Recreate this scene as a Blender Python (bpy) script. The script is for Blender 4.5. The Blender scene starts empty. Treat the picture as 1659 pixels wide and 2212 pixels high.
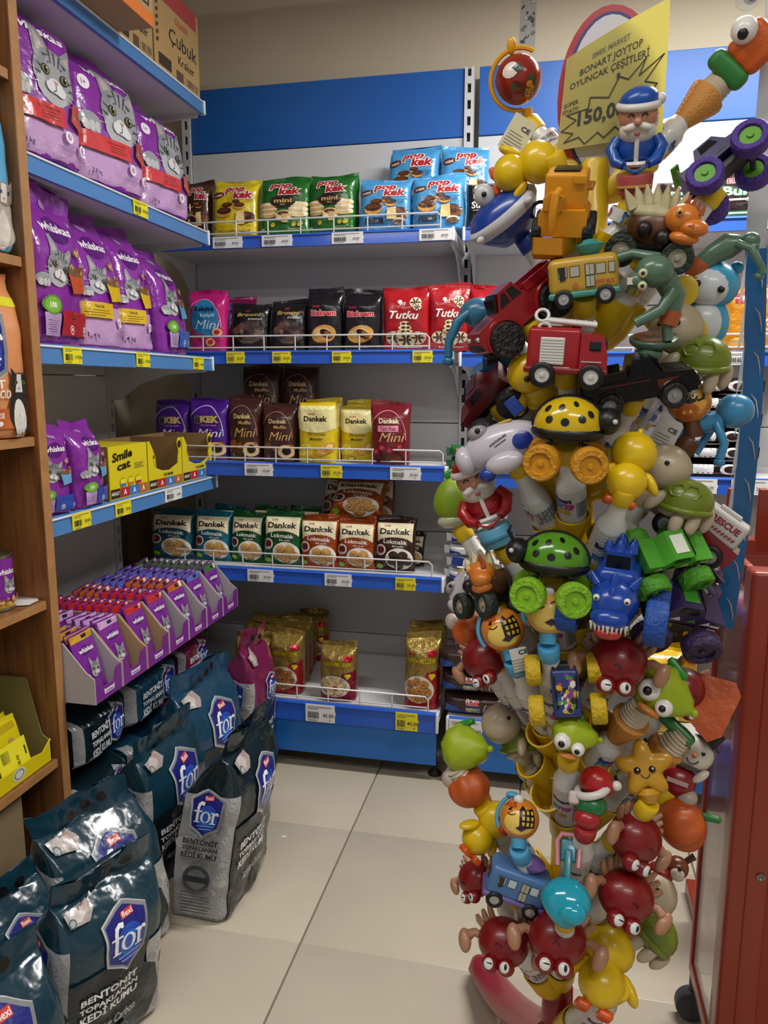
import bpy, math, random
from mathutils import Vector, Matrix
from mathutils.geometry import tessellate_polygon
PI = math.pi
C = bpy.context.scene.collection
SC = bpy.context.scene

# ------------------------------------------------------------------ camera
FPX, CX, CY = 1652.4, 829.5, 1106.0
YAW, PITCH, ROLL = math.radians(12.27), math.radians(9.44), math.radians(0.143)
CAM = Vector((0, 0, 1.2225))
_f = Vector((-math.sin(YAW)*math.cos(PITCH), math.cos(YAW)*math.cos(PITCH), -math.sin(PITCH)))
_r = Vector((math.cos(YAW), math.sin(YAW), 0)); _u = _r.cross(_f)
_r, _u = _r*math.cos(ROLL)+_u*math.sin(ROLL), -_r*math.sin(ROLL)+_u*math.cos(ROLL)
cam = bpy.data.objects.new('camera', bpy.data.cameras.new('camera')); C.objects.link(cam)
cam.matrix_world = Matrix(((_r.x, _u.x, -_f.x, 0), (_r.y, _u.y, -_f.y, 0), (_r.z, _u.z, -_f.z, CAM.z), (0, 0, 0, 1)))
cam.data.sensor_fit = 'VERTICAL'; cam.data.sensor_height = 36; cam.data.lens = FPX*36/2212
cam.data.clip_start = 0.05
SC.camera = cam

# ------------------------------------------------------------------ world, lamps, exposure
SC.view_settings.view_transform = 'Standard'; SC.view_settings.look = 'None'
SC.view_settings.gamma = 1; SC.view_settings.use_curve_mapping = False
SC.view_settings.exposure = 0.18
wd = bpy.data.worlds.new('world'); SC.world = wd; wd.use_nodes = True
wd.node_tree.nodes['Background'].inputs[0].default_value = (0.92, 0.96, 1.0, 1)
wd.node_tree.nodes['Background'].inputs[1].default_value = 0.34
LAMPS = [((0.62, 1.85, 2.49), 1.25, 0.16, 43), ((0.65, -0.5, 2.49), 1.25, 0.16, 18), ((-0.75, 0.2, 2.49), 1.25, 0.16, 15)]  # the two behind the camera are unseen lamps, added for fill
for (lx, ly, lz), sx, sy, pw in LAMPS:
    ld = bpy.data.lights.new('ceiling_lamp_light', 'AREA'); ld.shape = 'RECTANGLE'; ld.size = sx; ld.size_y = sy
    ld.energy = pw; ld.color = (1.0, 0.985, 0.95)
    lo = bpy.data.objects.new('ceiling_lamp_light', ld); C.objects.link(lo); lo.location = (lx, ly, lz)

def ray(px, py): return _r*((px-CX)/FPX) - _u*((py-CY)/FPX) + _f
def atY(px, py, Y): d = ray(px, py); return CAM + d*(Y/d.y)
def atX(px, py, X): d = ray(px, py); return CAM + d*(X/d.x)
def atZ(px, py, Z): d = ray(px, py); return CAM + d*((Z-CAM.z)/d.z)

# ------------------------------------------------------------------ materials
def lin(c):
    if isinstance(c, str):
        c = c.lstrip('#'); c = [int(c[i:i+2], 16)/255 for i in (0, 2, 4)]
    return tuple(x/12.92 if x <= 0.04045 else ((x+0.055)/1.055)**2.4 for x in c[:3])
_mats = {}
def M(col, rough=0.4, metal=0.0, bump=0.0, bscale=60.0, coat=0.0, trans=0.0, var=0.0, vscale=8.0, alpha=1.0, emis=0.0, sss=0.0):
    key = (col, rough, metal, bump, bscale, coat, trans, var, vscale, alpha, emis, sss)
    if key in _mats: return _mats[key]
    m = bpy.data.materials.new('mat_'+str(col).strip('#')); m.use_nodes = True
    nt = m.node_tree; b = nt.nodes['Principled BSDF']; L = lin(col)
    b.inputs['Base Color'].default_value = (*L, 1); b.inputs['Roughness'].default_value = rough
    b.inputs['Metallic'].default_value = metal; b.inputs['Coat Weight'].default_value = coat
    b.inputs['Coat Roughness'].default_value = 0.08
    b.inputs['Transmission Weight'].default_value = trans; b.inputs['Alpha'].default_value = alpha
    if sss:
        b.inputs['Subsurface Weight'].default_value = sss; b.inputs['Subsurface Scale'].default_value = 0.01
    if emis:
        b.inputs['Emission Color'].default_value = (*L, 1); b.inputs['Emission Strength'].default_value = emis
    if bump or var:
        tc = nt.nodes.new('ShaderNodeTexCoord')
    if var:
        n = nt.nodes.new('ShaderNodeTexNoise'); n.inputs['Scale'].default_value = vscale; n.inputs['Detail'].default_value = 4
        nt.links.new(tc.outputs['Object'], n.inputs['Vector'])
        r = nt.nodes.new('ShaderNodeValToRGB')
        r.color_ramp.elements[0].position = 0.3; r.color_ramp.elements[1].position = 0.7
        r.color_ramp.elements[0].color = (*[x*(1-var) for x in L], 1); r.color_ramp.elements[1].color = (*[min(1, x*(1+var)) for x in L], 1)
        nt.links.new(n.outputs['Fac'], r.inputs['Fac']); nt.links.new(r.outputs['Color'], b.inputs['Base Color'])
    if bump:
        n = nt.nodes.new('ShaderNodeTexNoise'); n.inputs['Scale'].default_value = bscale; n.inputs['Detail'].default_value = 3
        nt.links.new(tc.outputs['Object'], n.inputs['Vector'])
        bp = nt.nodes.new('ShaderNodeBump'); bp.inputs['Strength'].default_value = bump; bp.inputs['Distance'].default_value = 0.01
        nt.links.new(n.outputs['Fac'], bp.inputs['Height']); nt.links.new(bp.outputs['Normal'], b.inputs['Normal'])
    _mats[key] = m
    return m
def mat_print(rough, coat, bump, bscale=25, metal=0):
    m = bpy.data.materials.new('mat_print'); m.use_nodes = True; nt = m.node_tree; b = nt.nodes['Principled BSDF']
    a = nt.nodes.new('ShaderNodeAttribute'); a.attribute_name = 'Col'
    nt.links.new(a.outputs['Color'], b.inputs['Base Color'])
    b.inputs['Roughness'].default_value = rough; b.inputs['Coat Weight'].default_value = coat; b.inputs['Metallic'].default_value = metal
    if bump:
        tc = nt.nodes.new('ShaderNodeTexCoord')
        n = nt.nodes.new('ShaderNodeTexNoise'); n.inputs['Scale'].default_value = bscale
        nt.links.new(tc.outputs['Object'], n.inputs['Vector'])
        bp = nt.nodes.new('ShaderNodeBump'); bp.inputs['Strength'].default_value = bump; bp.inputs['Distance'].default_value = 0.01
        nt.links.new(n.outputs['Fac'], bp.inputs['Height']); nt.links.new(bp.outputs['Normal'], b.inputs['Normal'])
    return m
PR_FILM = mat_print(0.28, 0.25, 0.5, 28); PR_FLAT = mat_print(0.5, 0, 0); PR_FOIL = mat_print(0.28, 0.2, 0.9, 40, 0.55)
PR_TOY = mat_print(0.3, 0.2, 0)
def mat_wood():
    m = bpy.data.materials.new('mat_wood'); m.use_nodes = True; nt = m.node_tree; b = nt.nodes['Principled BSDF']
    tc = nt.nodes.new('ShaderNodeTexCoord'); mp = nt.nodes.new('ShaderNodeMapping'); mp.inputs['Scale'].default_value = (30, 30, 2.2)
    nt.links.new(tc.outputs['Object'], mp.inputs['Vector'])
    n = nt.nodes.new('ShaderNodeTexNoise'); n.inputs['Scale'].default_value = 2.4; n.inputs['Detail'].default_value = 6; n.inputs['Distortion'].default_value = 0.6
    nt.links.new(mp.outputs['Vector'], n.inputs['Vector'])
    r = nt.nodes.new('ShaderNodeValToRGB'); e = r.color_ramp.elements
    e[0].position = 0.3; e[1].position = 0.72; e[0].color = (*lin('#6c4324'), 1); e[1].color = (*lin('#96643a'), 1)
    nt.links.new(n.outputs['Fac'], r.inputs['Fac']); nt.links.new(r.outputs['Color'], b.inputs['Base Color'])
    b.inputs['Roughness'].default_value = 0.38
    return m
WOOD = mat_wood()
def mat_plaster(col, patch):
    m = bpy.data.materials.new('mat_plaster'); m.use_nodes = True; nt = m.node_tree; b = nt.nodes['Principled BSDF']
    tc = nt.nodes.new('ShaderNodeTexCoord')
    n = nt.nodes.new('ShaderNodeTexNoise'); n.inputs['Scale'].default_value = 3; n.inputs['Detail'].default_value = 6
    nt.links.new(tc.outputs['Object'], n.inputs['Vector'])
    r = nt.nodes.new('ShaderNodeValToRGB'); e = r.color_ramp.elements; e[0].position = 0.3; e[1].position = 0.75
    e[0].color = (*[x*0.93 for x in lin(col)], 1); e[1].color = (*lin(col), 1)
    nt.links.new(n.outputs['Fac'], r.inputs['Fac']); nt.links.new(r.outputs['Color'], b.inputs['Base Color'])
    b.inputs['Roughness'].default_value = 0.75
    n2 = nt.nodes.new('ShaderNodeTexNoise'); n2.inputs['Scale'].default_value = 60
    nt.links.new(tc.outputs['Object'], n2.inputs['Vector'])
    bp = nt.nodes.new('ShaderNodeBump'); bp.inputs['Strength'].default_value = 0.08
    nt.links.new(n2.outputs['Fac'], bp.inputs['Height']); nt.links.new(bp.outputs['Normal'], b.inputs['Normal'])
    return m

# ------------------------------------------------------------------ mesh builder
def link(name, me, parent=None, loc=None, rot=None):
    o = bpy.data.objects.new(name, me); C.objects.link(o)
    if parent: o.parent = parent
    if loc is not None: o.location = loc
    if rot is not None: o.rotation_euler = rot
    return o
def tag(o, label=None, cat=None, group=None, kind=None):
    if label: o['label'] = label
    if cat: o['category'] = cat
    if group: o['group'] = group
    if kind: o['kind'] = kind
    return o
def empty(name, loc=(0, 0, 0), rotz=0): return link(name, None, None, loc, (0, 0, rotz))

class MB:
    def __init__(s): s.v = []; s.f = []; s.m = Matrix()
    def add(s, vs, fs, mx=None):
        n = len(s.v); mm = s.m @ mx if mx is not None else s.m
        s.v += [tuple(mm @ Vector(p)) for p in vs]; s.f += [tuple(i+n for i in f) for f in fs]
        return s
    def box(s, x0, y0, z0, x1, y1, z1, mx=None):
        vs = [(x, y, z) for z in (z0, z1) for y in (y0, y1) for x in (x0, x1)]
        return s.add(vs, [(0, 2, 3, 1), (4, 5, 7, 6), (0, 1, 5, 4), (2, 6, 7, 3), (0, 4, 6, 2), (1, 3, 7, 5)], mx)
    def cbox(s, c, sz, mx=None):
        return s.box(*[c[i]-sz[i]/2 for i in range(3)], *[c[i]+sz[i]/2 for i in range(3)], mx)
    def rbox(s, c, sz, r, n=3, mx=None):            # box with rounded edges
        h = [x/2 for x in sz]; r = min(r, *h)
        pos = []
        for a in range(3):
            g = [-h[a]+r*(1-math.cos(k*PI/2/n)) if False else -h[a]+r*k/n for k in range(n+1)]
            pos.append(g+[-x for x in reversed(g)])
        ids = {}; vs = []; fs = []
        def vid(p):
            k = tuple(round(x, 6) for x in p)
            if k not in ids:
                q = [max(-(h[a]-r), min(h[a]-r, p[a])) for a in range(3)]; d = Vector([p[a]-q[a] for a in range(3)])
                if d.length > 1e-9: d = d.normalized()*r
                ids[k] = len(vs); vs.append(tuple(c[a]+q[a]+d[a] for a in range(3)))
            return ids[k]
        for a in range(3):
            b, e = (a+1) % 3, (a+2) % 3
            for sg in (-1, 1):
                for i in range(len(pos[b])-1):
                    for j in range(len(pos[e])-1):
                        q = []
                        for (ii, jj) in ((i, j), (i+1, j), (i+1, j+1), (i, j+1)):
                            p = [0, 0, 0]; p[a] = sg*h[a]; p[b] = pos[b][ii]; p[e] = pos[e][jj]; q.append(vid(p))
                        q = list(dict.fromkeys(q))
                        if len(q) > 2: fs.append(tuple(q if sg > 0 else reversed(q)))
        return s.add(vs, fs, mx)
    def lathe(s, prof, n=20, mx=None, a0=0, a1=2*PI):  # prof: (radius, z) bottom to top
        vs = []; fs = []; full = abs(a1-a0-2*PI) < 1e-6; k = n if full else n+1
        for r, z in prof:
            for i in range(k):
                a = a0+(a1-a0)*i/n; vs.append((r*math.cos(a), r*math.sin(a), z))
        for j in range(len(prof)-1):
            for i in range(n if full else n):
                i2 = (i+1) % k if full else i+1
                fs.append((j*k+i, j*k+i2, (j+1)*k+i2, (j+1)*k+i))
        if full:
            if prof[0][0] > 1e-6: fs.append(tuple(reversed(range(k))))
            if prof[-1][0] > 1e-6: fs.append(tuple((len(prof)-1)*k+i for i in range(k)))
        return s.add(vs, fs, mx)
    def cyl(s, a, b, r, r2=None, n=12):
        a, b = Vector(a), Vector(b); d = b-a; L = d.length
        q = d.to_track_quat('Z', 'Y').to_matrix().to_4x4(); q.translation = a
        return s.lathe([(r, 0), (r if r2 is None else r2, L)], n, q)
    def ell(s, c, r, n=16, m=10, mx=None, fn=None):
        prof = []; vs = []; fs = []
        if isinstance(r, (int, float)): r = (r, r, r)
        for j in range(m+1):
            t = -PI/2+PI*j/m
            for i in range(n):
                a = 2*PI*i/n; p = (math.cos(t)*math.cos(a), math.cos(t)*math.sin(a), math.sin(t))
                if fn: p = fn(*p)
                vs.append((c[0]+r[0]*p[0], c[1]+r[1]*p[1], c[2]+r[2]*p[2]))
        for j in range(m):
            for i in range(n): fs.append((j*n+i, j*n+(i+1) % n, (j+1)*n+(i+1) % n, (j+1)*n+i))
        return s.add(vs, fs, mx)
    def tube(s, pts, r, n=8, cap=True):             # r: number or list
        pts = [Vector(p) for p in pts]; vs = []; fs = []; up = None
        for i, p in enumerate(pts):
            d = (pts[min(i+1, len(pts)-1)]-pts[max(i-1, 0)]).normalized()
            if up is None: up = d.orthogonal().normalized()
            up = (up-d*up.dot(d)); up = up.normalized() if up.length > 1e-6 else d.orthogonal().normalized()
            sd = d.cross(up); rr = r[i] if isinstance(r, (list, tuple)) else r
            for k in range(n):
                a = 2*PI*k/n; vs.append(tuple(p+up*(rr*math.cos(a))+sd*(rr*math.sin(a))))
        for i in range(len(pts)-1):
            for k in range(n): fs.append((i*n+k, i*n+(k+1) % n, (i+1)*n+(k+1) % n, (i+1)*n+k))
        if cap: fs.append(tuple(reversed(range(n)))); fs.append(tuple((len(pts)-1)*n+k for k in range(n)))
        return s.add(vs, fs)
    def prism(s, pts, t0, t1, axis='y', mx=None):    # polygon (2D) extruded along an axis
        def P(p, t): return {'y': (p[0], t, p[1]), 'x': (t, p[0], p[1]), 'z': (p[0], p[1], t)}[axis]
        n = len(pts); vs = [P(p, t0) for p in pts]+[P(p, t1) for p in pts]
        tri = tessellate_polygon([[Vector((p[0], p[1], 0)) for p in pts]])
        fs = [tuple(t) for t in tri]+[tuple(i+n for i in reversed(t)) for t in tri]
        fs += [(i, (i+1) % n, n+(i+1) % n, n+i) for i in range(n)]
        return s.add(vs, fs, mx)
    def torus(s, R, r, n=20, m=8, mx=None, a0=0, a1=2*PI):
        full = abs(a1-a0-2*PI) < 1e-6; vs = []; fs = []; k = n if full else n+1
        for i in range(k):
            a = a0+(a1-a0)*i/n
            for j in range(m):
                b = 2*PI*j/m; vs.append(((R+r*math.cos(b))*math.cos(a), (R+r*math.cos(b))*math.sin(a), r*math.sin(b)))
        for i in range(n):
            for j in range(m): fs.append((i*m+j, ((i+1) % k)*m+j, ((i+1) % k)*m+(j+1) % m, i*m+(j+1) % m))
        return s.add(vs, fs, mx)
    def mesh(s, name, mat, smooth=50):
        me = bpy.data.meshes.new(name); me.from_pydata(s.v, [], s.f)
        if smooth:
            import bmesh
            bm = bmesh.new(); bm.from_mesh(me); bmesh.ops.remove_doubles(bm, verts=bm.verts, dist=1e-6)
            bmesh.ops.recalc_face_normals(bm, faces=bm.faces); bm.to_mesh(me); bm.free()
            me.polygons.foreach_set('use_smooth', [True]*len(me.polygons)); me.set_sharp_from_angle(angle=math.radians(smooth))
        else: me.validate()
        if mat: me.materials.append(mat)
        return me
    def build(s, name, mat, parent=None, smooth=50, loc=None, rot=None):
        return link(name, s.mesh(name, mat, smooth), parent, loc, rot)
def T(x, y, z): return Matrix.Translation((x, y, z))
def R(ax, deg): return Matrix.Rotation(math.radians(deg), 4, ax)

# ------------------------------------------------------------------ flat print (lettering, pictures) laid on a surface
_tx = {}
def text_tris(t, bold, shear):
    k = (t, bold, shear)
    if k not in _tx:
        cu = bpy.data.curves.new('t', 'FONT'); cu.body = t; cu.size = 1; cu.offset = bold; cu.shear = shear; cu.resolution_u = 2
        o = bpy.data.objects.new('t', cu); me = bpy.data.meshes.new_from_object(o); me.calc_loop_triangles()
        vs = [(v.co.x, v.co.y) for v in me.vertices]; ts = [tuple(l.vertices) for l in me.loop_triangles]
        bpy.data.objects.remove(o); bpy.data.curves.remove(cu); bpy.data.meshes.remove(me)
        _tx[k] = (vs, ts)
    return _tx[k]
class Print:
    def __init__(s, fmap, res=0.014, step=0.00012, base=0.0008):
        s.fm = fmap; s.res = res; s.v = []; s.f = []; s.c = []; s.n = 0; s.step = step; s.base = base; s.inc = 1.0
    def tri(s, a, b, c, col, off, depth=0):
        if depth < 9:
            e = [((a[0]-b[0])**2+(a[1]-b[1])**2, 0), ((b[0]-c[0])**2+(b[1]-c[1])**2, 1), ((c[0]-a[0])**2+(c[1]-a[1])**2, 2)]
            m, i = max(e)
            if m > s.res**2:
                if i == 0: q = ((a[0]+b[0])/2, (a[1]+b[1])/2); s.tri(a, q, c, col, off, depth+1); s.tri(q, b, c, col, off, depth+1)
                elif i == 1: q = ((b[0]+c[0])/2, (b[1]+c[1])/2); s.tri(b, q, a, col, off, depth+1); s.tri(q, c, a, col, off, depth+1)
                else: q = ((c[0]+a[0])/2, (c[1]+a[1])/2); s.tri(c, q, b, col, off, depth+1); s.tri(q, a, b, col, off, depth+1)
                return
        n = len(s.v)
        for p in (a, b, c): s.v.append(tuple(s.fm(p[0], p[1], off))); s.c.append(col)
        s.f.append((n, n+1, n+2))
    def poly(s, pts, col):
        s.n += s.inc; off = s.base+s.n*s.step; col = lin(col)
        for t in tessellate_polygon([[Vector((p[0], p[1], 0)) for p in pts]]): s.tri(*[pts[i] for i in t], col, off)
    def rect(s, x0, z0, x1, z1, col): s.poly([(x0, z0), (x1, z0), (x1, z1), (x0, z1)], col)
    def ell(s, cx, cz, rx, rz, col, rot=0, n=20, a0=0, a1=360):
        c, d = math.cos(math.radians(rot)), math.sin(math.radians(rot)); pts = []
        for i in range(n if a1-a0 == 360 else n+1):
            a = math.radians(a0+(a1-a0)*i/n); x, z = rx*math.cos(a), rz*math.sin(a); pts.append((cx+x*c-z*d, cz+x*d+z*c))
        s.poly(pts, col)
    def line(s, pts, w, col):
        s.n += s.inc; off = s.base+s.n*s.step; col = lin(col)
        for a, b in zip(pts, pts[1:]):
            dx, dz = b[0]-a[0], b[1]-a[1]; L = math.hypot(dx, dz) or 1; ex, ez = dx/L*w*.3, dz/L*w*.3; nx, nz = -dz/L*w/2, dx/L*w/2
            q = [(a[0]-ex+nx, a[1]-ez+nz), (a[0]-ex-nx, a[1]-ez-nz), (b[0]+ex-nx, b[1]+ez-nz), (b[0]+ex+nx, b[1]+ez+nz)]
            s.tri(q[0], q[1], q[2], col, off); s.tri(q[0], q[2], q[3], col, off)
    def arc(s, cx, cz, rx, rz, a0, a1, w, col, n=16):
        s.line([(cx+rx*math.cos(math.radians(a0+(a1-a0)*i/n)), cz+rz*math.sin(math.radians(a0+(a1-a0)*i/n))) for i in range(n+1)], w, col)
    def text(s, t, cx, cz, h, col, w=None, bold=0.012, shear=0, rot=0, out=None, owid=0.05):
        if out: s.text(t, cx, cz, h, out, w, bold+owid, shear, rot)
        vs, ts = text_tris(t, bold, shear)
        v0 = text_tris(t, 0.0, shear)[0]
        if not v0: return
        x0, x1 = min(p[0] for p in v0), max(p[0] for p in v0); y0, y1 = min(p[1] for p in v0), max(p[1] for p in v0)
        sc = h/0.72; sx = sc if w is None else w/(x1-x0)
        c, d = math.cos(math.radians(rot)), math.sin(math.radians(rot)); s.n += s.inc; off = s.base+s.n*s.step; L = lin(col); pts = []
        for p in vs:
            x, z = (p[0]-(x0+x1)/2)*sx, (p[1]-0.36)*sc; pts.append((cx+x*c-z*d, cz+x*d+z*c))
        for t3 in ts: s.tri(*[pts[i] for i in t3], L, off)
    def build(s, name, mat, parent=None):
        me = bpy.data.meshes.new(name); me.from_pydata(s.v, [], s.f)
        at = me.attributes.new('Col', 'FLOAT_COLOR', 'POINT')
        at.data.foreach_set('color', [x for c in s.c for x in (*c, 1.0)])
        me.materials.append(mat)
        return link(name, me, parent)
def flat_map(o, ux, uz, n):                          # plane print: origin, axis vectors, normal
    o, ux, uz, n = Vector(o), Vector(ux), Vector(uz), Vector(n)
    return lambda x, z, off: o+ux*x+uz*z+n*off
def copy_tree(o, parent=None, loc=None, rot=None, label=None):
    c = o.copy(); C.objects.link(c); c.parent = parent
    if loc is not None: c.location = loc
    if rot is not None: c.rotation_euler = rot
    if label: c['label'] = label
    for ch in [x for x in _kids.get(o.name, o.children)]: copy_tree(ch, c)
    return c
_kids = {}

# ------------------------------------------------------------------ the room
def struct(name, mb, mat, label, cat, parent=None, smooth=0):
    return tag(mb.build(name, mat, parent, smooth), label, cat, None, 'structure')
BACK_Y, LEFT_X, CEIL = 2.75, -1.62, 2.55
fl = struct('floor', MB().box(LEFT_X, -2.5, -.06, 2.6, BACK_Y, -.004), M('#6e665b', .7), 'beige tiled shop floor with thin grey joints', 'floor')
TILE = M('#bbb19f', .33, var=.06, vscale=2.5, bump=.02, bscale=12)
tme = MB().rbox((0, 0, -.006), (.446, .446, .012), .002, 1).mesh('tile', TILE, 30)
for i in range(-3, 7):
    for j in range(-4, 3):
        x, y = -.502+.45*(i+.5), 1.444+.445*(j+.5)
        if LEFT_X+.2 < x < 2.4: link('tile', tme, fl, (x, y, 0))
WALL = mat_plaster('#cfc3ac', 0)
struct('wall_back', MB().box(LEFT_X-.1, BACK_Y, -.06, 2.6, BACK_Y+.1, CEIL+.1), WALL, 'cream painted plaster wall behind the shelving', 'wall')
struct('wall_left', MB().box(LEFT_X-.1, -2.5, -.06, LEFT_X, BACK_Y, CEIL+.1), WALL, 'cream plaster wall behind the pet food shelving', 'wall')
struct('wall_right', MB().box(2.6, -2.5, -.06, 2.7, BACK_Y+.1, CEIL+.1), WALL, 'cream plaster wall far to the right', 'wall')
struct('ceiling', MB().box(LEFT_X-.1, -2.5, CEIL, 2.7, BACK_Y+.1, CEIL+.1), M('#d8d2c4', .8), 'off-white ceiling', 'ceiling')
struct('trim_1', MB().prism([(BACK_Y-.05, CEIL), (BACK_Y, CEIL), (BACK_Y, CEIL-.05), (BACK_Y-.012, CEIL-.045), (BACK_Y-.03, CEIL-.02)], LEFT_X, 2.6, 'x'), M('#d6cdb9', .6), 'cream cornice along the top of the back wall', 'trim')
for (lx, ly, lz), sx, sy, pw in LAMPS:
    t = tag(MB().box(-sx/2-.03, -sy/2-.03, 0, sx/2+.03, sy/2+.03, .05).build('ceiling_lamp', M('#e8e8e4', .5), None, 0, (lx, ly, CEIL-.05)), 'white ceiling lamp housing '+('above the toy stand aisle', 'added for fill behind the camera at the right', 'added for fill behind the camera at the left')[LAMPS.index(((lx, ly, lz), sx, sy, pw))], 'lamp', 'ceiling lamps')
# bare strip and smudge left on the upper wall
P = Print(flat_map((0, BACK_Y, 0), (1, 0, 0), (0, 0, 1), (0, -1, 0)), .1)
a, b = atY(1127, 0, BACK_Y), atY(1160, 0, BACK_Y); c_, d_ = atY(1155, 112, BACK_Y), atY(1121, 112, BACK_Y)
rnd = random.Random(3)
P.poly([(a.x, a.z+.06), (b.x, b.z+.06), (c_.x, c_.z), ((c_.x+d_.x)/2, c_.z+.012), (d_.x, d_.z)], '#a9a7a2')
for k in range(26):
    px, py = rnd.uniform(1128, 1154), rnd.uniform(2, 104); q = atY(px, py, BACK_Y)
    P.ell(q.x, q.z, rnd.uniform(.002, .007), rnd.uniform(.002, .009), rnd.choice(['#55565c', '#77777a', '#c9c6bd', '#3f4047']), rnd.uniform(0, 180), 8)
P.build('bare_strip', PR_FLAT, bpy.data.objects['wall_back'])
P = Print(flat_map((0, BACK_Y, 0), (1, 0, 0), (0, 0, 1), (0, -1, 0)), .1)
for px, py, r, c in ((1615, 0, .035, '#bcb5a8'), (1622, -5, .022, '#8a8680'), (1625, -4, .012, '#55545a'), (1600, 45, .004, '#9a9488')):
    q = atY(px, py, BACK_Y); P.ell(q.x, q.z, r, r*.9, c, 20, 14)
P.build('wall_smudge', PR_FLAT, bpy.data.objects['wall_back'])

# ------------------------------------------------------------------ metal shelving
WHITE = M('#cdced2', .42, bump=.01); BLUE = M('#2159c4', .32, coat=.2); BLUE2 = M('#1068bd', .35, coat=.2); LBLUE = M('#4a80be', .34, coat=.2); HBLUE = M('#1a5fb4', .42)
BLACK = M('#0c0c0e', .6); WIRE = M('#d6d6d2', .3, metal=.1); CAP = M('#e2e4e6', .4)
def price_tag(parent, x, z, y, w, h, yellow, price):
    col = '#e8dc1e' if yellow else '#e6e6e6'
    o = MB().prism([(x-w/2, z), (x+w/2, z), (x+w/2, z+h*.35), (x+w/2+.003, z+h*.5), (x+w/2, z+h*.65), (x+w/2, z+h), (x-w/2, z+h)], y-.0025, y).build('price_tag', M(col, .45), parent, 0)
    p = Print(flat_map((x, y-.0025, z), (1, 0, 0), (0, 0, 1), (0, -1, 0)), 1, base=.0004)
    r = random.Random(int(x*1000)+int(z*100))
    p.rect(-w*.42, h*.83, w*.38, h*.87, '#6a6a60'); p.rect(-w*.42, h*.72, -w*.05, h*.76, '#6a6a60')
    q = -w*.42
    while q < -w*.05:
        e = r.uniform(.0008, .0028); p.rect(q, h*.2, min(q+e, -w*.04), h*.58, '#2c2c2c'); q += e+r.uniform(.0008, .0016)
    p.rect(-w*.42, h*.08, -w*.1, h*.12, '#7a7a70')
    p.text(price, w*.28, h*.42, h*.2, '#303030', bold=.01); p.text('5', w*.34, h*.15, h*.12, '#404040')
    p.build('price_print', PR_FLAT, o)
def gondola(name, label, loc, rot, L, H, shelves, uprights, rail_mat, panels, base=None, bl=None):
    """shelves: (z_top, depth, x0, x1, guard (gx0,gx1) or None, tags [(x, yellow, price)], lip height, tag width)"""
    u = empty(name, loc, rot); tag(u, label, 'shelving')
    for x in uprights:
        mb = MB(); w = .03; z = .04
        mb.box(x-w/2, -.012, .02, x-.006, .03, H); mb.box(x+.006, -.012, .02, x+w/2, .03, H)
        while z < H: mb.box(x-.006, -.012, z, x+.006, .0, min(z+.022, H)); z += .05
        up = mb.build('upright', WHITE, u, 0)
        MB().box(x-.006, .004, .02, x+.006, .03, H).build('slot_shade', BLACK, up, 0)  # black strip behind the slots, standing in for the shade inside them
    for (x0, x1, z0, z1, m) in panels:
        MB().rbox(((x0+x1)/2, .006, (z0+z1)/2), (x1-x0, .014, z1-z0-.003), .002, 1).build('back_panel', m, u, 20)
    for (zt, D, x0, x1, guard, tags, lh, tw) in shelves:
        s = MB().rbox(((x0+x1)/2, -D/2, zt-.016), (x1-x0, D-.012, .032), .003, 1).build('shelf', WHITE, u, 20)
        # price rail: sloped plastic channel with end caps
        MB().prism([(-D-.004, zt-lh), (-D+.008, zt-lh), (-D+.008, zt+.004), (-D+.003, zt+.004), (-D-.001, zt+.001)], x0+.008, x1-.008, 'x').build('price_rail', rail_mat, s, 30)
        MB().rbox(((x0+x1)/2, -D-.003, zt-.002), (x1-x0-.02, .006, .005), .002, 1).build('rail_edge', CAP if rail_mat is LBLUE else rail_mat, s, 30)
        for xe in (x0, x1-.009):
            MB().rbox((xe+.0045, -D+.002, zt-lh/2+.002), (.009, .018, lh+.006), .004, 2).build('end_cap', CAP, s)
        for xe in (x0+.012, x1-.012):
            MB().prism([(-.012, zt-.03), (-.012, zt-.14), (-.05, zt-.135), (-D*.35, zt-.08), (-D*.6, zt-.052), (-D+.02, zt-.045), (-D+.012, zt-.03)], xe-.002, xe+.002, 'x').build('bracket', WHITE, s, 20)
        if guard:
            g0, g1 = guard; mb = MB(); y = -D+.012; za, zb = zt+.014, zt+.05
            mb.tube([(g0, y, zb), (g1-.01, y, zb), (g1, y, zb-.01), (g1, y, zt-.012)], .0028, 6); mb.tube([(g0, y, za), (g1, y, za)], .0024, 6)
            n = max(2, round((g1-g0)/.11)); 
            for k in range(n):
                x = g0+.03+(g1-g0-.04)*k/n; mb.tube([(x, y, zb), (x, y, zt-.01)], .0024, 6)
            mb.build('wire_guard', WIRE, s)
        for (tx, ye, pr) in tags: price_tag(s, tx, zt-lh+.002, -D-.0045, tw*(.72 if ye else 1), lh-.002, ye, pr)
    if base:
        D, z0, z1 = base; L0, L = L, bl or L
        MB().rbox((L/2, -D+.006, (z0+z1)/2), (L-.02, .012, z1-z0), .002, 1).build('plinth', BLUE2, u, 20)
        for x in [min(u_, L-.02) for u_ in uprights]:
            mb = MB(); mb.lathe([(.022, 0), (.022, .006), (.012, .014), (.006, .018), (.006, .07)], 12, T(x, -D+.05, 0))
            mb.build('foot', BLACK, u)
        MB().box(.02, -D+.012, z1-.02, L-.02, -.02, z1).build('base_pan', WHITE, u, 0)
    return u
BW = (-1.305, 2.69)       # left upright / back panel plane of the middle bay
def gx(px, py, Y): return atY(px, py, Y).x-BW[0]
S1, S2, S3, S4, S5 = (1.686, 2.389), (1.326, 2.355), (.974, 2.303), (.632, 2.276), (.224, 2.1975)
def dep(s): return BW[1]-s[1]
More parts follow.
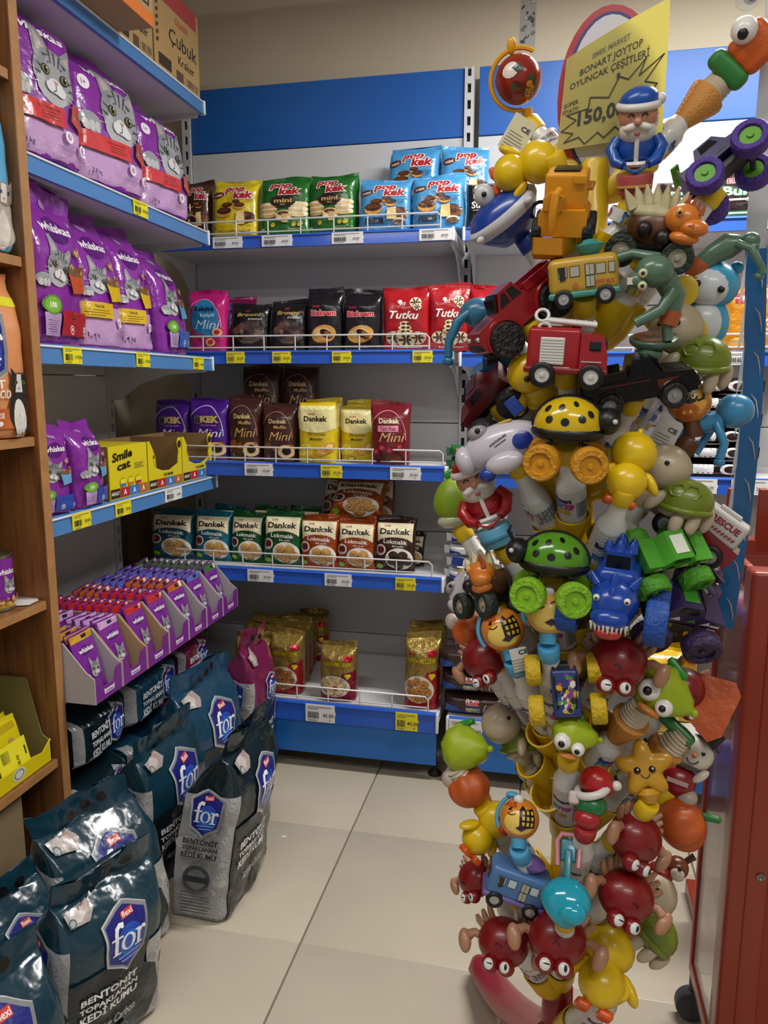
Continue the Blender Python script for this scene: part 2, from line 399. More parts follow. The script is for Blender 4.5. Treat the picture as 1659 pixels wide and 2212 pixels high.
pans = [(0.017, .986, .06, .3, WHITE), (.017, .986, .3, .7, WHITE), (.017, .986, .7, 1.09, WHITE), (.017, .986, 1.09, 1.48, WHITE), (.017, .986, 1.48, 1.69, WHITE), (.017, .986, 1.69, 2.03, WHITE), (.017, .986, 2.03, 2.243, HBLUE)]
def tg(s, lst): return [(gx(px, 800, s[1]), y, p) for px, y, p in lst]
gondola('gondola_shelving', 'white metal shelving bay with blue header in the middle, stocked with biscuit and cake packs', (BW[0], BW[1], 0), 0, 1.003, 2.24, [
    (S1[0], dep(S1), 0, 1.0, (.05, .955), tg(S1, [(501, 0, '49,00'), (605, 0, '49,00'), (753, 0, '49,00'), (938, 0, '49,00')]), .036, .1),
    (S2[0], dep(S2), 0, 1.0, (.05, .93), tg(S2, [(511, 1, '35,00'), (610, 1, '35,00'), (739, 1, '29,00'), (913, 1, '29,00')]), .038, .085),
    (S3[0], dep(S3), 0, 1.0, (.1, .985), tg(S3, [(555, 0, '55,00'), (715, 1, '55,00'), (878, 0, '55,00')]), .042, .095),
    (S4[0], dep(S4), 0, 1.0, (.1, .96), tg(S4, [(553, 0, '55,00'), (728, 0, '55,00'), (880, 1, '55,00')]), .042, .088),
    (S5[0], dep(S5), 0, 1.0, (.2, .965), tg(S5, [(684, 0, '45,00'), (885, 1, '40,00')]), .06, .096)],
    [0, 1.003], BLUE, pans, base=(dep(S5)-.004, .053, .166))
B2X = BW[0]+1.018
def tg2(s, lst): return [(atY(px, 800, s[1]).x-B2X, y, p) for px, y, p in lst]
pans2 = [(a_, b_+.0, c1, c2, m) for a_, b_, c1, c2, m in pans]
gondola('gondola_shelving', 'white metal shelving bay with blue header behind the toy stand', (B2X, BW[1], 0), 0, 1.003, 2.24, [
    (S1[0]-.002, dep(S1), 0.005, .985, (.05, .95), tg2(S1, [(1643, 0, '55,00')]), .036, .1),
    (S2[0]-.01, dep(S2), 0.005, .985, (.05, .95), tg2(S2, [(1085, 0, '35,00'), (1602, 0, '40,00')]), .038, .1),
    (S3[0]-.012, dep(S3), 0.005, .985, (.02, .05), tg2(S3, [(1525, 0, '25,00'), (1640, 0, '25,00')]), .044, .1),
    (S4[0]-.012, dep(S4), 0.005, .985, (.02, .05), tg2(S4, [(1515, 0, '75,00')]), .044, .1),
    (S5[0]-.006, dep(S5), 0.005, .985, None, tg2(S5, [(1022, 0, '110,00'), (1480, 0, '110,00')]), .06, .1)],
    [1.003], BLUE, pans2, base=(dep(S5)-.004, .053, .166))
# shelving against the left wall
LX = -1.08; LB = -1.46; LY0, LY1 = 1.46, 2.347; LL = LY1-LY0
ZL = (2.075, 1.695, 1.306, .925, .50, .13)
lp = [(.0, LL-.012, z0, z1, WHITE) for z0, z1 in ((.06, .45), (.45, .85), (.85, 1.25), (1.25, 1.65), (1.65, 2.1))]
LD = LX-LB
def ty(px, py): return atX(px, py, LX).y-LY0
gondola('gondola_shelving', 'white metal shelving unit with pale blue rails along the left wall, full of pet food', (LB, LY0, 0), PI/2, LL, 2.1, [
    (ZL[0], LD, 0, LL, None, [], .036, .08),
    (ZL[1], LD, 0, LL, None, [(ty(300, 465), 1, '390,00')], .04, .1),
    (ZL[2], LD, 0, LL, None, [(ty(152, 770), 1, '119,00'), (ty(305, 778), 1, '119,00'), (ty(425, 790), 1, '119,00')], .04, .095),
    (ZL[3], LD, 0, LL, None, [(ty(172, 1130), 1, '59,00'), (ty(262, 1105), 1, '59,00'), (ty(371, 1075), 0, '14,00')], .04, .1),
    (ZL[4], LD-.03, 0, .81, None, [], .03, .08)],
    [.018, LL-.004], LBLUE, lp, base=(LD, .02, .13), bl=.725)

# ------------------------------------------------------------------ bags and packets
def smooth01(t): t = max(0, min(1, t)); return t*t*(3-2*t)
class Bag:
    """film bag: rounded-rectangle section that pinches to a flat seal at the top (and bottom for pillow packs)"""
    def __init__(s, w, d, h, r=.6, top=.25, fin=.06, bot=0, bfin=0, bulge=.012, wr=.0025, seed=0, lean=0, xlean=0, fw=1.0, sbulge=0, sag=0):
        s.w, s.d, s.h, s.r, s.top, s.fin, s.bot, s.bfin = w/2, d/2, h, r, top*h, fin*h, bot*h, bfin*h
        s.bulge, s.wr, s.lean, s.xlean, s.fw, s.sb, s.sag = bulge, wr, lean, xlean, fw, sbulge, sag
        q = random.Random(seed); s.ph = [q.uniform(0, 6.28) for _ in range(8)]; s.fr = [q.uniform(.8, 1.3) for _ in range(6)]
    def prof(s, z):
        zt = s.h-s.fin; d = s.d; w = s.w; pin = 0
        if s.top and z > zt-s.top:
            t = min(1, (z-(zt-s.top))/s.top); k = math.cos(t*PI/2)**.75 if t < 1 else 0; pin = max(pin, t); d = s.d*k
        if s.bot and z < s.bfin+s.bot:
            t = min(1, (s.bfin+s.bot-z)/s.bot); k = math.cos(t*PI/2)**.75 if t < 1 else 0; pin = max(pin, t); d = min(d, s.d*k)
        if not s.bot and z < .06*s.h:                 # rounded bottom edge
            t = 1-z/(.06*s.h); d *= 1-.12*t*t; w *= 1-.05*t*t
        d = max(d, .0016); w = w*(1+(s.fw-1)*smooth01(pin)); return w, d, min(d, w)*s.r+1e-5, pin
    def fin_pos(s, x, y, z, nx, ny, pin, off):
        f = s.fr; p = s.ph; w = s.w
        e = 1-smooth01(pin*1.15)
        sh = math.sin(PI*min(1, max(0, z/s.h)))**.6
        front = -1 if ny < 0 else 1
        dy = s.bulge*math.cos(PI/2*max(-1, min(1, x/w)))*e*sh*abs(ny)*front
        dx = s.sb*sh*e*nx
        a = s.wr*(.35+.65*(abs(math.cos(PI*z/s.h))))
        k = math.sin(x*60*f[0]+p[0]+2.2*math.sin(z*22*f[1]+p[1]))*.6+math.sin(z*55*f[2]+p[2]+1.8*math.sin(x*38*f[3]+p[3]))*.5+math.sin((x+z)*95*f[4]+p[4])*.25
        dn = a*k
        if pin > .95: dy2 = s.wr*1.4*math.sin(x*45*f[5]+p[5])
        else: dy2 = 0
        if not s.bot and z < .02*s.h: dn *= .2
        x2 = x+dx+nx*(dn+off); y2 = y+dy+dy2+ny*(dn+off)
        t = z/s.h; x2 += s.xlean*t*t; y2 += s.lean*t*t
        zz = z+ (s.wr*2*math.sin(x*30+p[6]) if pin > .99 and z > .5*s.h else 0) - s.sag*smooth01((t-.5)*2)*abs(x/w)**2
        return Vector((x2, y2, zz))
    def S(s, u, z, off=0):                             # u: distance from the middle of the front, round the corner onto the sides
        w, d, r, pin = s.prof(z); a = abs(u); sg = 1 if u >= 0 else -1; arc = r*PI/2
        if a <= w-r: x, y, nx, ny = a, -d, 0, -1
        elif a <= w-r+arc:
            t = (a-(w-r))/r; x, y, nx, ny = w-r+r*math.sin(t), -d+r-r*math.cos(t), math.sin(t), -math.cos(t)
        else: x, y, nx, ny = w, min(d, -d+r+(a-(w-r)-arc)), 1, 0
        return s.fin_pos(sg*x, y, z, sg*nx, ny, pin, off)
    def mesh(s, mat, nf=12, ns=4, nz=22):
        zs = set()
        zt = s.h-s.fin
        for i in range(nz+1): zs.add(round(s.h*i/nz, 5))
        if s.fin: zs |= {round(zt, 5), round(zt-s.top*.03, 5), round(zt-s.top*.1, 5)}
        if s.bot: zs |= {round(s.bfin, 5), round(s.bfin+s.bot*.04, 5), round(s.bfin+s.bot*.12, 5)}
        else: zs |= {round(s.h*.02, 5)}
        zs = sorted(zs); vs = []; n = 0
        for z in zs:
            w, d, r, pin = s.prof(z); ring = []
            def q(x, y, nx, ny): ring.append(s.fin_pos(x, y, z, nx, ny, pin, 0))
            for i in range(nf): q(-(w-r)+2*(w-r)*i/nf, -d, 0, -1)
            for i in range(3): t = PI/2*i/3; q(w-r+r*math.sin(t), -d+r-r*math.cos(t), math.sin(t), -math.cos(t))
            for i in range(ns): q(w, -d+r+2*(d-r)*i/ns, 1, 0)
            for i in range(3): t = PI/2*i/3; q(w-r+r*math.cos(t), d-r+r*math.sin(t), math.cos(t), math.sin(t))
            for i in range(nf): q(w-r-2*(w-r)*i/nf, d, 0, 1)
            for i in range(3): t = PI/2*i/3; q(-(w-r)-r*math.sin(t), d-r+r*math.cos(t), -math.sin(t), math.cos(t))
            for i in range(ns): q(-w, d-r-2*(d-r)*i/ns, -1, 0)
            for i in range(3): t = PI/2*i/3; q(-(w-r)-r*math.cos(t), -d+r-r*math.sin(t), -math.cos(t), -math.sin(t))
            n = len(ring); vs += ring
        fs = [(j*n+i, j*n+(i+1) % n, (j+1)*n+(i+1) % n, (j+1)*n+i) for j in range(len(zs)-1) for i in range(n)]
        fs += [tuple(reversed(range(n))), tuple((len(zs)-1)*n+i for i in range(n))]
        mb = MB(); mb.v = [tuple(v) for v in vs]; mb.f = fs
        return mb.mesh('bag', mat, 50)
def film(col, rough=.26, bump=.5, bs=26, metal=0): return M(col, rough, metal=metal, bump=bump, bscale=bs, coat=.3)
FINN = []
def bag(name, label, cat, group, B, mat, draw, loc, rot=(0, 0, 0), pmat=None, pname='front_print', res=.0095):
    o = link(name, B.mesh(mat), None, loc, rot); tag(o, label, cat, group)
    if draw:
        P = Print(B.S, res, .00015); draw(P, B.w*2, B.h); P.build(pname, pmat or PR_FILM, o)
    return o

# ---- little pictures used on the packets
def cat_face(P, cx, cz, k, g='#8d9096', tilt=-8):
    def t(x, z):
        c, s = math.cos(math.radians(tilt)), math.sin(math.radians(tilt)); return (cx+k*(x*c-z*s), cz+k*(x*s+z*c))
    def po(pts, col): P.poly([t(*p) for p in pts], col)
    def el(x, z, rx, rz, col, rot=0, n=14): q = t(x, z); P.ell(q[0], q[1], rx*k, rz*k, col, rot+tilt, n)
    po([(-.5, .15), (-.62, .78), (-.5, .86), (-.08, .42)], g); po([(.5, .15), (.56, .68), (.44, .74), (.1, .42)], g)
    po([(-.46, .3), (-.54, .7), (-.2, .42)], '#b9a9a8'); po([(.42, .3), (.47, .62), (.2, .42)], '#b9a9a8')
    el(0, -.02, .56, .52, g, 0, 22); el(-.05, -.28, .42, .32, '#b4b6ba'); el(.12, .05, .42, .4, '#9b9ea4')
    for x in (-.16, 0, .16): po([(x-.03, .46), (x+.03, .46), (x*.6+.015, .2), (x*.6-.015, .2)], '#4a4c52')
    for sx in (-1, 1):
        po([(sx*.12, .36), (sx*.34, .30), (sx*.30, .26)], '#53555b'); po([(sx*.10, .24), (sx*.20, .20), (sx*.18, .17)], '#53555b'); P.line([t(sx*.2, -.24), t(sx*.66, -.2)], .008*k, '#e4e4e8'); P.line([t(sx*.2, -.28), t(sx*.64, -.34)], .008*k, '#e4e4e8')
        po([(sx*.56, .1), (sx*.36, .04), (sx*.36, .0)], '#53555b'); po([(sx*.6, -.08), (sx*.38, -.1), (sx*.38, -.14)], '#53555b')
        el(sx*.25, .02, .115, .10, '#2c2c2c'); el(sx*.25, .02, .092, .08, '#8e8a58'); el(sx*.25, .02, .05, .07, '#0f0f0c'); el(sx*.25+.03, .06, .02, .02, '#f0f0ea', 0, 8)
    el(0, -.22, .2, .15, '#d9dadc'); el(-.13, -.27, .14, .11, '#dcdde0'); el(.13, -.27, .14, .11, '#dcdde0')
    po([(-.07, -.12), (.07, -.12), (0, -.22)], '#c98c80'); P.line([t(0, -.22), t(0, -.3), t(-.08, -.35)], .02*k, '#54504e')
def paw(P, cx, cz, k):
    P.ell(cx, cz, .27*k, .2*k, '#9a9ca2', -10, 14)
    for i in (-1, 0, 1): P.ell(cx+.14*i*k, cz-.08*k, .085*k, .11*k, '#c2c4c8', 0, 10); P.line([(cx+(.14*i+.07)*k, cz-.02*k), (cx+(.14*i+.07)*k, cz-.14*k)], .015*k, '#5a5a5e')
def blobs(P, cx, cz, rx, rz, n, r, cols, seed=1):
    q = random.Random(seed); P.inc, o_ = .12, P.inc
    for _ in range(n):
        a = q.uniform(0, 6.28); e = math.sqrt(q.random()); rr = r*q.uniform(.7, 1.2)
        P.ell(cx+rx*e*math.cos(a), cz+rz*e*math.sin(a), rr, rr*q.uniform(.6, 1), q.choice(cols), q.uniform(0, 180), 8)
    P.inc = o_
def cookie(P, x, z, r, col, chips='#4a2a18', n=7, seed=0):
    q = random.Random(seed+int(x*999)); P.inc, o_ = .4, P.inc; P.ell(x, z, r, r*.88, '#7a5228', 0, 16); P.ell(x, z+.06*r, r*.95, r*.82, col, 0, 16)
    for _ in range(n):
        a, e = q.uniform(0, 6.28), q.uniform(.1, .75)*r; P.ell(x+e*math.cos(a), z+e*.8*math.sin(a), r*.12, r*.1, chips, 0, 7)
    P.inc = o_
def cake(P, x, z, r, top='#4a2818', side='#d89a48'):
    P.ell(x, z-.35*r, r, .45*r, side, 0, 16); P.rect(x-r, z-.35*r, x+r, z, side); P.ell(x, z, r, .42*r, top, 0, 16); P.ell(x-.1*r, z+.08*r, .7*r, .22*r, '#6a3c22', 0, 12)
def badge(P, x, z, r, col, ring='#ffffff'):
    P.ell(x, z, r, r*1.15, ring, 0, 14); P.ell(x, z, r*.78, r*.92, col, 0, 14); P.ell(x, z+.1*r, r*.35, r*.45, ring, 0, 8)
def fine(P, x0, x1, z, n, dz, col='#3a2a40', th=.0018, seed=0):
    q = random.Random(seed+int(z*1000)); P.inc, o_ = .1, P.inc
    for i in range(n): e = q.uniform(0, .3)*(x1-x0); P.rect(x0+e*.3, z-i*dz, x1-e, z-i*dz+th, col)
    P.inc = o_

# ---- packet designs (w, h: packet width and height)
PUR, LIL = '#862a9e', '#c49bcc'
def d_cat_big(wt, red='#cf3a3a'):
    def f(P, w, h):
        W = w*.5
        P.rect(-W*1.15, .02*h, W*1.15, .235*h, LIL); P.rect(-W*1.15, .235*h, W*1.15, .40*h, '#8e4fa8')
        P.ell(.02*w, .80*h, .13*w, .1*h, '#5b1573', 0, 18); P.text('whiskas', .02*w, .81*h, .05*h, '#f2eef4', w=.62*w, bold=.03)
        P.ell(-.30*w, .70*h, .07*w, .05*h, '#f0ecf4', 0, 14); P.text('1+', -.30*w, .70*h, .035*h, PUR, bold=.02)
        cat_face(P, .13*w, .55*h, .48*w); paw(P, -.30*w, .42*h, .46*w); paw(P, .46*w, .42*h, .34*w)
        P.rect(-W*1.05, .225*h, .20*w, .345*h, red); P.text('LEZZETLİ MOLOKMA', -.02*w, .315*h, .014*h, '#4a1414', bold=.02)
        fine(P, -.12*w, .16*w, .288*h, 3, .018*h, '#7a2020', .006*h)
        P.poly([(.30*w, .40*h), (.46*w, .42*h), (.50*w, .27*h), (.38*w, .24*h), (.28*w, .30*h)], '#b5483c'); blobs(P, .38*w, .32*h, .08*w, .05*h, 10, .02*w, ['#d06a50', '#8f3028', '#d9a070', '#7d9a50'])
        for x, z in ((.22*w, .18*h), (.42*w, .13*h)): P.ell(x, z, .055*w, .04*h, '#f2eef4', 0, 14); P.ell(x, z, .03*w, .024*h, LIL, 0, 10)
        fine(P, .10*w, .32*w, .125*h, 4, .014*h, '#6a4a78', .004*h); fine(P, .34*w, .49*w, .08*h, 3, .014*h, '#6a4a78', .004*h)
        P.text(wt, -.30*w, .075*h, .032*h, '#2a1a30', bold=.015)
    return f
def d_cat_mid(block, bowl, style, wt='1.4 kg'):
    def f(P, w, h):
        if style == 'lil': P.rect(-w*.62, .02*h, w*.62, .30*h, LIL)
        P.ell(0, .73*h, .22*w, .085*h, '#571170', 0, 18)
        P.text('whiskas', 0, .745*h, .058*h, '#f2eef4', w=.58*w, bold=.03); P.text('1+', .36*w, .80*h, .03*h, '#e8dcf0', bold=.02)
        P.poly([(-.08*w, .90*h), (.1*w, .88*h), (.08*w, .85*h), (-.1*w, .87*h)], '#a98ab8')
        cat_face(P, -.10*w, .49*h, .36*w, tilt=-14); paw(P, -.36*w, .40*h, .36*w)
        blobs(P, .22*w, .60*h, .07*w, .04*h, 6, .03*w, ['#d2a860', '#b98a48'])
        P.poly([(.02*w, .47*h), (.46*w, .49*h), (.40*w, .36*h), (.12*w, .34*h)], bowl); P.ell(.24*w, .485*h, .22*w, .03*h, '#7a5a3c', 4, 16); blobs(P, .24*w, .505*h, .18*w, .03*h, 26, .022*w, ['#a57c4c', '#7c5532', '#9c3c2c', '#8fa060', '#c8a468'])
        if style == 'lil':
            P.rect(-w*.58, .215*h, .12*w, .325*h, block); P.text('TAVUK', -.2*w, .295*h, .02*h, '#3a2a08', bold=.03); fine(P, -.45*w, .05*w, .265*h, 3, .018*h, '#6a5010', .005*h)
            for x in (.25*w, .43*w): P.ell(x, .19*h, .055*w, .035*h, '#f2eef4', 0, 12); P.ell(x, .19*h, .03*w, .02*h, LIL, 0, 10)
            fine(P, .18*w, .48*w, .13*h, 4, .014*h, '#6a4a78', .004*h); P.text(wt, -.33*w, .09*h, .032*h, '#2a1a30', bold=.015)
        else:
            P.rect(-w*.1, .065*h, w*.56, .225*h, block); fine(P, .0, .3*w, .195*h, 2, .02*h, '#301010', .006*h)
            for x in (.08*w, .38*w): badge(P, x, .105*h, .045*w, block)
            P.rect(-.40*w, .055*h, -.14*w, .2*h, '#b294c4'); fine(P, -.38*w, -.16*w, .15*h, 6, .014*h, '#5a3a68', .004*h)
            P.ell(-.27*w, .25*h, .15*w, .062*h, '#4f8f2c', 0, 18); P.ell(-.27*w, .25*h, .125*w, .05*h, '#7cb63c', 0, 18); P.text('100', -.27*w, .25*h, .034*h, '#f4f8ec', bold=.03)
    return f
def logo_for(P, cx, cz, k, rot=0):
    def t(x, z):
        c, s = math.cos(math.radians(rot)), math.sin(math.radians(rot)); return (cx+k*(x*c-z*s), cz+k*(x*s+z*c))
    hexa = [(0, .62), (.16, .56), (.5, .38), (.46, .12), (.46, -.12), (.42, -.4), (.12, -.56), (0, -.66), (-.12, -.56), (-.42, -.4), (-.46, -.12), (-.46, .12), (-.5, .38), (-.16, .56)]
    P.poly([t(*p) for p in hexa], '#b9bcc0'); P.poly([t(p[0]*.96+.02, p[1]*.96) for p in hexa], '#7e8288'); P.poly([t(p[0]*.86, p[1]*.88) for p in hexa], '#1d2478')
    q = t(.04, -.12); P.ell(q[0], q[1], .3*k, .36*k, '#2b4fb4', rot, 18); P.ell(q[0], q[1], .2*k, .24*k, '#2f73cf', rot, 18)
    q = t(.04, .40); P.poly([t(-.09, .33), (t(.17, .36)), t(.17, .48), t(-.09, .45)], '#c8382c'); P.text('flexi', q[0], q[1]+.01*k, .09*k, '#f4e8e4', w=.22*k, bold=.02, rot=rot+6)
    W = '#f0f2f8'; st = lambda pts, w: P.line([t(*p) for p in pts], w*k, W)
    st([(-.24, -.22), (-.24, .16), (-.22, .24), (-.16, .28), (-.10, .27)], .075); q = t(-.11, .25); P.ell(q[0], q[1], .035*k, .035*k, W, 0, 10); st([(-.34, .08), (-.12, .08)], .035); st([(-.31, -.225), (-.16, -.225)], .03)
    q = t(.0, -.07); P.ell(q[0], q[1], .15*k, .16*k, W, rot, 18); P.ell(q[0], q[1], .082*k, .135*k, '#2b5cc0', rot, 16)
    st([(.22, -.22), (.22, .06)], .07); st([(.15, .075), (.23, .075)], .03); st([(.15, -.225), (.30, -.225)], .03); st([(.24, .02), (.30, .075), (.34, .07)], .05); q = t(.345, .045); P.ell(q[0], q[1], .032*k, .032*k, W, 0, 10)
    q = t(.06, -.34)
    for i in range(2): a, b = t(-.2+.06*i, -.32-.08*i), t(.28-.06*i, -.30-.08*i); P.line([a, b], .02*k, '#9fb4e4')
def d_litter(main, dark='#141d24'):
    def f(P, w, h):
        d = .13
        P.rect(-w*.5-d*.9, .0+.01*h, -w*.44, .70*h, '#9a9a9c'); blobs(P, -w*.5-d*.4, .35*h, d*.45, .32*h, 60, .012, ['#8a8a8d', '#a8a8aa', '#939397', '#b2b2b2'], 5)
        P.rect(w*.30, .01*h, w*.5+d*.9, .50*h, '#a5a3a2'); blobs(P, w*.5+d*.2, .26*h, d*.6, .24*h, 50, .012, ['#8e8e90', '#b4b2b0', '#989698'], 6)
        P.poly([(-w*.44, .01*h), (w*.26, .01*h), (w*.44, .16*h), (w*.40, .34*h), (w*.26, .40*h), (w*.32, .52*h), (-w*.44, .52*h)], dark)
        logo_for(P, .06*w, .63*h, .46*w)
        for i, (t, k) in enumerate((('BENTONİT', .036), ('TOPAKLANAN', .028), ('KEDİ KUMU', .04))): P.text(t, -.1*w, (.40-.05*i)*h, k*h, '#e4e6e8', w=(.52, .54, .54)[i]*w, bold=.03)
        P.text('Active Carbon', -.06*w, .20*h, .045*h, '#c8ccd0', w=.44*w, bold=0, shear=.4); P.ell(.02*w, .1*h, .07*w, .045*h, '#3c474f', 0, 14); P.ell(.02*w, .1*h, .055*w, .035*h, dark, 0, 14)
        P.poly([(-.44*w, .855*h), (-.22*w, .875*h), (-.17*w, .83*h), (-.24*w, .79*h), (-.42*w, .80*h)], '#a39a96'); P.ell(-.33*w, .835*h, .07*w, .028*h, '#c4bab6', 0, 14); P.poly([(-.29*w, .85*h), (-.24*w, .89*h), (-.22*w, .84*h)], '#b08c88'); P.ell(-.39*w, .815*h, .035*w, .019*h, '#5c6468', 0, 14); P.ell(-.39*w, .815*h, .023*w, .013*h, '#a8b0b0', 0, 14)
        # gusset face
        logo_for(P, -w*.5-d*.42, .62*h, .085*1.0)
        for i, (t, k) in enumerate((('BENTONİT', .026), ('TOPAKLANAN', .02), ('KEDİ KUMU', .028))): P.text(t, -w*.5-d*.42, (.475-.036*i)*h, k*h, '#23272c', w=.085, bold=.03)
        P.ell(-w*.5-d*.42, .27*h, .034, .034, '#3c4046', 0, 18); P.ell(-w*.5-d*.42, .27*h, .024, .024, '#6a6c70', 0, 18); P.rect(-w*.5-d*.42-.03, .255*h, -w*.5-d*.42+.03, .285*h, '#2d3136')
        fine(P, -w*.5-d*.75, -w*.5-d*.1, .18*h, 7, .018*h, '#4a4c52', .006*h)
    return f
def d_litter_lying(main):
    def f(P, w, h):
        P.rect(-w*.5, .06*h, w*.5, .94*h, main)
        logo_for(P, .22*w, .52*h, .56*h)
        for i, (t, k) in enumerate((('BENTONİT', .11), ('TOPAKLANAN', .085), ('KEDİ KUMU', .13))): P.text(t, -.13*w, (.62-.16*i)*h, k*h, '#e4e6e8', w=.34*w, bold=.03, rot=2)
        P.text('Active', -.26*w, .22*h, .1*h, '#aab4ba', bold=0, shear=.4); P.rect(-w*.5, .06*h, -w*.40, .9*h, '#8f8f92')
    return f
def d_pop(bg, kind):
    def f(P, w, h):
        tx = lambda x, z, k: (P.text('pop', x-.06*w, z+.065*h, k*.95*h, '#b01c2c', w=.40*w, bold=.05, shear=.15, out='#f6f2ea', owid=.06), P.text('kek', x+.12*w, z-.055*h, k*.9*h, '#b01c2c', w=.38*w, bold=.05, shear=.15, out='#f6f2ea', owid=.06))
        if kind == 'green':
            for i in range(3): P.ell(-.30*w, (.34+.075*i)*h, .19*w, .05*h, '#d9b06a', 0, 14); P.ell(.30*w, (.34+.075*i)*h, .19*w, .05*h, '#e4c890', 0, 14); P.ell(-.30*w, (.36+.075*i)*h, .19*w, .02*h, '#f2e6c4', 0, 12); P.ell(.30*w, (.36+.075*i)*h, .19*w, .02*h, '#f2e6c4', 0, 12)
            P.ell(0, .55*h, .26*w, .1*h, '#33201a', 0, 18); P.text('mini', 0, .565*h, .07*h, '#d8b46a', w=.34*w, bold=.03); P.text('klasik', 0, .50*h, .03*h, '#c8a45a')
            cake(P, .02*w, .34*h, .17*w, '#e6cc96', '#d4a456'); P.ell(.02*w, .27*h, .15*w, .03*h, '#f2e8cc', 0, 12); P.rect(-.02*w, .2*h, .1*w, .34*h, '#d9b878')
            for x, r in ((.34*w, .06), (.22*w, .05), (-.2*w, .05)): P.ell(x, .17*h, r*w, .035*h, '#d8c23a', 20, 12)
            tx(.0, .77*h, .12); P.text('10', -.40*w, .09*h, .045*h, '#eef0e4'); fine(P, .1*w, .4*w, .09*h, 2, .025*h, '#d8e0c0', .008*h)
        else:
            P.ell(-.34*w, .70*h, .13*w, .052*h, '#5a2a1c', 10, 14); P.text('mini', -.34*w, .70*h, .045*h, '#f2e6dc', w=.16*w, bold=.02, rot=10)
            tx(.08*w, .75*h, .13)
            for x, z, r in ((.06, .58, .09), (-.14, .53, .12), (.14, .52, .11), (-.2, .43, .17)): cake(P, x*w, z*h, r*w)
            cake(P, .26*w, .34*h, .2*w, '#4a2a1a', '#8a5228'); P.poly([(.08*w, .40*h), (.24*w, .42*h), (.26*w, .2*h), (.06*w, .2*h)], '#e8cf8c')
            if kind == 'coco':
                P.text('Hindistan', .26*w, .55*h, .04*h, '#1c3c78', w=.3*w, bold=0, shear=.2); P.text('Cevizli', .26*w, .50*h, .04*h, '#1c3c78', w=.24*w, bold=0, shear=.2)
                P.ell(.3*w, .16*h, .12*w, .06*h, '#f0f0ea', 0, 12); P.ell(.3*w, .14*h, .12*w, .05*h, '#6a4a30', 0, 12); P.rect(-.36*w, .13*h, .0, .24*h, '#2a3a5a'); P.text('10', -.12*w, .18*h, .05*h, '#f0e8d8')
            elif kind == 'banana':
                for a in (-30, 0, 25): P.ell(-.15*w+a*.004*w, .13*h, .2*w, .035*h, '#d8b41c', a, 14); P.ell(.2*w, .12*h, .22*w, .03*h, '#e8d040', -a, 14)
                P.text('muzlu', .34*w, .6*h, .035*h, '#7a4a10', shear=.2)
            else: P.ell(-.1*w, .25*h, .3*w, .12*h, '#c8a878', 0, 18); P.ell(-.1*w, .27*h, .2*w, .08*h, '#3a1c10', 0, 16); P.ell(-.16*w, .25*h, .05*w, .06*h, '#e4c060', 0, 10)
    return f
def d_mini(brand, bcol, obg, sub, script, scol, arcc, pics, boxed=None):
    def f(P, w, h):
        if obg: P.ell(-.02*w, .52*h, .36*w, .34*h, obg, 0, 22)
        P.arc(-.06*w, .44*h, .46*w, .42*h, 150, -5, .018*w, arcc)
        P.text(brand, -.02*w, .70*h, .075*h, bcol, w=.5*w, bold=.03)
        if boxed: P.rect(-.3*w, .53*h, .22*w, .625*h, boxed); P.text(sub, -.04*w, .578*h, .055*h, '#7a1440', w=.4*w, shear=.2)
        else: P.text(sub, .06*w, .60*h, .055*h, scol, w=.36*w, bold=.02)
        P.text(script, .06*w, .45*h, .15*h, scol, w=.66*w, bold=.0, shear=.3)
        pics(P, w, h)
    return f
def px_muffin(P, w, h):
    for x, z, r in ((-.3, .28, .1), (-.1, .24, .09), (.34, .26, .1)): P.ell(x*w, z*h, r*w, .05*h, '#8a4a24', 20, 12)
    P.ell(.22*w, .2*h, .24*w, .1*h, '#d8b078', 0, 18); P.ell(.22*w, .16*h, .24*w, .09*h, '#e4c89a', 0, 18); P.ell(.24*w, .19*h, .13*w, .07*h, '#24120c', 0, 14); P.text('5', -.3*w, .1*h, .04*h, '#ccaaaa')
def px_straw(P, w, h):
    for x, z in ((-.2, .28), (.0, .24), (.25, .3), (-.35, .22)): P.ell(x*w, z*h, .09*w, .05*h, '#8a1c2c', 30, 12); P.ell(x*w, z*h, .05*w, .02*h, '#c04858', 30, 8)
    P.ell(-.15*w, .15*h, .2*w, .06*h, '#3a1a18', 0, 14); P.ell(.1*w, .12*h, .2*w, .06*h, '#5a2a20', 0, 14)
def px_pink(P, w, h):
    for x, z, r in ((-.35, .3, .1), (-.15, .26, .09), (.0, .22, .1), (-.3, .2, .1), (.2, .16, .12)): P.ell(x*w, z*h, r*w, .055*h, '#b8285c', 20, 12)
    for x, z in ((.3, .32), (.12, .16)): P.ell(x*w, z*h, .13*w, .065*h, '#e8c068', 0, 14); P.ell(x*w, z*h, .08*w, .04*h, '#c82050', 0, 12)
def px_8(P, w, h): px_muffin(P, w, h)
def d_8kek(P, w, h):
    P.arc(-.06*w, .44*h, .46*w, .45*h, 150, -5, .018*w, '#ded4ee')
    P.text('8', -.24*w, .66*h, .12*h, '#120c14', w=.13*w, bold=.03, out='#e8e0d8', owid=.025); P.text('KEK', .06*w, .67*h, .1*h, '#d8b43c', w=.42*w, bold=.03, out='#f0e8d8', owid=.025)
    P.text('Islak Kek Lezzeti', .04*w, .575*h, .028*h, '#d49ab8', w=.4*w); P.text('Mini', .06*w, .45*h, .14*h, '#e4e0f0', w=.66*w, bold=0, shear=.3); px_muffin(P, w, h)
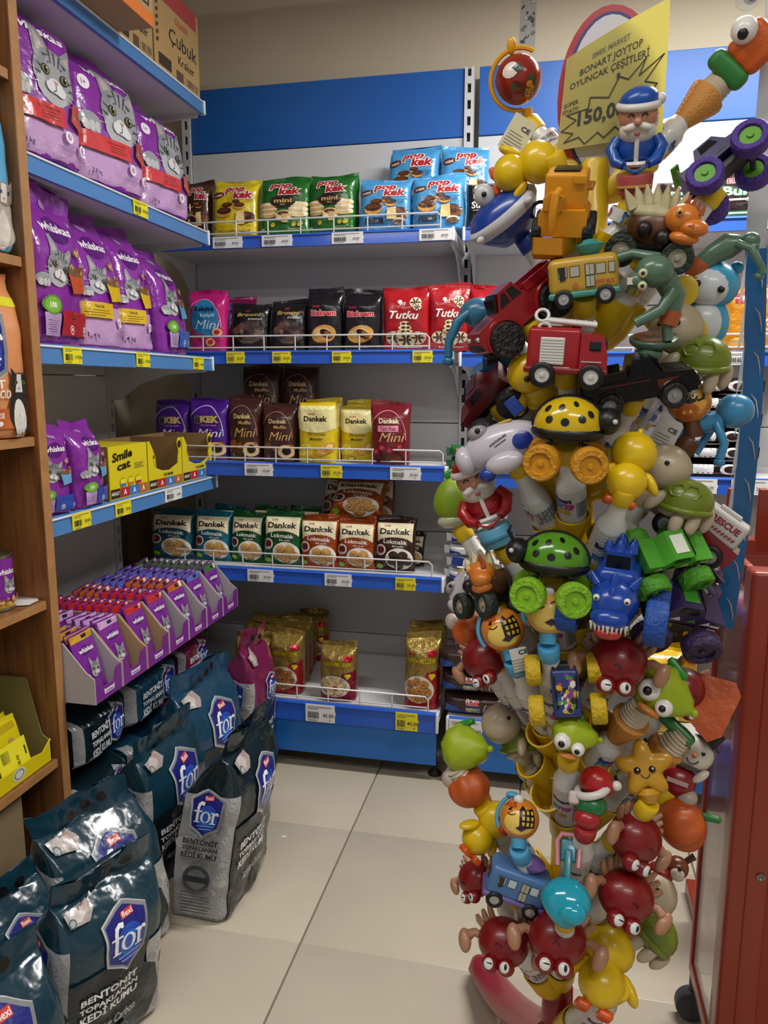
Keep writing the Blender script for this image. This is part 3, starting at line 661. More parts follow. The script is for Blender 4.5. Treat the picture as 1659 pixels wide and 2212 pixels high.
def d_ikram(P, w, h):
    P.rect(-w*.62, .56*h, w*.62, .93*h, '#e9e0a0'); P.ell(0, .60*h, .52*w, .1*h, '#e9e0a0', 0, 20)
    P.text('ÜLKER', -.1*w, .80*h, .026*h, '#c03040', w=.2*w, bold=.03); P.text('Dankek', 0, .725*h, .085*h, '#241a14', w=.62*w, bold=.03)
    P.text('İkramlık', .04*w, .48*h, .05*h, '#2a2416', w=.5*w, bold=0, shear=.25); P.text('Madelin', .02*w, .40*h, .045*h, '#2a2416', w=.34*w)
    for x, z in ((-.28, .26), (-.36, .18), (-.2, .2)): P.ell(x*w, z*h, .12*w, .06*h, '#f0e468', 0, 14); P.ell(x*w, z*h, .09*w, .045*h, '#dcc830', 0, 12)
    for i in range(3): P.ell((.15+.11*i)*w, (.2+.03*i)*h, .17*w, .075*h, ('#d89a3c', '#e2ae54', '#cc8a30')[i], 40, 14); P.ell((.15+.11*i)*w, (.22+.03*i)*h, .1*w, .04*h, '#f0cc80', 40, 10)
    P.ell(-.15*w, .06*h, .12*w, .04*h, '#3a2a10', 0, 12); P.ell(-.15*w, .06*h, .1*w, .03*h, '#e8dc40', 0, 12)
def d_lokma(col, ink):
    def f(P, w, h):
        P.rect(-w*.46, .55*h, w*.46, .88*h, '#e6dcb8'); P.ell(0, .56*h, .46*w, .05*h, '#e6dcb8', 0, 18)
        P.text('ÜLKER', -.2*w, .83*h, .028*h, '#b02838', w=.16*w, bold=.03); P.text('Dankek', 0, .735*h, .1*h, '#2a1c18', w=.74*w, bold=.035)
        P.ell(0, .53*h, .44*w, .1*h, ink, 0, 18); P.text('Lokmalık', .02*w, .55*h, .075*h, '#f2eee2', w=.6*w, bold=.015, rot=-3); P.text('Kek', .1*w, .47*h, .03*h, '#e8e0c8', w=.3*w)
        P.ell(-.36*w, .40*h, .14*w, .1*h, '#d8d0c0', 0, 14); P.ell(-.36*w, .40*h, .1*w, .075*h, '#5a1420', 0, 12)
        P.ell(.12*w, .24*h, .36*w, .2*h, '#ece6dc', 0, 20)
        cc = '#3a221c' if col == '#3c241c' else '#d9a860'
        for x, z in ((-.02, .31), (.22, .31), (-.06, .19), (.14, .2), (.32, .2), (.1, .12)): P.ell(x*w, z*h, .13*w, .075*h, '#8a6030' if cc != '#3a221c' else '#241410', 0, 14); P.ell(x*w, z*h+.008*h, .12*w, .065*h, cc, 0, 14); blobs(P, x*w, z*h, .07*w, .04*h, 4, .012*w, ['#4a2c18', '#a87838'], int(x*50))
        P.ell(-.38*w, .1*h, .08*w, .05*h, '#8cb82c', 0, 10)
    return f
def d_browni(P, w, h):
    P.text('ETİ', -.02*w, .80*h, .035*h, '#c8283c', w=.1*w, bold=.05); P.text('Browni', .02*w, .72*h, .075*h, '#c8a850', w=.6*w, bold=.02, shear=.2); P.text('intense', .18*w, .63*h, .045*h, '#d8d4cc', w=.36*w, shear=.25)
    P.ell(0, .34*h, .38*w, .24*h, '#3a2a24', 0, 18); blobs(P, 0, .34*h, .3*w, .2*h, 14, .11*w, ['#4e362c', '#38251f', '#6a4838', '#2a1a16', '#8a6a54'], 4); P.ell(.1*w, .2*h, .3*w, .07*h, '#57463e', 10, 14); P.arc(0, .34*h, .3*w, .2*h, 190, 340, .012*w, '#7e6a60')
def d_biskrem(P, w, h):
    P.text('ÜLKER', -.2*w, .70*h, .03*h, '#c02c40', w=.2*w, bold=.04); P.text('Biskrem', .0, .60*h, .085*h, '#d8273c', w=.68*w, bold=.04, out='#f0eceb', owid=.045)
    P.ell(0, .26*h, .37*w, .16*h, '#3c2114', 12, 20); P.ell(0, .27*h, .35*w, .14*h, '#d8a254', 8, 20); P.ell(-.06*w, .3*h, .24*w, .07*h, '#edc884', 8, 16); P.ell(.08*w, .27*h, .2*w, .06*h, '#2a1410', -30, 14); P.ell(.14*w, .26*h, .13*w, .04*h, '#8a5a34', -35, 12)
    fine(P, -.2*w, .3*w, .07*h, 2, .02*h, '#8a8a8a', .006*h)
def pin(P, x, z, r):
    P.ell(x, z, r, r*.85, '#ead9b4', 0, 16)
    for i in range(6): a = i*60; P.ell(x+.5*r*math.cos(math.radians(a)), z+.42*r*math.sin(math.radians(a)), .42*r, .13*r, '#4a2412', a, 8)
def d_tutku(P, w, h):
    P.ell(-.12*w, .765*h, .05*w, .032*h, '#f0e8e4', 0, 10); P.text('ETİ', -.06*w, .73*h, .035*h, '#f2ecec', w=.12*w, bold=.04); pin(P, .22*w, .75*h, .13*w); pin(P, .26*w, .68*h, .09*w)
    P.text('Tutku', -.02*w, .56*h, .12*h, '#f4f0ee', w=.62*w, bold=.02, shear=.3, rot=-2)
    for i, z in enumerate((.42, .36, .30)): P.ell(0, z*h, (.11+.03*i)*w, .04*h, '#e6d0a4', 0, 14); P.ell(-.03*w, z*h, .05*w, .02*h, '#4a2412', 0, 10); P.ell(.07*w, z*h, .04*w, .02*h, '#4a2412', 0, 10)
    for x, z, r in ((-.25, .2, .17), (.02, .17, .2), (.28, .2, .16)): pin(P, x*w, z*h, r*w)
    P.text('Kakaolu Bisküvi', .05*w, .06*h, .026*h, '#f0dede', w=.6*w)
def d_hani(picked, side='#a8182c'):
    def f(P, w, h):
        P.poly([(.16*w, .50*h), (w*.62, .56*h), (w*.62, .01*h), (-w*.62, .01*h), (-w*.62, .12*h), (-.1*w, .14*h)], side)
        P.text('ÜLKER', -.26*w, .74*h, .028*h, '#b8283c', w=.2*w, bold=.04); P.text('HANIMELLER', .02*w, .665*h, .065*h, '#e8cc1c', w=.76*w, bold=.03, shear=.1, out='#1c1408', owid=.03)
        P.text('Kurabiye', .05*w, .58*h, .035*h, '#c08a30', w=.4*w, shear=.2); P.rect(.2*w, .72*h, .45*w, .8*h, '#b8182c')
        P.ell(-.06*w, .27*h, .44*w, .19*h, '#efe8da', 0, 22)
        if picked == 'white':
            for x, z in ((-.32, .33), (-.14, .36), (.06, .36), (-.26, .24), (-.06, .26), (.14, .27), (-.14, .17), (.06, .18)): P.ell(x*w, z*h, .12*w, .07*h, '#b08850', 0, 14); P.ell(x*w, z*h+.01*h, .11*w, .06*h, '#ead2a0', 0, 14)
            P.ell(-.02*w, .25*h, .08*w, .04*h, '#a02828', -20, 10)
        else:
            for x, z in ((-.32, .34), (-.12, .37), (.1, .34), (-.26, .24), (-.04, .25), (.18, .24), (-.14, .15), (.08, .15)): cookie(P, x*w, z*h, .14*w, '#c88a48')
        P.ell(.29*w, .475*h, .05*w, .033*h, '#e8d824', 0, 10); P.ell(.35*w, .475*h, .05*w, .033*h, '#e8d824', 0, 10); P.poly([(.25*w, .465*h), (.39*w, .465*h), (.32*w, .41*h)], '#e8d824')
    return f
def d_burcak(P, w, h):
    P.ell(-.2*w, .86*h, .06*w, .04*h, '#e8e8e4', 0, 10); P.text('ETİ', -.04*w, .80*h, .05*h, '#d02838', w=.16*w, bold=.05, out='#f0eeec'); P.text('Burçak', 0, .68*h, .085*h, '#e6ece2', w=.56*w, bold=.02, out='#1f6a34', owid=.05)
    P.text('Sultani', .02*w, .50*h, .14*h, '#f0f0ee', w=.7*w, bold=.03); P.text('üzümlü kaplamalı', 0, .39*h, .03*h, '#d8d8d4', w=.6*w); fine(P, -.35*w, .0, .14*h, 2, .04*h, '#a8a8a8', .01*h)
def d_torku(P, w, h):
    P.rect(-w*.32, .73*h, w*.30, .88*h, '#a81c2c'); P.text('Torku', 0, .80*h, .09*h, '#f4f0f0', w=.42*w, bold=.04); P.arc(0, .93*h, .2*w, .03*h, 200, 340, .02*w, '#b83030')
    P.text('Krem', .12*w, .46*h, .15*h, '#f4efe6', w=.5*w, bold=.03, shear=.2, rot=3); P.text('Bisküvi', .2*w, .34*h, .055*h, '#f4efe6', w=.3*w)
    for x in (-.2, .15): P.ell(x*w, .13*h, .2*w, .09*h, '#e8a83c', 0, 16); P.ell(x*w, .15*h, .15*w, .06*h, '#f0c468', 0, 14)
def d_kremali(bg, ink, blue):
    def f(P, w, h):
        if bg: P.rect(-w*.47, .12*h, w*.47, .88*h, bg)
        P.poly([(-w*.5, .1*h), (-.18*w, .1*h), (-.30*w, .45*h), (-w*.5, .55*h)], blue); P.rect(.44*w, .1*h, w*.5, .9*h, blue)
        P.text('ÜLKER', -.05*w, .66*h, .2*h, '#c81c34', w=.2*w, bold=.05, out='#f2ecec', owid=.05); P.rect(-.16*w, .18*h, .06*w, .48*h, blue if ink else '#1c2c6c'); P.text('KREMALI', -.05*w, .33*h, .18*h, '#e8d83c', w=.2*w, bold=.04)
        for x in (.2, .32): P.ell(x*w, .38*h, .08*w, .3*h, '#caa468' if not ink else '#4a2c20', 20, 14); P.arc(x*w, .38*h, .08*w, .3*h, 120, 300, .008*w, '#e8dccc')
        P.text('8', .40*w, .7*h, .2*h, '#e8d83c', bold=.04)
    return f
def d_plainpack(cols, word=None, wc='#ffffff'):
    def f(P, w, h):
        P.rect(-w*.35, .2*h, -.05*w, .8*h, cols[0]); P.ell(.18*w, .5*h, .14*w, .34*h, cols[1], 0, 16); P.ell(.2*w, .5*h, .1*w, .24*h, cols[2], 0, 14)
        if word: P.text(word, -.05*w, .55*h, .4*h, wc, w=.4*w, bold=.03, shear=.2)
    return f
def d_yellowbag(P, w, h):
    P.text('SAKLIKÖY', -.05*w, .80*h, .05*h, '#3a2c08', w=.5*w, bold=.02); P.poly([(.1*w, .9*h), (.42*w, .88*h), (.42*w, .76*h), (.28*w, .8*h)], '#d04a4a')
    P.rect(-w*.45, .42*h, .05*w, .54*h, '#20206a'); P.text('KREMALI', -.18*w, .48*h, .07*h, '#f0e8c8', w=.38*w)
    P.ell(.2*w, .5*h, .2*w, .12*h, '#e8d49c', 0, 20); cookie(P, .2*w, .5*h, .16*w, '#c89048', '#8a5a28'); blobs(P, .0, .2*h, .35*w, .1*h, 18, .05*w, ['#ecd890', '#e0bc58', '#f4e8b8', '#c8983c'])

# ---- helpers to stand packets on the shelves: pixel span of the packet gives its place and size on the shelf's plane
def stand(name, label, cat, group, mat, draw, px0, px1, pytop, shelf, back=.05, d=.05, pmat=None, rz=0, tilt=0, z0=0.0, seed=0, kind='block', w_in=None, **kw):
    z, yf = shelf; Y = yf+back
    a, b = atY(px0, 800, Y), atY(px1, 800, Y); w = (b.x-a.x)*.965 if w_in is None else w_in; cx = (a.x+b.x)/2
    h = (atY((px0+px1)/2, pytop, Y).z-z-z0)/max(.6, math.cos(math.radians(tilt)))
    args = dict(top=.22, fin=.05, bulge=.008, wr=.0022, seed=seed or int(px0), fw=1.02)
    if kind == 'pillow': args = dict(top=.3, fin=.05, bot=.3, bfin=.05, r=.9, bulge=.004, wr=.0022, seed=seed or int(px0), fw=1.05)
    args.update(kw)
    B = Bag(w, d, h, **args)
    zz = z+z0+.001+(.5*d*math.sin(math.radians(abs(tilt))) if kind != 'pillow' else .012*math.sin(math.radians(abs(tilt))))
    return bag(name, label, cat, group, B, mat, draw, (cx, Y+d/2, zz), (math.radians(-tilt), 0, math.radians(rz)), pmat)
G1, G2, G3, G4, G5 = 'packs on the top shelf of the middle bay', 'packs on the second shelf of the middle bay', 'packs on the third shelf of the middle bay', 'packs on the fourth shelf of the middle bay', 'biscuit bags on the bottom shelf of the middle bay'
# shelf 1
stand('snack_cake_bag', 'dark brown cake bag at the left end of the top shelf, partly behind purple bag', 'snack bag', G1, film('#4a2a1c'), d_pop('', 'choc'), 400, 462, 386, S1, .05, .07, tilt=8)
stand('snack_cake_bag', 'bright yellow mini cake bag on the top shelf beside the brown one', 'snack bag', G1, film('#dcc61a'), d_pop('', 'banana'), 465, 562, 385, S1, .04, .07, tilt=6)
stand('snack_cake_bag', 'green mini cake bag on the top shelf beside the yellow bag', 'snack bag', G1, film('#1d6a22'), d_pop('', 'green'), 564, 672, 379, S1, .04, .07, tilt=5)
stand('snack_cake_bag', 'green mini cake bag on the top shelf beside the front blue bag', 'snack bag', G1, film('#1d6a22'), d_pop('', 'green'), 666, 770, 375, S1, .04, .07, rz=-6, tilt=6, lean=-.01)
stand('snack_cake_bag', 'light blue mini cake bag at the front of the top shelf beside the green bags', 'snack bag', G1, film('#4a9bd2'), d_pop('', 'coco'), 773, 884, 383, S1, .03, .07, tilt=4)
stand('snack_cake_bag', 'light blue mini cake bag at the front of the top shelf beside the black pack', 'snack bag', G1, film('#4a9bd2'), d_pop('', 'coco'), 884, 997, 372, S1, .03, .075, tilt=3)
stand('snack_cake_bag', 'light blue mini cake bag raised behind, its left edge above the green bags', 'snack bag', G1, film('#4a9bd2'), d_pop('', 'coco'), 830, 940, 312, S1, .16, .07, z0=.085, tilt=10, rz=-8)
stand('snack_cake_bag', 'light blue mini cake bag raised behind, nearest the shelving joint', 'snack bag', G1, film('#4a9bd2'), d_pop('', 'coco'), 943, 1046, 310, S1, .16, .07, z0=.085, tilt=8, rz=8)
for k, (px0, px1, nm) in enumerate(((835, 925, 'upright light blue cake bag at the back under the raised left one'), (935, 1010, 'upright light blue cake bag at the back under the raised right one'))):
    stand('snack_cake_bag', nm, 'snack bag', G1, film('#4a9bd2'), None, px0, px1, 415, S1, .16, .07, top=.08, fin=.02)
stand('biscuit_pack', 'black biscuit pack with white lettering on the top shelf, half hidden by the toy ship', 'biscuit pack', None, film('#1a1616'), d_burcak, 999, 1074, 392, S1, .03, .06, top=.06, fin=.03)
# shelf 2
stand('snack_cake_bag', 'magenta mini cake bag at the front of the second shelf beside the purple cat food', 'snack bag', G2, film('#c01c78'), d_mini('Kekstra', '#181018', '#2a7fb4', 'kalpli', 'Mini', '#d4d8ec', '#e8a4d4', px_pink), 408, 490, 627, S2, .04, .06)
stand('snack_cake_bag', 'magenta mini cake bag tucked behind the front magenta one', 'snack bag', G2, film('#c01c78'), d_mini('Kekstra', '#181018', '#2a7fb4', 'kalpli', 'Mini', '#d4d8ec', '#e8a4d4', px_pink), 468, 548, 640, S2, .13, .06, rz=14, tilt=8)
stand('snack_cake_bag', 'small black cake bag on the second shelf beside the magenta bags', 'snack bag', G2, film('#121114'), d_browni, 494, 580, 656, S2, .04, .06, tilt=8)
stand('snack_cake_bag', 'small black cake bag on the second shelf beside the tall black biscuit bags', 'snack bag', G2, film('#121114'), d_browni, 582, 664, 648, S2, .04, .06, tilt=5)
stand('biscuit_bag', 'tall black biscuit bag with red lettering, left one of two on the second shelf', 'biscuit bag', G2, film('#131118'), d_biskrem, 662, 740, 620, S2, .03, .06, fin=.08)
stand('biscuit_bag', 'tall black biscuit bag with red lettering beside the red biscuit bags', 'biscuit bag', G2, film('#131118'), d_biskrem, 739, 824, 624, S2, .03, .06, fin=.08, rz=-4)
stand('biscuit_bag', 'red biscuit bag on the second shelf beside the black bags', 'biscuit bag', G2, film('#a8141e'), d_tutku, 824, 926, 619, S2, .03, .05, kind='pillow')
stand('biscuit_bag', 'red biscuit bag on the second shelf beside the shelving joint', 'biscuit bag', G2, film('#a8141e'), d_tutku, 922, 1012, 612, S2, .04, .05, kind='pillow', rz=8)
stand('biscuit_bag', 'red biscuit bag past the shelving joint, behind the blue toy arm', 'biscuit bag', None, film('#a8141e'), d_tutku, 1012, 1100, 615, (S2[0]-.01, S2[1]), .04, .05, kind='pillow')
# shelf 3
stand('snack_cake_bag', 'violet mini cake bag on the third shelf, half behind the yellow pet food boxes', 'snack bag', G3, film('#4a1a88'), d_8kek, 326, 405, 866, S3, .06, .06)
stand('snack_cake_bag', 'violet mini cake bag on the third shelf beside the brown muffin bags', 'snack bag', G3, film('#4a1a88'), d_8kek, 402, 488, 862, S3, .05, .06)
muf = lambda: d_mini('Dankek', '#d8c08a', None, 'Muffin', 'Mini', '#cfa868', '#b07858', px_muffin)
stand('snack_cake_bag', 'dark brown muffin bag on the third shelf beside the violet bags', 'snack bag', G3, film('#40201c'), muf(), 486, 560, 857, S3, .05, .06)
stand('snack_cake_bag', 'dark brown muffin bag on the third shelf beside the yellow bags', 'snack bag', G3, film('#40201c'), muf(), 561, 638, 872, S3, .04, .06)
for k, (x0, x1, nm) in enumerate(((517, 602, 'shaded brown muffin bag at the back of the third shelf, left one of two'), (605, 682, 'shaded brown muffin bag at the back of the third shelf, right one of two'))):
    stand('snack_cake_bag', nm, 'snack bag', G3, film('#3a201c'), muf(), x0, x1, 792, S3, .2, .06, z0=.10, tilt=4)  # shade put into the colour: darker copy of the front muffin film
    stand('snack_cake_bag', ('left', 'right')[k]+' brown muffin bag at the back holding up the shaded pair', 'snack bag', G3, film('#3a201c'), None, x0+4, x1-2, 905, S3, .19, .07, top=.06, fin=.02)
stand('snack_cake_bag', 'pale yellow lemon cake bag on the third shelf beside the brown bags', 'snack bag', G3, film('#d8bc1c'), d_ikram, 640, 722, 868, S3, .03, .06, top=.1, fin=.03)
stand('snack_cake_bag', 'pale yellow lemon cake bag tucked right behind the first yellow one', 'snack bag', G3, film('#d8bc1c'), d_ikram, 655, 734, 862, S3, .11, .06, top=.1, fin=.03)
stand('snack_cake_bag', 'pale yellow lemon cake bag on the third shelf beside the maroon bag', 'snack bag', G3, film('#d8bc1c'), d_ikram, 732, 808, 876, S3, .105, .06, top=.1, fin=.03)
stand('snack_cake_bag', 'pale yellow lemon cake bag at the back, behind the second yellow bag', 'snack bag', G3, film('#d8bc1c'), d_ikram, 744, 822, 866, S3, .175, .06, top=.1, fin=.03)
stand('snack_cake_bag', 'maroon mini cake bag turned at an angle at the right of the third shelf', 'snack bag', G3, film('#6a1420'), d_mini('Dankek', '#efe2b8', None, 'Tart Kek', 'Mini', '#c8a070', '#d88a98', px_straw, '#e08aa0'), 796, 884, 868, S3, .016, .07, rz=6, lean=.01)
# shelf 4
def lok(c, i): return d_lokma(c, i)
for px0, px1, pt, c, i, nm, bk in ((304, 398, 1105, '#0f5a68', '#0c4250', 'teal foil cake bag on the fourth shelf at the left end', .05), (402, 482, 1108, '#11708a', '#0e5066', 'teal foil cake bag on the fourth shelf beside the green bags', .05),
    (482, 556, 1110, '#16602c', '#0f3f20', 'green foil cake bag on the fourth shelf beside the teal bags', .05), (556, 642, 1108, '#16602c', '#0f3f20', 'green foil cake bag on the fourth shelf beside the orange bags', .03),
    (638, 724, 1118, '#a84a18', '#8a3a12', 'orange foil cake bag on the fourth shelf beside the green bags', .03), (722, 808, 1125, '#a84a18', '#8a3a12', 'orange foil cake bag on the fourth shelf beside the brown bag', .03),
    (808, 898, 1122, '#3c241c', '#3c241c', 'dark brown foil cake bag at the right of the fourth shelf', .03)):
    stand('snack_cake_bag', nm, 'snack bag', G4, film(c, .24, .9, 34, .35), lok(c, i), px0, px1, pt, S4, bk, .05, kind='pillow', tilt=7)
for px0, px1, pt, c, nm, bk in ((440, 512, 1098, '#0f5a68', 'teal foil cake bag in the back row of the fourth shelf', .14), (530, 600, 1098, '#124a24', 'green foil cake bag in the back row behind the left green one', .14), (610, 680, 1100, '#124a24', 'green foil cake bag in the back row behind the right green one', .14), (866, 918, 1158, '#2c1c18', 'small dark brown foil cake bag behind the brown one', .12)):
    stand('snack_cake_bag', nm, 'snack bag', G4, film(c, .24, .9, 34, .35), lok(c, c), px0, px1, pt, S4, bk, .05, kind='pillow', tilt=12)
stand('snack_cake_bag', 'shaded orange foil cake bag leaning at the back over the orange bags', 'snack bag', G4, film('#7a3418', .24, .9, 34, .35), lok('#7a3418', '#6a2a10'), 686, 772, 1030, S4, .22, .05, kind='pillow', z0=.09, tilt=14, rz=-6)  # film and ink darker than the front oranges, shade put into the colour
stand('snack_cake_bag', 'shaded orange foil cake bag leaning at the back nearest the brown bag', 'snack bag', G4, film('#7a3418', .24, .9, 34, .35), lok('#7a3418', '#6a2a10'), 765, 850, 1032, S4, .23, .05, kind='pillow', z0=.09, tilt=14, rz=6)  # same darkened orange, shade mixed into film and ink
stand('snack_cake_bag', 'shiny orange foil cake bag lying back on top of the orange pair', 'snack bag', G4, film('#b4561c', .2, .9, 30, .45), lok('#b4561c', '#8a3a12'), 700, 820, 1050, S4, .1, .05, kind='pillow', z0=.15, tilt=38, rz=-8)
# bottom shelf
gold = film('#9c8340', .3, 1.0, 34, .5)
for px0, px1, pt, pic, bk, nm, rz in ((566, 640, 1365, 'choc', .05, 'gold biscuit bag at the front left of the bottom shelf, beside the magenta litter bag', 0), (680, 764, 1392, 'white', .03, 'gold and crimson biscuit bag standing alone in the middle of the bottom shelf', 0), (876, 958, 1372, 'choc', .03, 'gold biscuit bag with chocolate chip cookies at the right of the bottom shelf', 0),
    (484, 570, 1372, 'choc', .06, 'gold biscuit bag at the far left of the bottom shelf behind the litter bags', 0)):
    stand('biscuit_bag', nm, 'biscuit bag', G5, gold, d_hani(pic, '#8a1434' if pic == 'white' else '#a81c20'), px0, px1, pt, S5, bk, .07, PR_FOIL, rz, top=.2, fin=.08)
for px0, px1, pt, bk, nm in ((575, 650, 1352, .13, 'gold biscuit bag second in the left row'), (590, 660, 1338, .21, 'gold biscuit bag third in the left row'), (600, 668, 1332, .29, 'gold biscuit bag fourth in the left row'), (632, 700, 1322, .36, 'gold biscuit bag at the very back of the left rows'), (505, 582, 1350, .15, 'gold biscuit bag second in the far left row'), (522, 596, 1330, .24, 'gold biscuit bag third in the far left row'),
    (880, 962, 1362, .11, 'gold biscuit bag second in the right row'), (886, 966, 1352, .19, 'gold biscuit bag third in the right row'), (896, 972, 1347, .27, 'gold biscuit bag last in the right row')):
    stand('biscuit_bag', nm, 'biscuit bag', G5, gold, d_hani('choc', '#a81c20'), px0, px1, pt, S5, bk, .07, PR_FOIL, 0, top=.2, fin=.08)

# ---- right-hand bay
def lying(name, label, cat, group, mat, draw, px0, px1, py, shelf, back, d, h, z0, rz=0, seed=0, pm=None):
    z, yf = shelf; Y = yf+back; a, b = atY(px0, py, Y), atY(px1, py, Y); w = b.x-a.x
    o = bag(name, label, cat, group, Bag(w, d, h, r=.8, top=.3, fin=0, bot=.3, bulge=.004, wr=.0016, seed=seed+int(px0+py)), mat, draw, ((a.x+b.x)/2, Y+d/2, z+z0+.0015), (0, 0, math.radians(rz)), pm)
    for sx in (-1, 1):       # crimped ends
        MB().prism([(sx*(w/2-.004), h*.2), (sx*(w/2+.014), h*.12), (sx*(w/2+.016), h*.86), (sx*(w/2-.004), h*.8)], -.0015, .0015).build('crimped_end', mat, o, 0)
    return o
B5 = (S5[0]-.006, S5[1]); B4 = (S4[0]-.012, S4[1]); B3 = (S3[0]-.012, S3[1]); B2 = (S2[0]-.01, S2[1]); B1 = (S1[0]-.002, S1[1])
for k, (x0, x1, y) in enumerate(((958, 1100, 1525), (953, 1095, 1470), (948, 1090, 1415))):
    lying('biscuit_pack', ('lowest', 'middle', 'topmost')[k]+' brown sandwich biscuit roll in the stack on the bottom shelf', 'biscuit pack', 'brown biscuit rolls', film('#2e1c18'), d_kremali(None, 1, '#1c4a9c'), x0, x1, y, B5, .02, .07, .068, .071*k, seed=k)
    lying('biscuit_pack', ('lowest', 'middle', 'topmost')[k]+' brown sandwich biscuit roll beside the first stack, behind the toys', 'biscuit pack', 'brown biscuit rolls', film('#2e1c18'), d_kremali(None, 1, '#1c4a9c'), x0+160, x1+150, y+14, B5, .02, .07, .068, .071*k, seed=k+7)
for k in range(6):
    lying('biscuit_pack', ('lowest', 'second', 'third', 'fourth', 'fifth', 'topmost')[k]+' white sandwich biscuit roll in the stack on the fourth shelf', 'biscuit pack', 'white biscuit rolls', film('#d6d8da'), d_kremali(None, 0, '#1c3c88'), 968+(k % 2)*5, 1085, 1240-k*27, B4, .03, .06, .036, .0385*k, seed=k)
for k in range(2):
    lying('wafer_pack', ('lower', 'upper')[k]+' green and orange wafer pack at the left end of the third shelf', 'wafer pack', 'green wafer packs', film('#1c6a38'), d_plainpack(['#d8762c', '#e0a83c', '#e8d8a8'], 'Gr', '#e8d83c'), 972, 1060, 985, B3, .03, .06, .036, .038*k, seed=k)
for k in range(6):
    lying('biscuit_pack', ('lowest', 'second', 'third', 'fourth', 'fifth', 'topmost')[k]+' black and white biscuit roll in the right stack on the third shelf', 'biscuit pack', 'black biscuit rolls', film('#141416', .2), d_plainpack(['#e0e0e0', '#d8d8d8', '#2a1c18']), 1475, 1625+(k % 2)*8, 1000, B3, .03, .07, .045, .047*k, seed=k)
for k in range(5):
    lying('biscuit_pack', ('lowest', 'second', 'third', 'fourth', 'topmost')[k]+' light blue biscuit roll in the right stack on the fourth shelf', 'biscuit pack', 'light blue biscuit rolls', film('#3f9cbc'), d_plainpack(['#d8c83c', '#d8a05c', '#c88a40']), 1462, 1600, 1250, B4, .03, .07, .045, .047*k, seed=k)
stand('biscuit_pack', 'dark teal biscuit pack with white lettering at the right edge of the fourth shelf', 'biscuit pack', None, film('#123a3c'), d_plainpack(['#123a3c', '#16403c', '#1c5048'], 'Kayf', '#f0f0f0'), 1600, 1690, 1185, B4, .04, .07)
stand('biscuit_pack', 'dark brown biscuit multipack with green band on the top shelf behind the green truck', 'biscuit pack', None, film('#2c1a18'), lambda P, w, h: (P.text('ETİ', -.28*w, .74*h, .08*h, '#d02838', w=.12*w, bold=.05, out='#f0eeec'), P.text('Burçak', -.08*w, .55*h, .17*h, '#eef0e8', w=.6*w, bold=.03, out='#1f6a34', owid=.06), P.text('tam buğday unlu', -.08*w, .38*h, .055*h, '#e0e0dc', w=.5*w), P.rect(-w*.5, .03*h, w*.5, .16*h, '#1f5a34'), P.text('3 paket', .1*w, .22*h, .08*h, '#d8d8d4', w=.3*w)), 1510, 1700, 362, B1, .03, .07, top=.06, fin=.02)
stand('biscuit_pack', 'dark brown biscuit multipack on the top shelf, behind the dinosaur car', 'biscuit pack', None, film('#2c1a18'), d_burcak, 1400, 1508, 390, B1, .05, .07, top=.06, fin=.02)
stand('biscuit_bag', 'orange biscuit bag with red badge on the second shelf at the right', 'biscuit bag', None, film('#cf8a1c', .24, .7, 30, .2), d_torku, 1556, 1668, 616, B2, .03, .06, kind='pillow', bot=.15, top=.2)
stand('biscuit_bag', 'orange biscuit bag behind the penguin toy on the second shelf', 'biscuit bag', None, film('#cf8a1c', .24, .7, 30, .2), d_torku, 1440, 1548, 622, B2, .05, .06, kind='pillow', bot=.15, top=.2)
for k, (x0, x1, yt) in enumerate(((1412, 1524, 1408), (1440, 1560, 1400))):
    stand('biscuit_bag', ('bright yellow biscuit bag on the bottom shelf beside the lime toy', 'bright yellow biscuit bag behind the front yellow one')[k], 'biscuit bag', 'yellow biscuit bags', film('#d8b41c'), d_yellowbag, x0, x1, yt, B5, .03+.09*k, .07, top=.14, fin=.04)
stand('biscuit_bag', 'dark olive bag with yellow flowers on the bottom shelf at the far right', 'biscuit bag', None, film('#2a3424'), lambda P, w, h: blobs(P, 0, .5*h, .4*w, .4*h, 16, .07*w, ['#d8a81c', '#e8c02c', '#1c2418']), 1440, 1560, 1335, B5, .24, .07)

# ------------------------------------------------------------------ pet food on the left shelving (packets face the aisle, +X)
def standL(name, label, cat, group, mat, draw, y0, y1, z, h, xf, d, tilt=0, rz=0, pmat=None, **kw):
    args = dict(top=.25, fin=.06, bulge=.012, wr=.003, seed=int(y0*100), fw=1.02); args.update(kw)
    B = Bag(y1-y0, d, h, **args)
    m = Matrix.Translation((xf-d/2, (y0+y1)/2, z+.002+.5*d*math.sin(math.radians(abs(tilt))))) @ Matrix.Rotation(PI/2+math.radians(rz), 4, 'Z') @ Matrix.Rotation(math.radians(-tilt), 4, 'X')
    o = bag(name, label, cat, group, B, mat, draw, (0, 0, 0), pmat=pmat); o.matrix_world = m
    return o
PURF = film(PUR, .22, .6, 20)
GA, GB, GC = 'large purple cat food bags on the upper left shelf', 'purple cat food bags on the middle left shelf', 'small purple cat food bags on the lower left shelf'
standL('cat_food_bag', 'large purple cat food bag on the upper left shelf beside the wooden bookcase', 'pet food bag', GA, PURF, d_cat_big('3.8 kg'), 1.464, 1.69, ZL[1], .325, -1.085, .12, 2, -9, lean=.02, top=.16, fin=.04)
standL('cat_food_bag', 'large purple cat food bag in the middle of the upper left shelf', 'pet food bag', GA, PURF, d_cat_big('3.8 kg'), 1.705, 1.968, ZL[1], .325, -1.085, .12, 2, -8, lean=.03, top=.18, fin=.06)
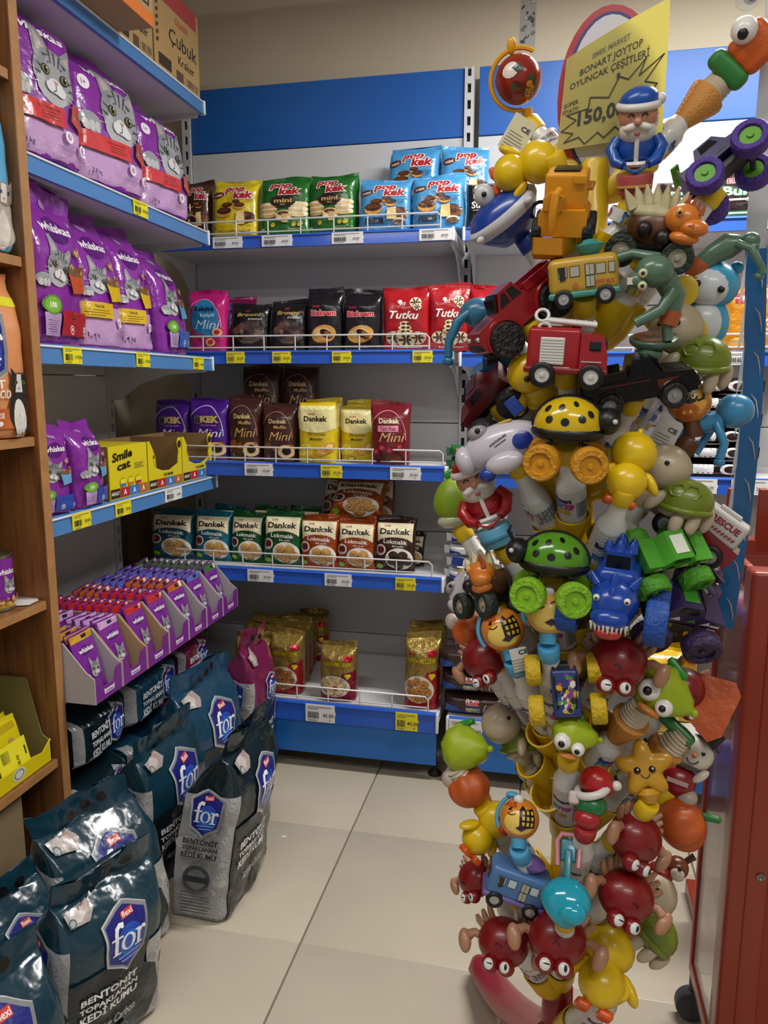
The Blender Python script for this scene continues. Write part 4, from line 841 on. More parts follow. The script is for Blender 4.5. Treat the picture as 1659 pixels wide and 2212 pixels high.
standL('cat_food_bag', 'large purple cat food bag on the upper left shelf nearest the back shelving', 'pet food bag', GA, PURF, d_cat_big('3.8 kg'), 1.995, 2.24, ZL[1], .30, -1.09, .12, 2, -6, lean=.03, top=.18, fin=.04)
standL('cat_food_bag', 'tall purple cat food bag with a red panel and green badge beside the bookcase', 'pet food bag', GB, PURF, d_cat_mid('#a81c28', '#c8552c', 'hun'), 1.482, 1.685, ZL[2], .345, -1.095, .09, 0, 4, lean=-.012, top=.3, fin=.13)
standL('cat_food_bag', 'purple cat food bag with a wide yellow panel, second on the middle left shelf', 'pet food bag', GB, PURF, d_cat_mid('#d8b420', '#d8b420', 'lil'), 1.692, 1.858, ZL[2], .335, -1.10, .09, 2, -4, top=.35, fin=.06, lean=.03)
standL('cat_food_bag', 'purple cat food bag with a narrow yellow panel, third on the middle left shelf', 'pet food bag', GB, PURF, d_cat_mid('#d8b420', '#d8b420', 'lil'), 1.865, 2.01, ZL[2], .33, -1.10, .09, 2, -8, top=.3, fin=.06, lean=.03)
standL('cat_food_bag', 'purple cat food bag with a blue panel nearest the back shelving', 'pet food bag', GB, PURF, d_cat_mid('#2c64c0', '#5c9cd4', 'hun'), 2.035, 2.225, ZL[2], .30, -1.09, .09, 2, 6, top=.3, fin=.08, lean=.04, xlean=-.02)
standL('cat_food_bag', 'small purple cat food bag with folded top beside the bookcase', 'pet food bag', GC, PURF, d_cat_mid('#2c4cb0', '#6cacdc', 'hun'), 1.465, 1.575, ZL[3], .205, -1.09, .075, 0, -10, top=.15, fin=.03)
standL('cat_food_bag', 'small purple cat food bag standing beside the yellow pouch boxes', 'pet food bag', GC, PURF, d_cat_mid('#2c4cb0', '#6cacdc', 'hun'), 1.59, 1.72, ZL[3], .21, -1.085, .075, 0, 6, top=.25, fin=.1, lean=.01)

# yellow pouch boxes
YEL = M('#dccb10', .4, coat=.15); CARD = M('#8a6a40', .85, bump=.05); CARDL = M('#b99a70', .85, bump=.04)
def catbox(label, y0, y1, front):
    w = y1-y0; h = .138; d = .17
    o = tag(empty('pouch_box', (-1.094, y0, ZL[3]+.002), PI/2), label, 'box', 'yellow pouch boxes')   # local x along +Y, -y towards the aisle
    t = .003
    mb = MB().box(0, t, 0, t, d, h); mb.build('side_panel', CARD, o, 0); MB().box(w-t, t, 0, w, d, h).build('side_panel', CARD, o, 0)
    if front: MB().box(t, t, h-t, w-t, d, h).build('top_panel', YEL, o, 0)
    MB().box(t, d-t, 0, w-t, d, h).build('back_panel', CARD, o, 0); MB().box(t, t, 0, w-t, d-t, t).build('bottom_panel', CARD, o, 0)
    q = random.Random(int(y0*100))
    if front: pts = [(0, 0), (w, 0), (w, h), (0, h)]
    else:
        pts = [(0, 0), (w, 0), (w, h), (w*.94, h)]+[(w*(.9-.02*math.sin(k*1.7)), h*(.95-.1*k)+q.uniform(-.003, .003)) for k in range(6)]+[(w*.62, h*.34), (w*.4, h*.36), (w*.16, h*.46), (w*.13, h*.6), (w*.16, h*.8), (w*.1, h*.92), (w*.06, h), (0, h)]
    fr = MB().prism(pts, 0, t).build('front_panel', YEL, o, 0)
    P = Print(flat_map((0, 0, 0), (1, 0, 0), (0, 0, 1), (0, -1, 0)), .5, base=.0004)
    for i, c in enumerate(('#3a2018', '#b82030', '#3478c8', '#b8642c')):
        P.rect(w*(.01+.245*i), .003, w*(.245+.245*i), h*.2, c); P.text(('ADULT', 'A', 'A', 'A')[i], w*(.125+.245*i), h*.115, h*(.06 if i == 0 else .1), '#f4f0e8', bold=.03)
    if front:
        P.text('Smile', w*.33, h*.82, h*.16, '#141208', w=w*.5, bold=.03, rot=6, shear=.15); P.text('cat', w*.36, h*.63, h*.15, '#141208', w=w*.33, bold=.03, rot=6)
        for i, c in enumerate(('#3f74c0', '#c8782c', '#a82c34')): P.ell(w*(.32+.2*i), h*.3, w*.08, h*.1, '#b8a818', 0, 14); P.rect(w*(.25+.2*i), h*.22, w*(.39+.2*i), h*.28, c); P.rect(w*(.25+.2*i), h*.28, w*(.39+.2*i), h*.36, '#e8d838')
        fine(P, w*.62, w*.9, h*.62, 3, h*.04, '#6a6010', h*.012)
    else:
        P.text('YAŞ MAMA', w*.56, h*.27, h*.06, '#4a4008', w=w*.3, bold=.02)
        P.ell(w*.93, h*.86, w*.05, h*.08, '#2a2420', 0, 14)
    P.build('front_print', PR_FLAT, fr)
    if not front:
        B = Bag(w*.34, .012, h*.82, top=.2, fin=.05, wr=.002, bulge=.004, seed=int(y0*50))
        pp = link('pouch', B.mesh(film('#cfc010', .25)), None); tag(pp, 'yellow cat food pouch left inside the torn '+('box beside the closed one' if y0 < 2.1 else 'box nearest the back shelving'), 'pouch', 'loose yellow pouches')
        P = Print(B.S, .02); P.text('Smile', 0, h*.6, h*.1, '#141208', w=w*.24, bold=.02, rot=20); P.ell(.0, h*.25, w*.1, h*.1, '#e8e4d8', 0, 12); P.rect(-w*.15, h*.05, w*.15, h*.14, '#c8642c'); P.build('front_print', PR_FILM, pp)
        pp.matrix_world = Matrix.Translation((-1.094-.03, y0+w*.34, ZL[3]+.006)) @ Matrix.Rotation(PI/2, 4, 'Z') @ Matrix.Rotation(math.radians(-12), 4, 'X') @ Matrix.Rotation(math.radians(10), 4, 'Y')
catbox('closed yellow pouch box with black lettering on the lower left shelf', 1.742, 1.93, True)
catbox('torn-open yellow pouch box in the middle of the three yellow boxes', 1.936, 2.135, False)
catbox('torn-open yellow pouch box nearest the back shelving', 2.141, 2.345, False)

# purple display trays with filed pouches
LILC = M('#b9b2b4', .6); TRP = M('#7c2a92', .4, coat=.1)
def pouch_mesh(top, seed):
    B = Bag(.092, .012, .148, r=.7, top=.35, fin=.08, bot=.3, bfin=.06, bulge=.001, wr=.0012, seed=seed)
    me = B.mesh(film('#7a2494', .24, .3, 30), 6, 1, 10)
    P = Print(B.S, .02); w, h = .092, .148
    P.rect(-.47*w, .86*h, .47*w, .985*h, top); P.rect(.28*w, .88*h, .42*w, .97*h, '#eee8ee'); P.rect(.0, .89*h, .2*w, .96*h, '#2a1a2a')
    P.ell(0, .70*h, .24*w, .07*h, '#571170', 0, 14); P.text('whiskas', 0, .71*h, .075*h, '#f2eef4', w=.6*w, bold=.03)
    cat_face(P, .12*w, .36*h, .36*w); P.ell(-.3*w, .28*h, .09*w, .06*h, '#7cb63c', 0, 10)
    pm = P.build('front_print', PR_FILM); pme = pm.data; bpy.data.objects.remove(pm)
    return me, pme
POU = {c: pouch_mesh(c, i) for i, c in enumerate(('#c89a28', '#c9a0d0', '#c42c20', '#c8641c', '#5a6cc0', '#3f7a2c'))}
def tray(k, y0, w, tops, n, lab, stack=0):
    d = .30; t = .003; hb = .140
    o = tag(empty('display_tray', (-.985, y0, ZL[4]+.004), PI/2), lab, 'display box', 'purple pouch display trays')
    side = [(0, 0), (d, 0), (d, hb), (.075, hb), (.02, .075), (0, .06)]
    for x in (0, w-t): MB().prism(side, x, x+t, 'x').build('side_panel', LILC if k in (0, 3, 4, 5, 6) else CARDL, o, 0)
    MB().box(t, d-t, 0, w-t, d, hb).build('back_panel', LILC, o, 0); MB().box(t, t, 0, w-t, d-t, t).build('bottom_panel', LILC, o, 0)
    fr = MB().prism([(t, 0), (w-t, 0), (w-t, .062), (w*.78, .058), (w*.7, .03), (w*.3, .03), (w*.22, .058), (t, .062)], 0, t).build('front_lip', TRP, o, 0)
    P = Print(flat_map((0, 0, 0), (1, 0, 0), (0, 0, 1), (0, -1, 0)), .5, base=.0004)
    P.poly([(w*.33, .012), (w*.67, .012), (w*.69, .026), (w*.64, .023), (w*.36, .023), (w*.31, .026)], '#efe9f2'); P.text('whiskas', w*.5, .017, .006, '#7c2a92', w=w*.28, bold=.03)
    P.build('front_print', PR_FLAT, fr)
    q = random.Random(k)
    for i in range(n):
        c = tops[0] if i < n*.55 or len(tops) == 1 else tops[1]; me, pme = POU[c]
        lean = q.uniform(9, 13) if i else 15
        if i and q.random() < .07: continue
        p = link('pet_food_pouch', me); link('front_print', pme, p)
        x = .012+i*(.27/n); yy = y0+w/2+q.uniform(-.004, .004)
        p.matrix_world = Matrix.Translation((-.985-x-.024, yy, ZL[4]+.010)) @ Matrix.Rotation(PI/2+math.radians(q.uniform(-2, 2)), 4, 'Z') @ Matrix.Rotation(math.radians(-lean+(2 if i else 0)), 4, 'X') @ Matrix.Scale(w/.118, 4, (1, 0, 0))
        tag(p, 'purple cat food pouch filed upright in the '+('first', 'second', 'third', 'fourth', 'fifth', 'sixth', 'seventh')[k]+' tray from the bookcase' if i else 'front purple cat food pouch in the '+('first', 'second', 'third', 'fourth', 'fifth', 'sixth', 'seventh')[k]+' tray from the bookcase', 'pouch', 'cat food pouches in the display trays')
TR = [('#c89a28',), ('#c9a0d0',), ('#c42c20', '#c42c20'), ('#c42c20', '#c8641c'), ('#c8641c', '#5a6cc0'), ('#5a6cc0',), ('#3f7a2c',)]
for k in range(7):
    tray(k, 1.462+.116*k, .114, TR[k], 11, ('first', 'second', 'third', 'fourth', 'fifth', 'sixth', 'seventh')[k]+' purple pouch display tray counted from the bookcase')

# cardboard boxes on the top shelf
KR = M('#b0905f', .85, var=.05, vscale=6, bump=.03, bscale=80)
def carton(label, y0, y1, x1, h, d, draw, red=True, mat=KR):
    o = tag(empty('carton', (x1, y0, ZL[0]+.002), PI/2), label, 'box', 'cartons on the top left shelf'); w = y1-y0
    bd = MB().rbox((w/2, d/2, h/2), (w, d, h), .002, 1).build('body', mat, o, 20)
    P = Print(flat_map((0, 0, 0), (1, 0, 0), (0, 0, 1), (0, -1, 0)), .5, base=.0004); draw(P, w, h); P.build('carton_print', PR_FLAT, bd)
    if red: MB().box(.01, -.001, h*.80, w*.94, 0, h+.001).build('tape', M('#a84040', .6), bd, 0)
    return o
def pr_kraker(P, w, h):
    P.text('ÜLKER', w*.6, h*.70, h*.07, '#b8483c', w=w*.28, bold=.02); P.text('Çubuk', w*.62, h*.50, h*.17, '#1d1a18', w=w*.62, bold=0); P.text('Kraker', w*.68, h*.29, h*.1, '#1d1a18', w=w*.36, bold=0)
    P.rect(w*.08, h*.07, w*.34, h*.2, '#3a2e20'); P.rect(w*.45, h*.05, w*.6, h*.16, '#5a4a34'); P.rect(w*.64, h*.05, w*.94, h*.16, '#c8a878')
    x = w*.66
    for i in range(22): P.rect(x, h*.06, x+w*.005, h*.15, '#2a2018'); x += w*.0125
    for i in range(8): P.rect(w*.04, h*(.3+.08*i), w*.07, h*(.34+.08*i), '#4a3a26')
carton('brown cardboard carton with red tape and dark lettering at the end of the top shelf', 2.068, 2.345, -1.09, .235, .28, pr_kraker)
carton('brown cardboard carton with lettering in the middle of the top shelf', 1.872, 2.06, -1.09, .235, .28, pr_kraker, False)
def pr_or(P, w, h):
    P.rect(0, 0, w, h*.18, '#d8752c'); P.rect(w*.7, h*.25, w*.95, h*.6, '#3a3028'); P.rect(w*.72, h*.28, w*.93, h*.57, '#b09060')
carton('flat carton with orange edge jutting out over the top shelf', 1.47, 1.864, -.982, .16, .36, pr_or, False, M('#a88a64', .85, var=.05))

# brown board standing in the corner behind the shelving
tag(MB().rbox((0, 0, .45), (.05, .1, .9), .003, 1).build('wooden_board', M('#7d6046', .6, var=.1), None, 20, (-1.53, 2.62, 0)), 'brown wooden board standing in the corner behind the left shelving', 'board')

# ------------------------------------------------------------------ wooden bookcase in the left foreground
bc = tag(empty('wooden_bookcase', (-1.06, .45, 0)), 'brown wood-grain bookcase along the left edge, shelves open to the aisle', 'bookcase')
BD = .36; Y1 = 1.455-.45
EDGE = M('#a8794a', .45, var=.12, vscale=30)
for y0, y1 in ((0, .026), (Y1-.026, Y1)):
    s = MB().rbox((-BD/2, (y0+y1)/2, 1.05), (BD, y1-y0, 2.1), .002, 1).build('side_panel', WOOD, bc, 20)
    MB().box(0, y0, .0, .0015, y1, 2.1).build('edge_band', EDGE, s, 0)
BZ = (1.832, 1.478, 1.113, .755, .384)
for z in BZ+(2.1,):
    s = MB().rbox((-BD/2-.004, Y1/2, z-.0105), (BD-.012, Y1-.054, .021), .002, 1).build('shelf', WOOD, bc, 20)
    MB().box(-.0095, .028, z-.020, -.0085+.001, Y1-.028, z-.001).build('edge_band', EDGE, s, 0)
MB().box(-BD, .026, 0, -BD+.006, Y1-.026, 2.1).build('back_panel', M('#5d3d24', .6), bc, 0)
MB().box(-.05, .028, .0, -.035, Y1-.12, .36).build('lower_board', M('#8f7a5a', .7, var=.04), bc, 0)
def d_forfood(main, skin, flav, c3):
    def f(P, w, h):
        P.rect(-w*.55, .80*h, w*.55, .86*h, '#d8d020'); logo_for(P, -.06*w, .58*h, .62*w)
        P.text('ADULT', -.1*w, .33*h, .05*h, '#f0ece8', w=.5*w, bold=.02); P.text('CAT FOOD', -.02*w, .27*h, .05*h, '#f0ece8', w=.5*w, bold=.02)
        P.rect(-w*.5, .06*h, .26*w, .18*h, c3); P.text(flav, .0, .14*h, .035*h, '#f4f0ec', w=.3*w, bold=.02)
        for i in range(3): P.ell((-.08+.09*i)*w, .09*h, .03*w, .016*h, '#f4f0ec', 0, 10)
        # sitting cat
        x = .33*w; P.ell(x, .16*h, .13*w, .14*h, skin[0], 0, 18); P.ell(x-.02*w, .12*h, .07*w, .12*h, skin[1], 0, 16); P.ell(x, .33*h, .11*w, .07*h, skin[2], 0, 18)
        P.poly([(x-.1*w, .34*h), (x-.12*w, .43*h), (x-.03*w, .38*h)], skin[2]); P.poly([(x+.1*w, .34*h), (x+.12*w, .43*h), (x+.03*w, .38*h)], skin[2]); P.poly([(x-.04*w, .39*h), (x+.02*w, .39*h), (x+.03*w, .28*h), (x-.05*w, .28*h)], skin[1])
        for sx in (-1, 1): P.ell(x+sx*.045*w, .34*h, .018*w, .012*h, skin[3], 0, 10); P.ell(x+sx*.045*w, .34*h, .008*w, .011*h, '#101010', 0, 8)
        P.ell(x-.01*w, .305*h, .012*w, .006*h, '#c08078', 0, 8)
    return f
standL('cat_food_bag', 'light blue cat food bag on the bookcase shelf at the left edge', 'pet food bag', 'cat food bags in the bookcase', film('#57a5cd', .25, .6, 20), d_forfood('', ('#b0a89c', '#d8d0c4', '#8a7c70', '#4a6ab8'), 'SALMON FLAVOUR', '#c03c3c'), 1.18, 1.416, BZ[1], .318, -1.07, .10, 0, -5, top=.35, fin=.05)
standL('cat_food_bag', 'peach orange cat food bag on the bookcase shelf below the light blue one', 'pet food bag', 'cat food bags in the bookcase', film('#d8905c', .3, .4, 20), d_forfood('', ('#241c18', '#d8d4d0', '#2a211c', '#6a8a4a'), 'CHICKEN FLAVOUR', '#c0602c'), 1.176, 1.416, BZ[2], .325, -1.066, .10, 0, -5, top=.35, fin=.05)
can = tag(empty('food_can', (-1.125, 1.345, BZ[3])), 'purple cat food tin on the bookcase shelf', 'tin')
MB().lathe([(.034, .0015), (.036, .002), (.0365, .006), (.0355, .008), (.0355, .112), (.0365, .114), (.0365, .118), (.034, .119), (.033, .115), (.001, .115)], 28).build('tin_body', M('#9a9384', .3, metal=.9), can)
B = lambda u, z, off: Vector(((.0358+off)*math.cos(u/.036), (.0358+off)*math.sin(u/.036), z))
P = Print(B, .008); P.rect(-.11, .009, .11, .111, '#7a2494'); P.rect(-.11, .009, .11, .02, '#c8a028'); P.text('whiskas', -.005, .085, .011, '#f2eef4', w=.045, bold=.03); cat_face(P, .0, .053, .026); blobs(P, 0, .026, .03, .008, 22, .004, ['#b98a50', '#8a5a30', '#d0a870']); P.rect(.028, .07, .04, .1, '#d8b030'); P.build('label', PR_FILM, can)
tag(MB().prism([(0, 0), (.06, -.005), (.075, .03), (.06, .075), (.01, .07)], 0, .0012, 'z').build('paper_slip', M('#d8d6d2', .6), None, 0, (-1.13, 1.355, BZ[3]+.002), (0, .0, .5)), 'white paper slip lying beside the purple tin on the shelf', 'paper')
yb = tag(empty('pouch_box', (-1.075, 1.10, BZ[4]+.002), PI/2), 'open yellow display box with yellow pouches on the lowest bookcase shelf', 'box')
MB().prism([(0, 0), (.19, 0), (.19, .19), (.05, .19), (.02, .06), (0, .045)], .315, .318, 'x').build('side_panel', M('#7d7440', .7), yb, 0)
MB().prism([(0, 0), (.19, 0), (.19, .19), (.05, .19), (.02, .06), (0, .045)], 0, .003, 'x').build('side_panel', M('#7d7440', .7), yb, 0)
MB().box(.003, .187, 0, .315, .19, .19).build('back_panel', CARD, yb, 0); MB().box(.003, .003, 0, .315, .187, .003).build('bottom_panel', CARD, yb, 0)
fr = MB().prism([(0, 0), (.318, 0), (.318, .05), (.29, .03), (.25, .036), (.03, .036), (0, .05)], 0, .003).build('front_panel', YEL, yb, 0)
P = Print(flat_map((0, 0, 0), (1, 0, 0), (0, 0, 1), (0, -1, 0)), .5, base=.0004); P.ell(.21, .02, .02, .014, '#d8d8d0', 0, 18); P.ell(.21, .02, .016, .011, '#8a8a84', 0, 16); P.ell(.21, .02, .012, .008, '#d8d8d0', 0, 16); P.build('front_print', PR_FLAT, fr)
for k in range(4):
    Bq = Bag(.1, .014, .12, r=.7, top=.3, fin=.06, bot=.2, bfin=.03, bulge=.001, wr=.0015, seed=k+90)
    o = link('pet_food_pouch', Bq.mesh(film('#d8c814', .25), 6, 1, 10)); tag(o, ('front yellow pouch', 'second yellow pouch', 'third yellow pouch', 'rear yellow pouch')[k]+' in the open yellow display box on the bookcase', 'pouch', 'yellow pouches in the bookcase box')
    P = Print(Bq.S, .02); blobs(P, 0, .05, .03, .02, 8, .01, ['#8a5a30', '#c89858', '#e8c88c']); P.rect(-.04, .09, .04, .105, '#b8a010'); P.build('front_print', PR_FILM, o)
    o.matrix_world = Matrix.Translation((-1.115-.018*k, 1.335, BZ[4]+.007)) @ Matrix.Rotation(PI/2, 4, 'Z') @ Matrix.Rotation(math.radians(-14), 4, 'X')
pt = MB().prism([(0, 0), (.09, 0), (.09, .055), (0, .055)], 0, .001).build('price_card', M('#e4dc28', .5), None, 0); tag(pt, 'yellow price card leaning in the open display box on the bookcase', 'price card')
P = Print(flat_map((0, 0, 0), (1, 0, 0), (0, 0, 1), (0, -1, 0)), .5, base=.0004); P.rect(.08, .015, .084, .035, '#2a2a10'); P.text('28,00', .055, .012, .008, '#4a4410', rot=90)
for i in range(10): P.rect(.012+i*.0022, .02, .013+i*.0022, .045, '#7a7420')
P.build('price_print', PR_FLAT, pt)
pt.matrix_world = Matrix.Translation((-1.088, 1.275, BZ[4]+.03)) @ Matrix.Rotation(PI/2, 4, 'Z') @ Matrix.Rotation(math.radians(-14), 4, 'X')

# ------------------------------------------------------------------ cat litter bags
TEAL, NAVY, MAG = film('#123544', .2, .8, 14), film('#0f2129', .2, .8, 14), film('#6f1c48', .22, .8, 14)
TEALB = film('#17405a', .2, .8, 14)
def litter(label, x, y, rz, mat, h=.40, w=.255, d=.125, z=.0, tilt=0, roll=0, draw=None, seed=1, holes=True, **kw):
    a = dict(r=.35, top=.26, fin=.12, bulge=.014, wr=.004, seed=seed, fw=.98, sbulge=.006); a.update(kw)
    Bq = Bag(w, d, h, **a)
    o = link('litter_bag', Bq.mesh(mat)); tag(o, label, 'litter bag', 'cat litter bags')
    P = Print(Bq.S, .009, .0002); (draw or d_litter(0))(P, w, h)
    if holes:
        for i in (-1, 0, 1): P.ell(i*.035, h*.945, .011, .010, '#0a0c0e', 0, 14)
    P.build('front_print', PR_FILM, o)
    o.matrix_world = Matrix.Translation((x, y, z+.002+.5*d*abs(math.sin(math.radians(tilt)))+.5*w*abs(math.sin(math.radians(roll))))) @ Matrix.Rotation(math.radians(rz), 4, 'Z') @ Matrix.Rotation(math.radians(-tilt), 4, 'X') @ Matrix.Rotation(math.radians(roll), 4, 'Y')
    return o
litter('dark litter bag with grey side standing alone on the floor nearest the aisle', -.752, 1.585, 88, NAVY, .43, .25, .138, lean=-.07, xlean=.06, seed=3)
litter('dark litter bag squeezed behind the grey-sided one, logo facing the aisle', -.945, 1.635, 84, TEAL, .385, .255, .115, lean=-.02, xlean=.02, seed=4)
litter('teal litter bag with bright blue top fin behind the floor row', -.945, 1.882, 78, TEALB, .435, .25, .12, lean=.02, xlean=.04, seed=5)
litter('magenta litter bag standing nearest the back shelving', -.90, 2.105, 84, MAG, .485, .155, .12, lean=-.03, xlean=.02, seed=6)
litter('teal litter bag with a wide handle fin, in the front group by the bookcase', -.90, 1.335, 66, TEAL, .365, .235, .125, lean=.04, xlean=-.03, seed=7)
litter('dark litter bag with a crumpled fin in front of the wide-handled one', -.815, 1.145, 66, TEAL, .345, .21, .125, lean=-.02, xlean=.03, seed=8)
litter('dark litter bag at the bottom left corner of the picture', -.86, .925, 60, TEAL, .295, .21, .125, lean=.03, seed=9)
litter('teal litter bag half hidden behind the corner bags, its logo at the left edge', -.955, 1.13, 66, TEAL, .315, .16, .08, lean=.02, xlean=-.03, seed=10)
lcol = {'n': ('#0f2129', NAVY), 't': ('#17405a', TEALB), 'm': ('#6f1c48', MAG)}
for lab, y0, y1, z, xf, c in (('dark litter bag lying at the top of the pile next to the bookcase', 1.482, 1.70, .303, -1.045, 'n'), ('teal litter bag lying on the pile under the pouch trays', 1.71, 1.985, .303, -1.045, 't'), ('magenta litter bag lying on the pile nearest the back shelving', 2.0, 2.185, .303, -1.045, 'm'),
    ('dark litter bag lying at the bottom of the pile next to the bookcase', 1.482, 1.70, .132, -1.045, 'n'), ('teal litter bag lying at the bottom in the middle of the pile', 1.71, 1.985, .132, -1.045, 't'), ('magenta litter bag lying at the bottom nearest the back shelving', 2.0, 2.185, .132, -1.045, 'm')):
    w = y1-y0; Bq = Bag(w, .28, .148, r=.3, top=.22, fin=0, bot=.22, bulge=.01, wr=.004, seed=int(y0*91+z*77))
    o = link('litter_bag', Bq.mesh(lcol[c][1])); tag(o, lab, 'litter bag', 'litter bags piled under the trays')
    P = Print(Bq.S, .010, .0002); d_litter_lying(lcol[c][0])(P, w, .148); P.build('front_print', PR_FILM, o)
    o.matrix_world = Matrix.Translation((xf-.15, (y0+y1)/2, z)) @ Matrix.Rotation(PI/2, 4, 'Z')

# ------------------------------------------------------------------ red metal stand with clear sides at the right edge
RED = M('#93301b', .35, coat=.2); REDD = M('#7c1414', .4)
CLEAR = M('#eef2f4', .08, trans=.96, alpha=.55)
st = tag(empty('red_display_stand', (.30, 1.2, 0)), 'red metal display stand with a clear side panel at the right edge', 'display stand')
MB().rbox((.031, .02, .525), (.062, .05, .85), .008, 3).build('front_post', RED, st); MB().box(.028, -.0065, .1, .0295, -.0045, .9).build('post_seam', REDD, st, 0)
MB().rbox((.007, .212, .525), (.014, .016, .84), .003, 2).build('rear_post', M('#9c1f14', .4), st)
MB().box(.004, .046, .13, .006, .204, .91).build('side_panel', CLEAR, st, 0)
MB().rbox((.007, .125, .935), (.014, .165, .03), .004, 2).build('top_rail', RED, st); MB().rbox((.007, .125, .115), (.014, .165, .03), .004, 2).build('bottom_rail', RED, st)
MB().box(.062, .004, .1, .75, .012, .93).build('front_sheet', M('#8e2b1a', .4), st, 0); MB().box(.014, .214, .1, .75, .217, .93).build('rear_pane', CLEAR, st, 0)
for z in (.32, .6, .86): MB().box(.014, .012, z, .75, .21, z+.006).build('tray_shelf', RED, st, 0)
for z in (.86, .46): MB().lathe([(.0065, 0), (.0065, .003), (.003, .004), (.001, .002)], 12, T(.048, -.005, z) @ R('X', 90)).build('screw', M('#8d8a86', .3, metal=.9), st)
for x, y in ((.01, .215), (.05, .03), (.7, .03), (.7, .2)):
    cs = MB(); cs.lathe([(.0305, -.012), (.032, -.008), (.032, .008), (.0305, .012)], 20, T(x, y, .0325) @ R('X', 90)); cs.cyl((x, y, .03), (x, y, .1), .008); cs.build('caster_wheel', M('#3c3f44', .5), st)
for k in range(5):
    Bq = Bag(.11, .05, .15, wr=.005, seed=k+40, top=.3, fin=.1); z = (.606, .326, .866-.54, .606, .12)[k]; xx = (.08, .08, .2, .2, .09)[k]
    if k == 4: z = .131
    o = link('sweet_bag', Bq.mesh(M('#c6c2c4', .25, bump=.8, bscale=22, coat=.3)), None, (.3+xx, 1.32, z)); o.rotation_euler = (0, 0, .15*k)
    tag(o, ('whitish sweet bag on the middle tray of the red stand by its clear side', 'whitish sweet bag on the lower tray of the red stand by its clear side', 'whitish sweet bag deeper on the lower tray of the red stand', 'whitish sweet bag deeper on the middle tray of the red stand', 'whitish sweet bag in the bottom of the red stand')[k], 'sweet bag', 'bags in the red stand')
rs = tag(empty('red_display_stand', (.36, 1.66, 0)), 'taller red metal stand standing behind the first red stand at the right', 'display stand')
for (x0, x1) in ((0, .045), (.06, .5)): MB().rbox(((x0+x1)/2, .02, .95), (x1-x0, .012, .13), .003, 2).build('top_sheet', RED, rs)
MB().rbox((.25, .03, .46), (.5, .03, .9), .004, 2).build('body_panel', M('#8e2b1a', .4), rs); MB().rbox((.25, .05, .02), (.5, .2, .04), .004, 2).build('base', RED, rs)
for x in (.025, .1): MB().lathe([(.006, 0), (.006, .003), (.003, .004), (.001, .002)], 12, T(x, .014, .96) @ R('X', 90)).build('screw', M('#8d8a86', .3, metal=.9), rs)
# blue hanging strip with torn clips
bs = tag(empty('hanging_strip', (0, 0, 0)), 'blue plastic hanging strip with torn clear clips at the right edge', 'hanging strip')
def sp(t): a, b = Vector((.254, 1.13, 1.40)), Vector((.250, 1.13, .885)); return a.lerp(b, t)+Vector((.012*math.sin(t*PI), 0, 0))
mb = MB(); n = 24
for i in range(n+1):
    p = sp(i/n); e = .0125; q = .004 if i == n else 0
    mb.v += [(p.x-e, p.y, p.z+q), (p.x+e, p.y-.006, p.z-q), (p.x+e, p.y-.005, p.z-q), (p.x-e, p.y+.001, p.z+q)]
for i in range(n):
    for j in range(4): mb.f.append((i*4+j, i*4+(j+1) % 4, (i+1)*4+(j+1) % 4, (i+1)*4+j))
mb.f += [(0, 1, 2, 3), (n*4+3, n*4+2, n*4+1, n*4)]
mb.build('strip', M('#10588f', .25, coat=.3), bs)
p = sp(0); MB().prism([(-.014, 0), (.012, 0), (.016, .9), (-.004, .9)], 0, .0012, 'y', T(p.x, p.y, p.z)).build('hanger_tape', M('#c4c6c6', .3, trans=.3), bs, 0)
FILM = M('#d4d8dc', .15, trans=.5, alpha=.7)
for i in range(9):
    p = sp(.06+.11*i); k = 1 if i % 2 else -1
    MB().tube([(p.x-.002, p.y-.006, p.z+.012), (p.x+.003, p.y-.011, p.z+.004), (p.x+.007, p.y-.009, p.z-.012), (p.x+.008, p.y-.007, p.z-.02)], [.0003, .0008, .0007, .0003], 5).build('torn_clip', M('#c8a898' if i % 3 else '#d8d8d8', .3), bs)
    if i < 7: MB().prism([(-.0125, .03), (-.0125, -.03), (-.019, -.045), (-.016, .0)], 0, .0005, 'y', T(p.x, p.y-.002, p.z)).build('clear_film', FILM, bs, 0)

# ------------------------------------------------------------------ toy stand
PX, PY = .042, 1.07
YP = M('#d9b414', .38, coat=.1); REDP = M('#8a1626', .35, coat=.2); BLK = M('#0e0e10', .4); WHT = M('#d9d8d4', .35, coat=.15)
rack = tag(empty('toy_stand', (PX, PY, 0)), 'yellow pole stand with angled cups on a red base, holding toy bottles', 'display stand')
MB().lathe([(.019, .24), (.019, 1.50), (.017, 1.505)], 20).build('pole', YP, rack)
MB().lathe([(.03, .10), (.03, .18), (.024, .26), (.0225, .315), (.02, .318)], 24).build('hub', REDP, rack)
for a, L in ((112, .40), (20, .34), (-70, .32), (200, .34)):
    d = Vector((math.cos(math.radians(a)), math.sin(math.radians(a)), 0)); sd = Vector((-d.y, d.x, 0)); mb = MB(); n = 14; vs = []
    for i in range(n+1):
        t = i/n; c = d*(L*t)+Vector((0, 0, .20*(1-t)**1.6*(1-.0*t)+.035)); hw = .042-.012*t; hh = .028-.008*t
        if i == n: hw *= .5; hh *= .5
        for k in range(12):
            b = 2*PI*k/12; vs.append(tuple(c+sd*(hw*math.cos(b))+Vector((0, 0, hh*math.sin(b)))))
    mb.v = vs; mb.f = [(i*12+k, i*12+(k+1) % 12, (i+1)*12+(k+1) % 12, (i+1)*12+k) for i in range(n) for k in range(12)]+[tuple(range(11, -1, -1)), tuple(n*12+k for k in range(12))]
    mb.build('leg', REDP, rack)
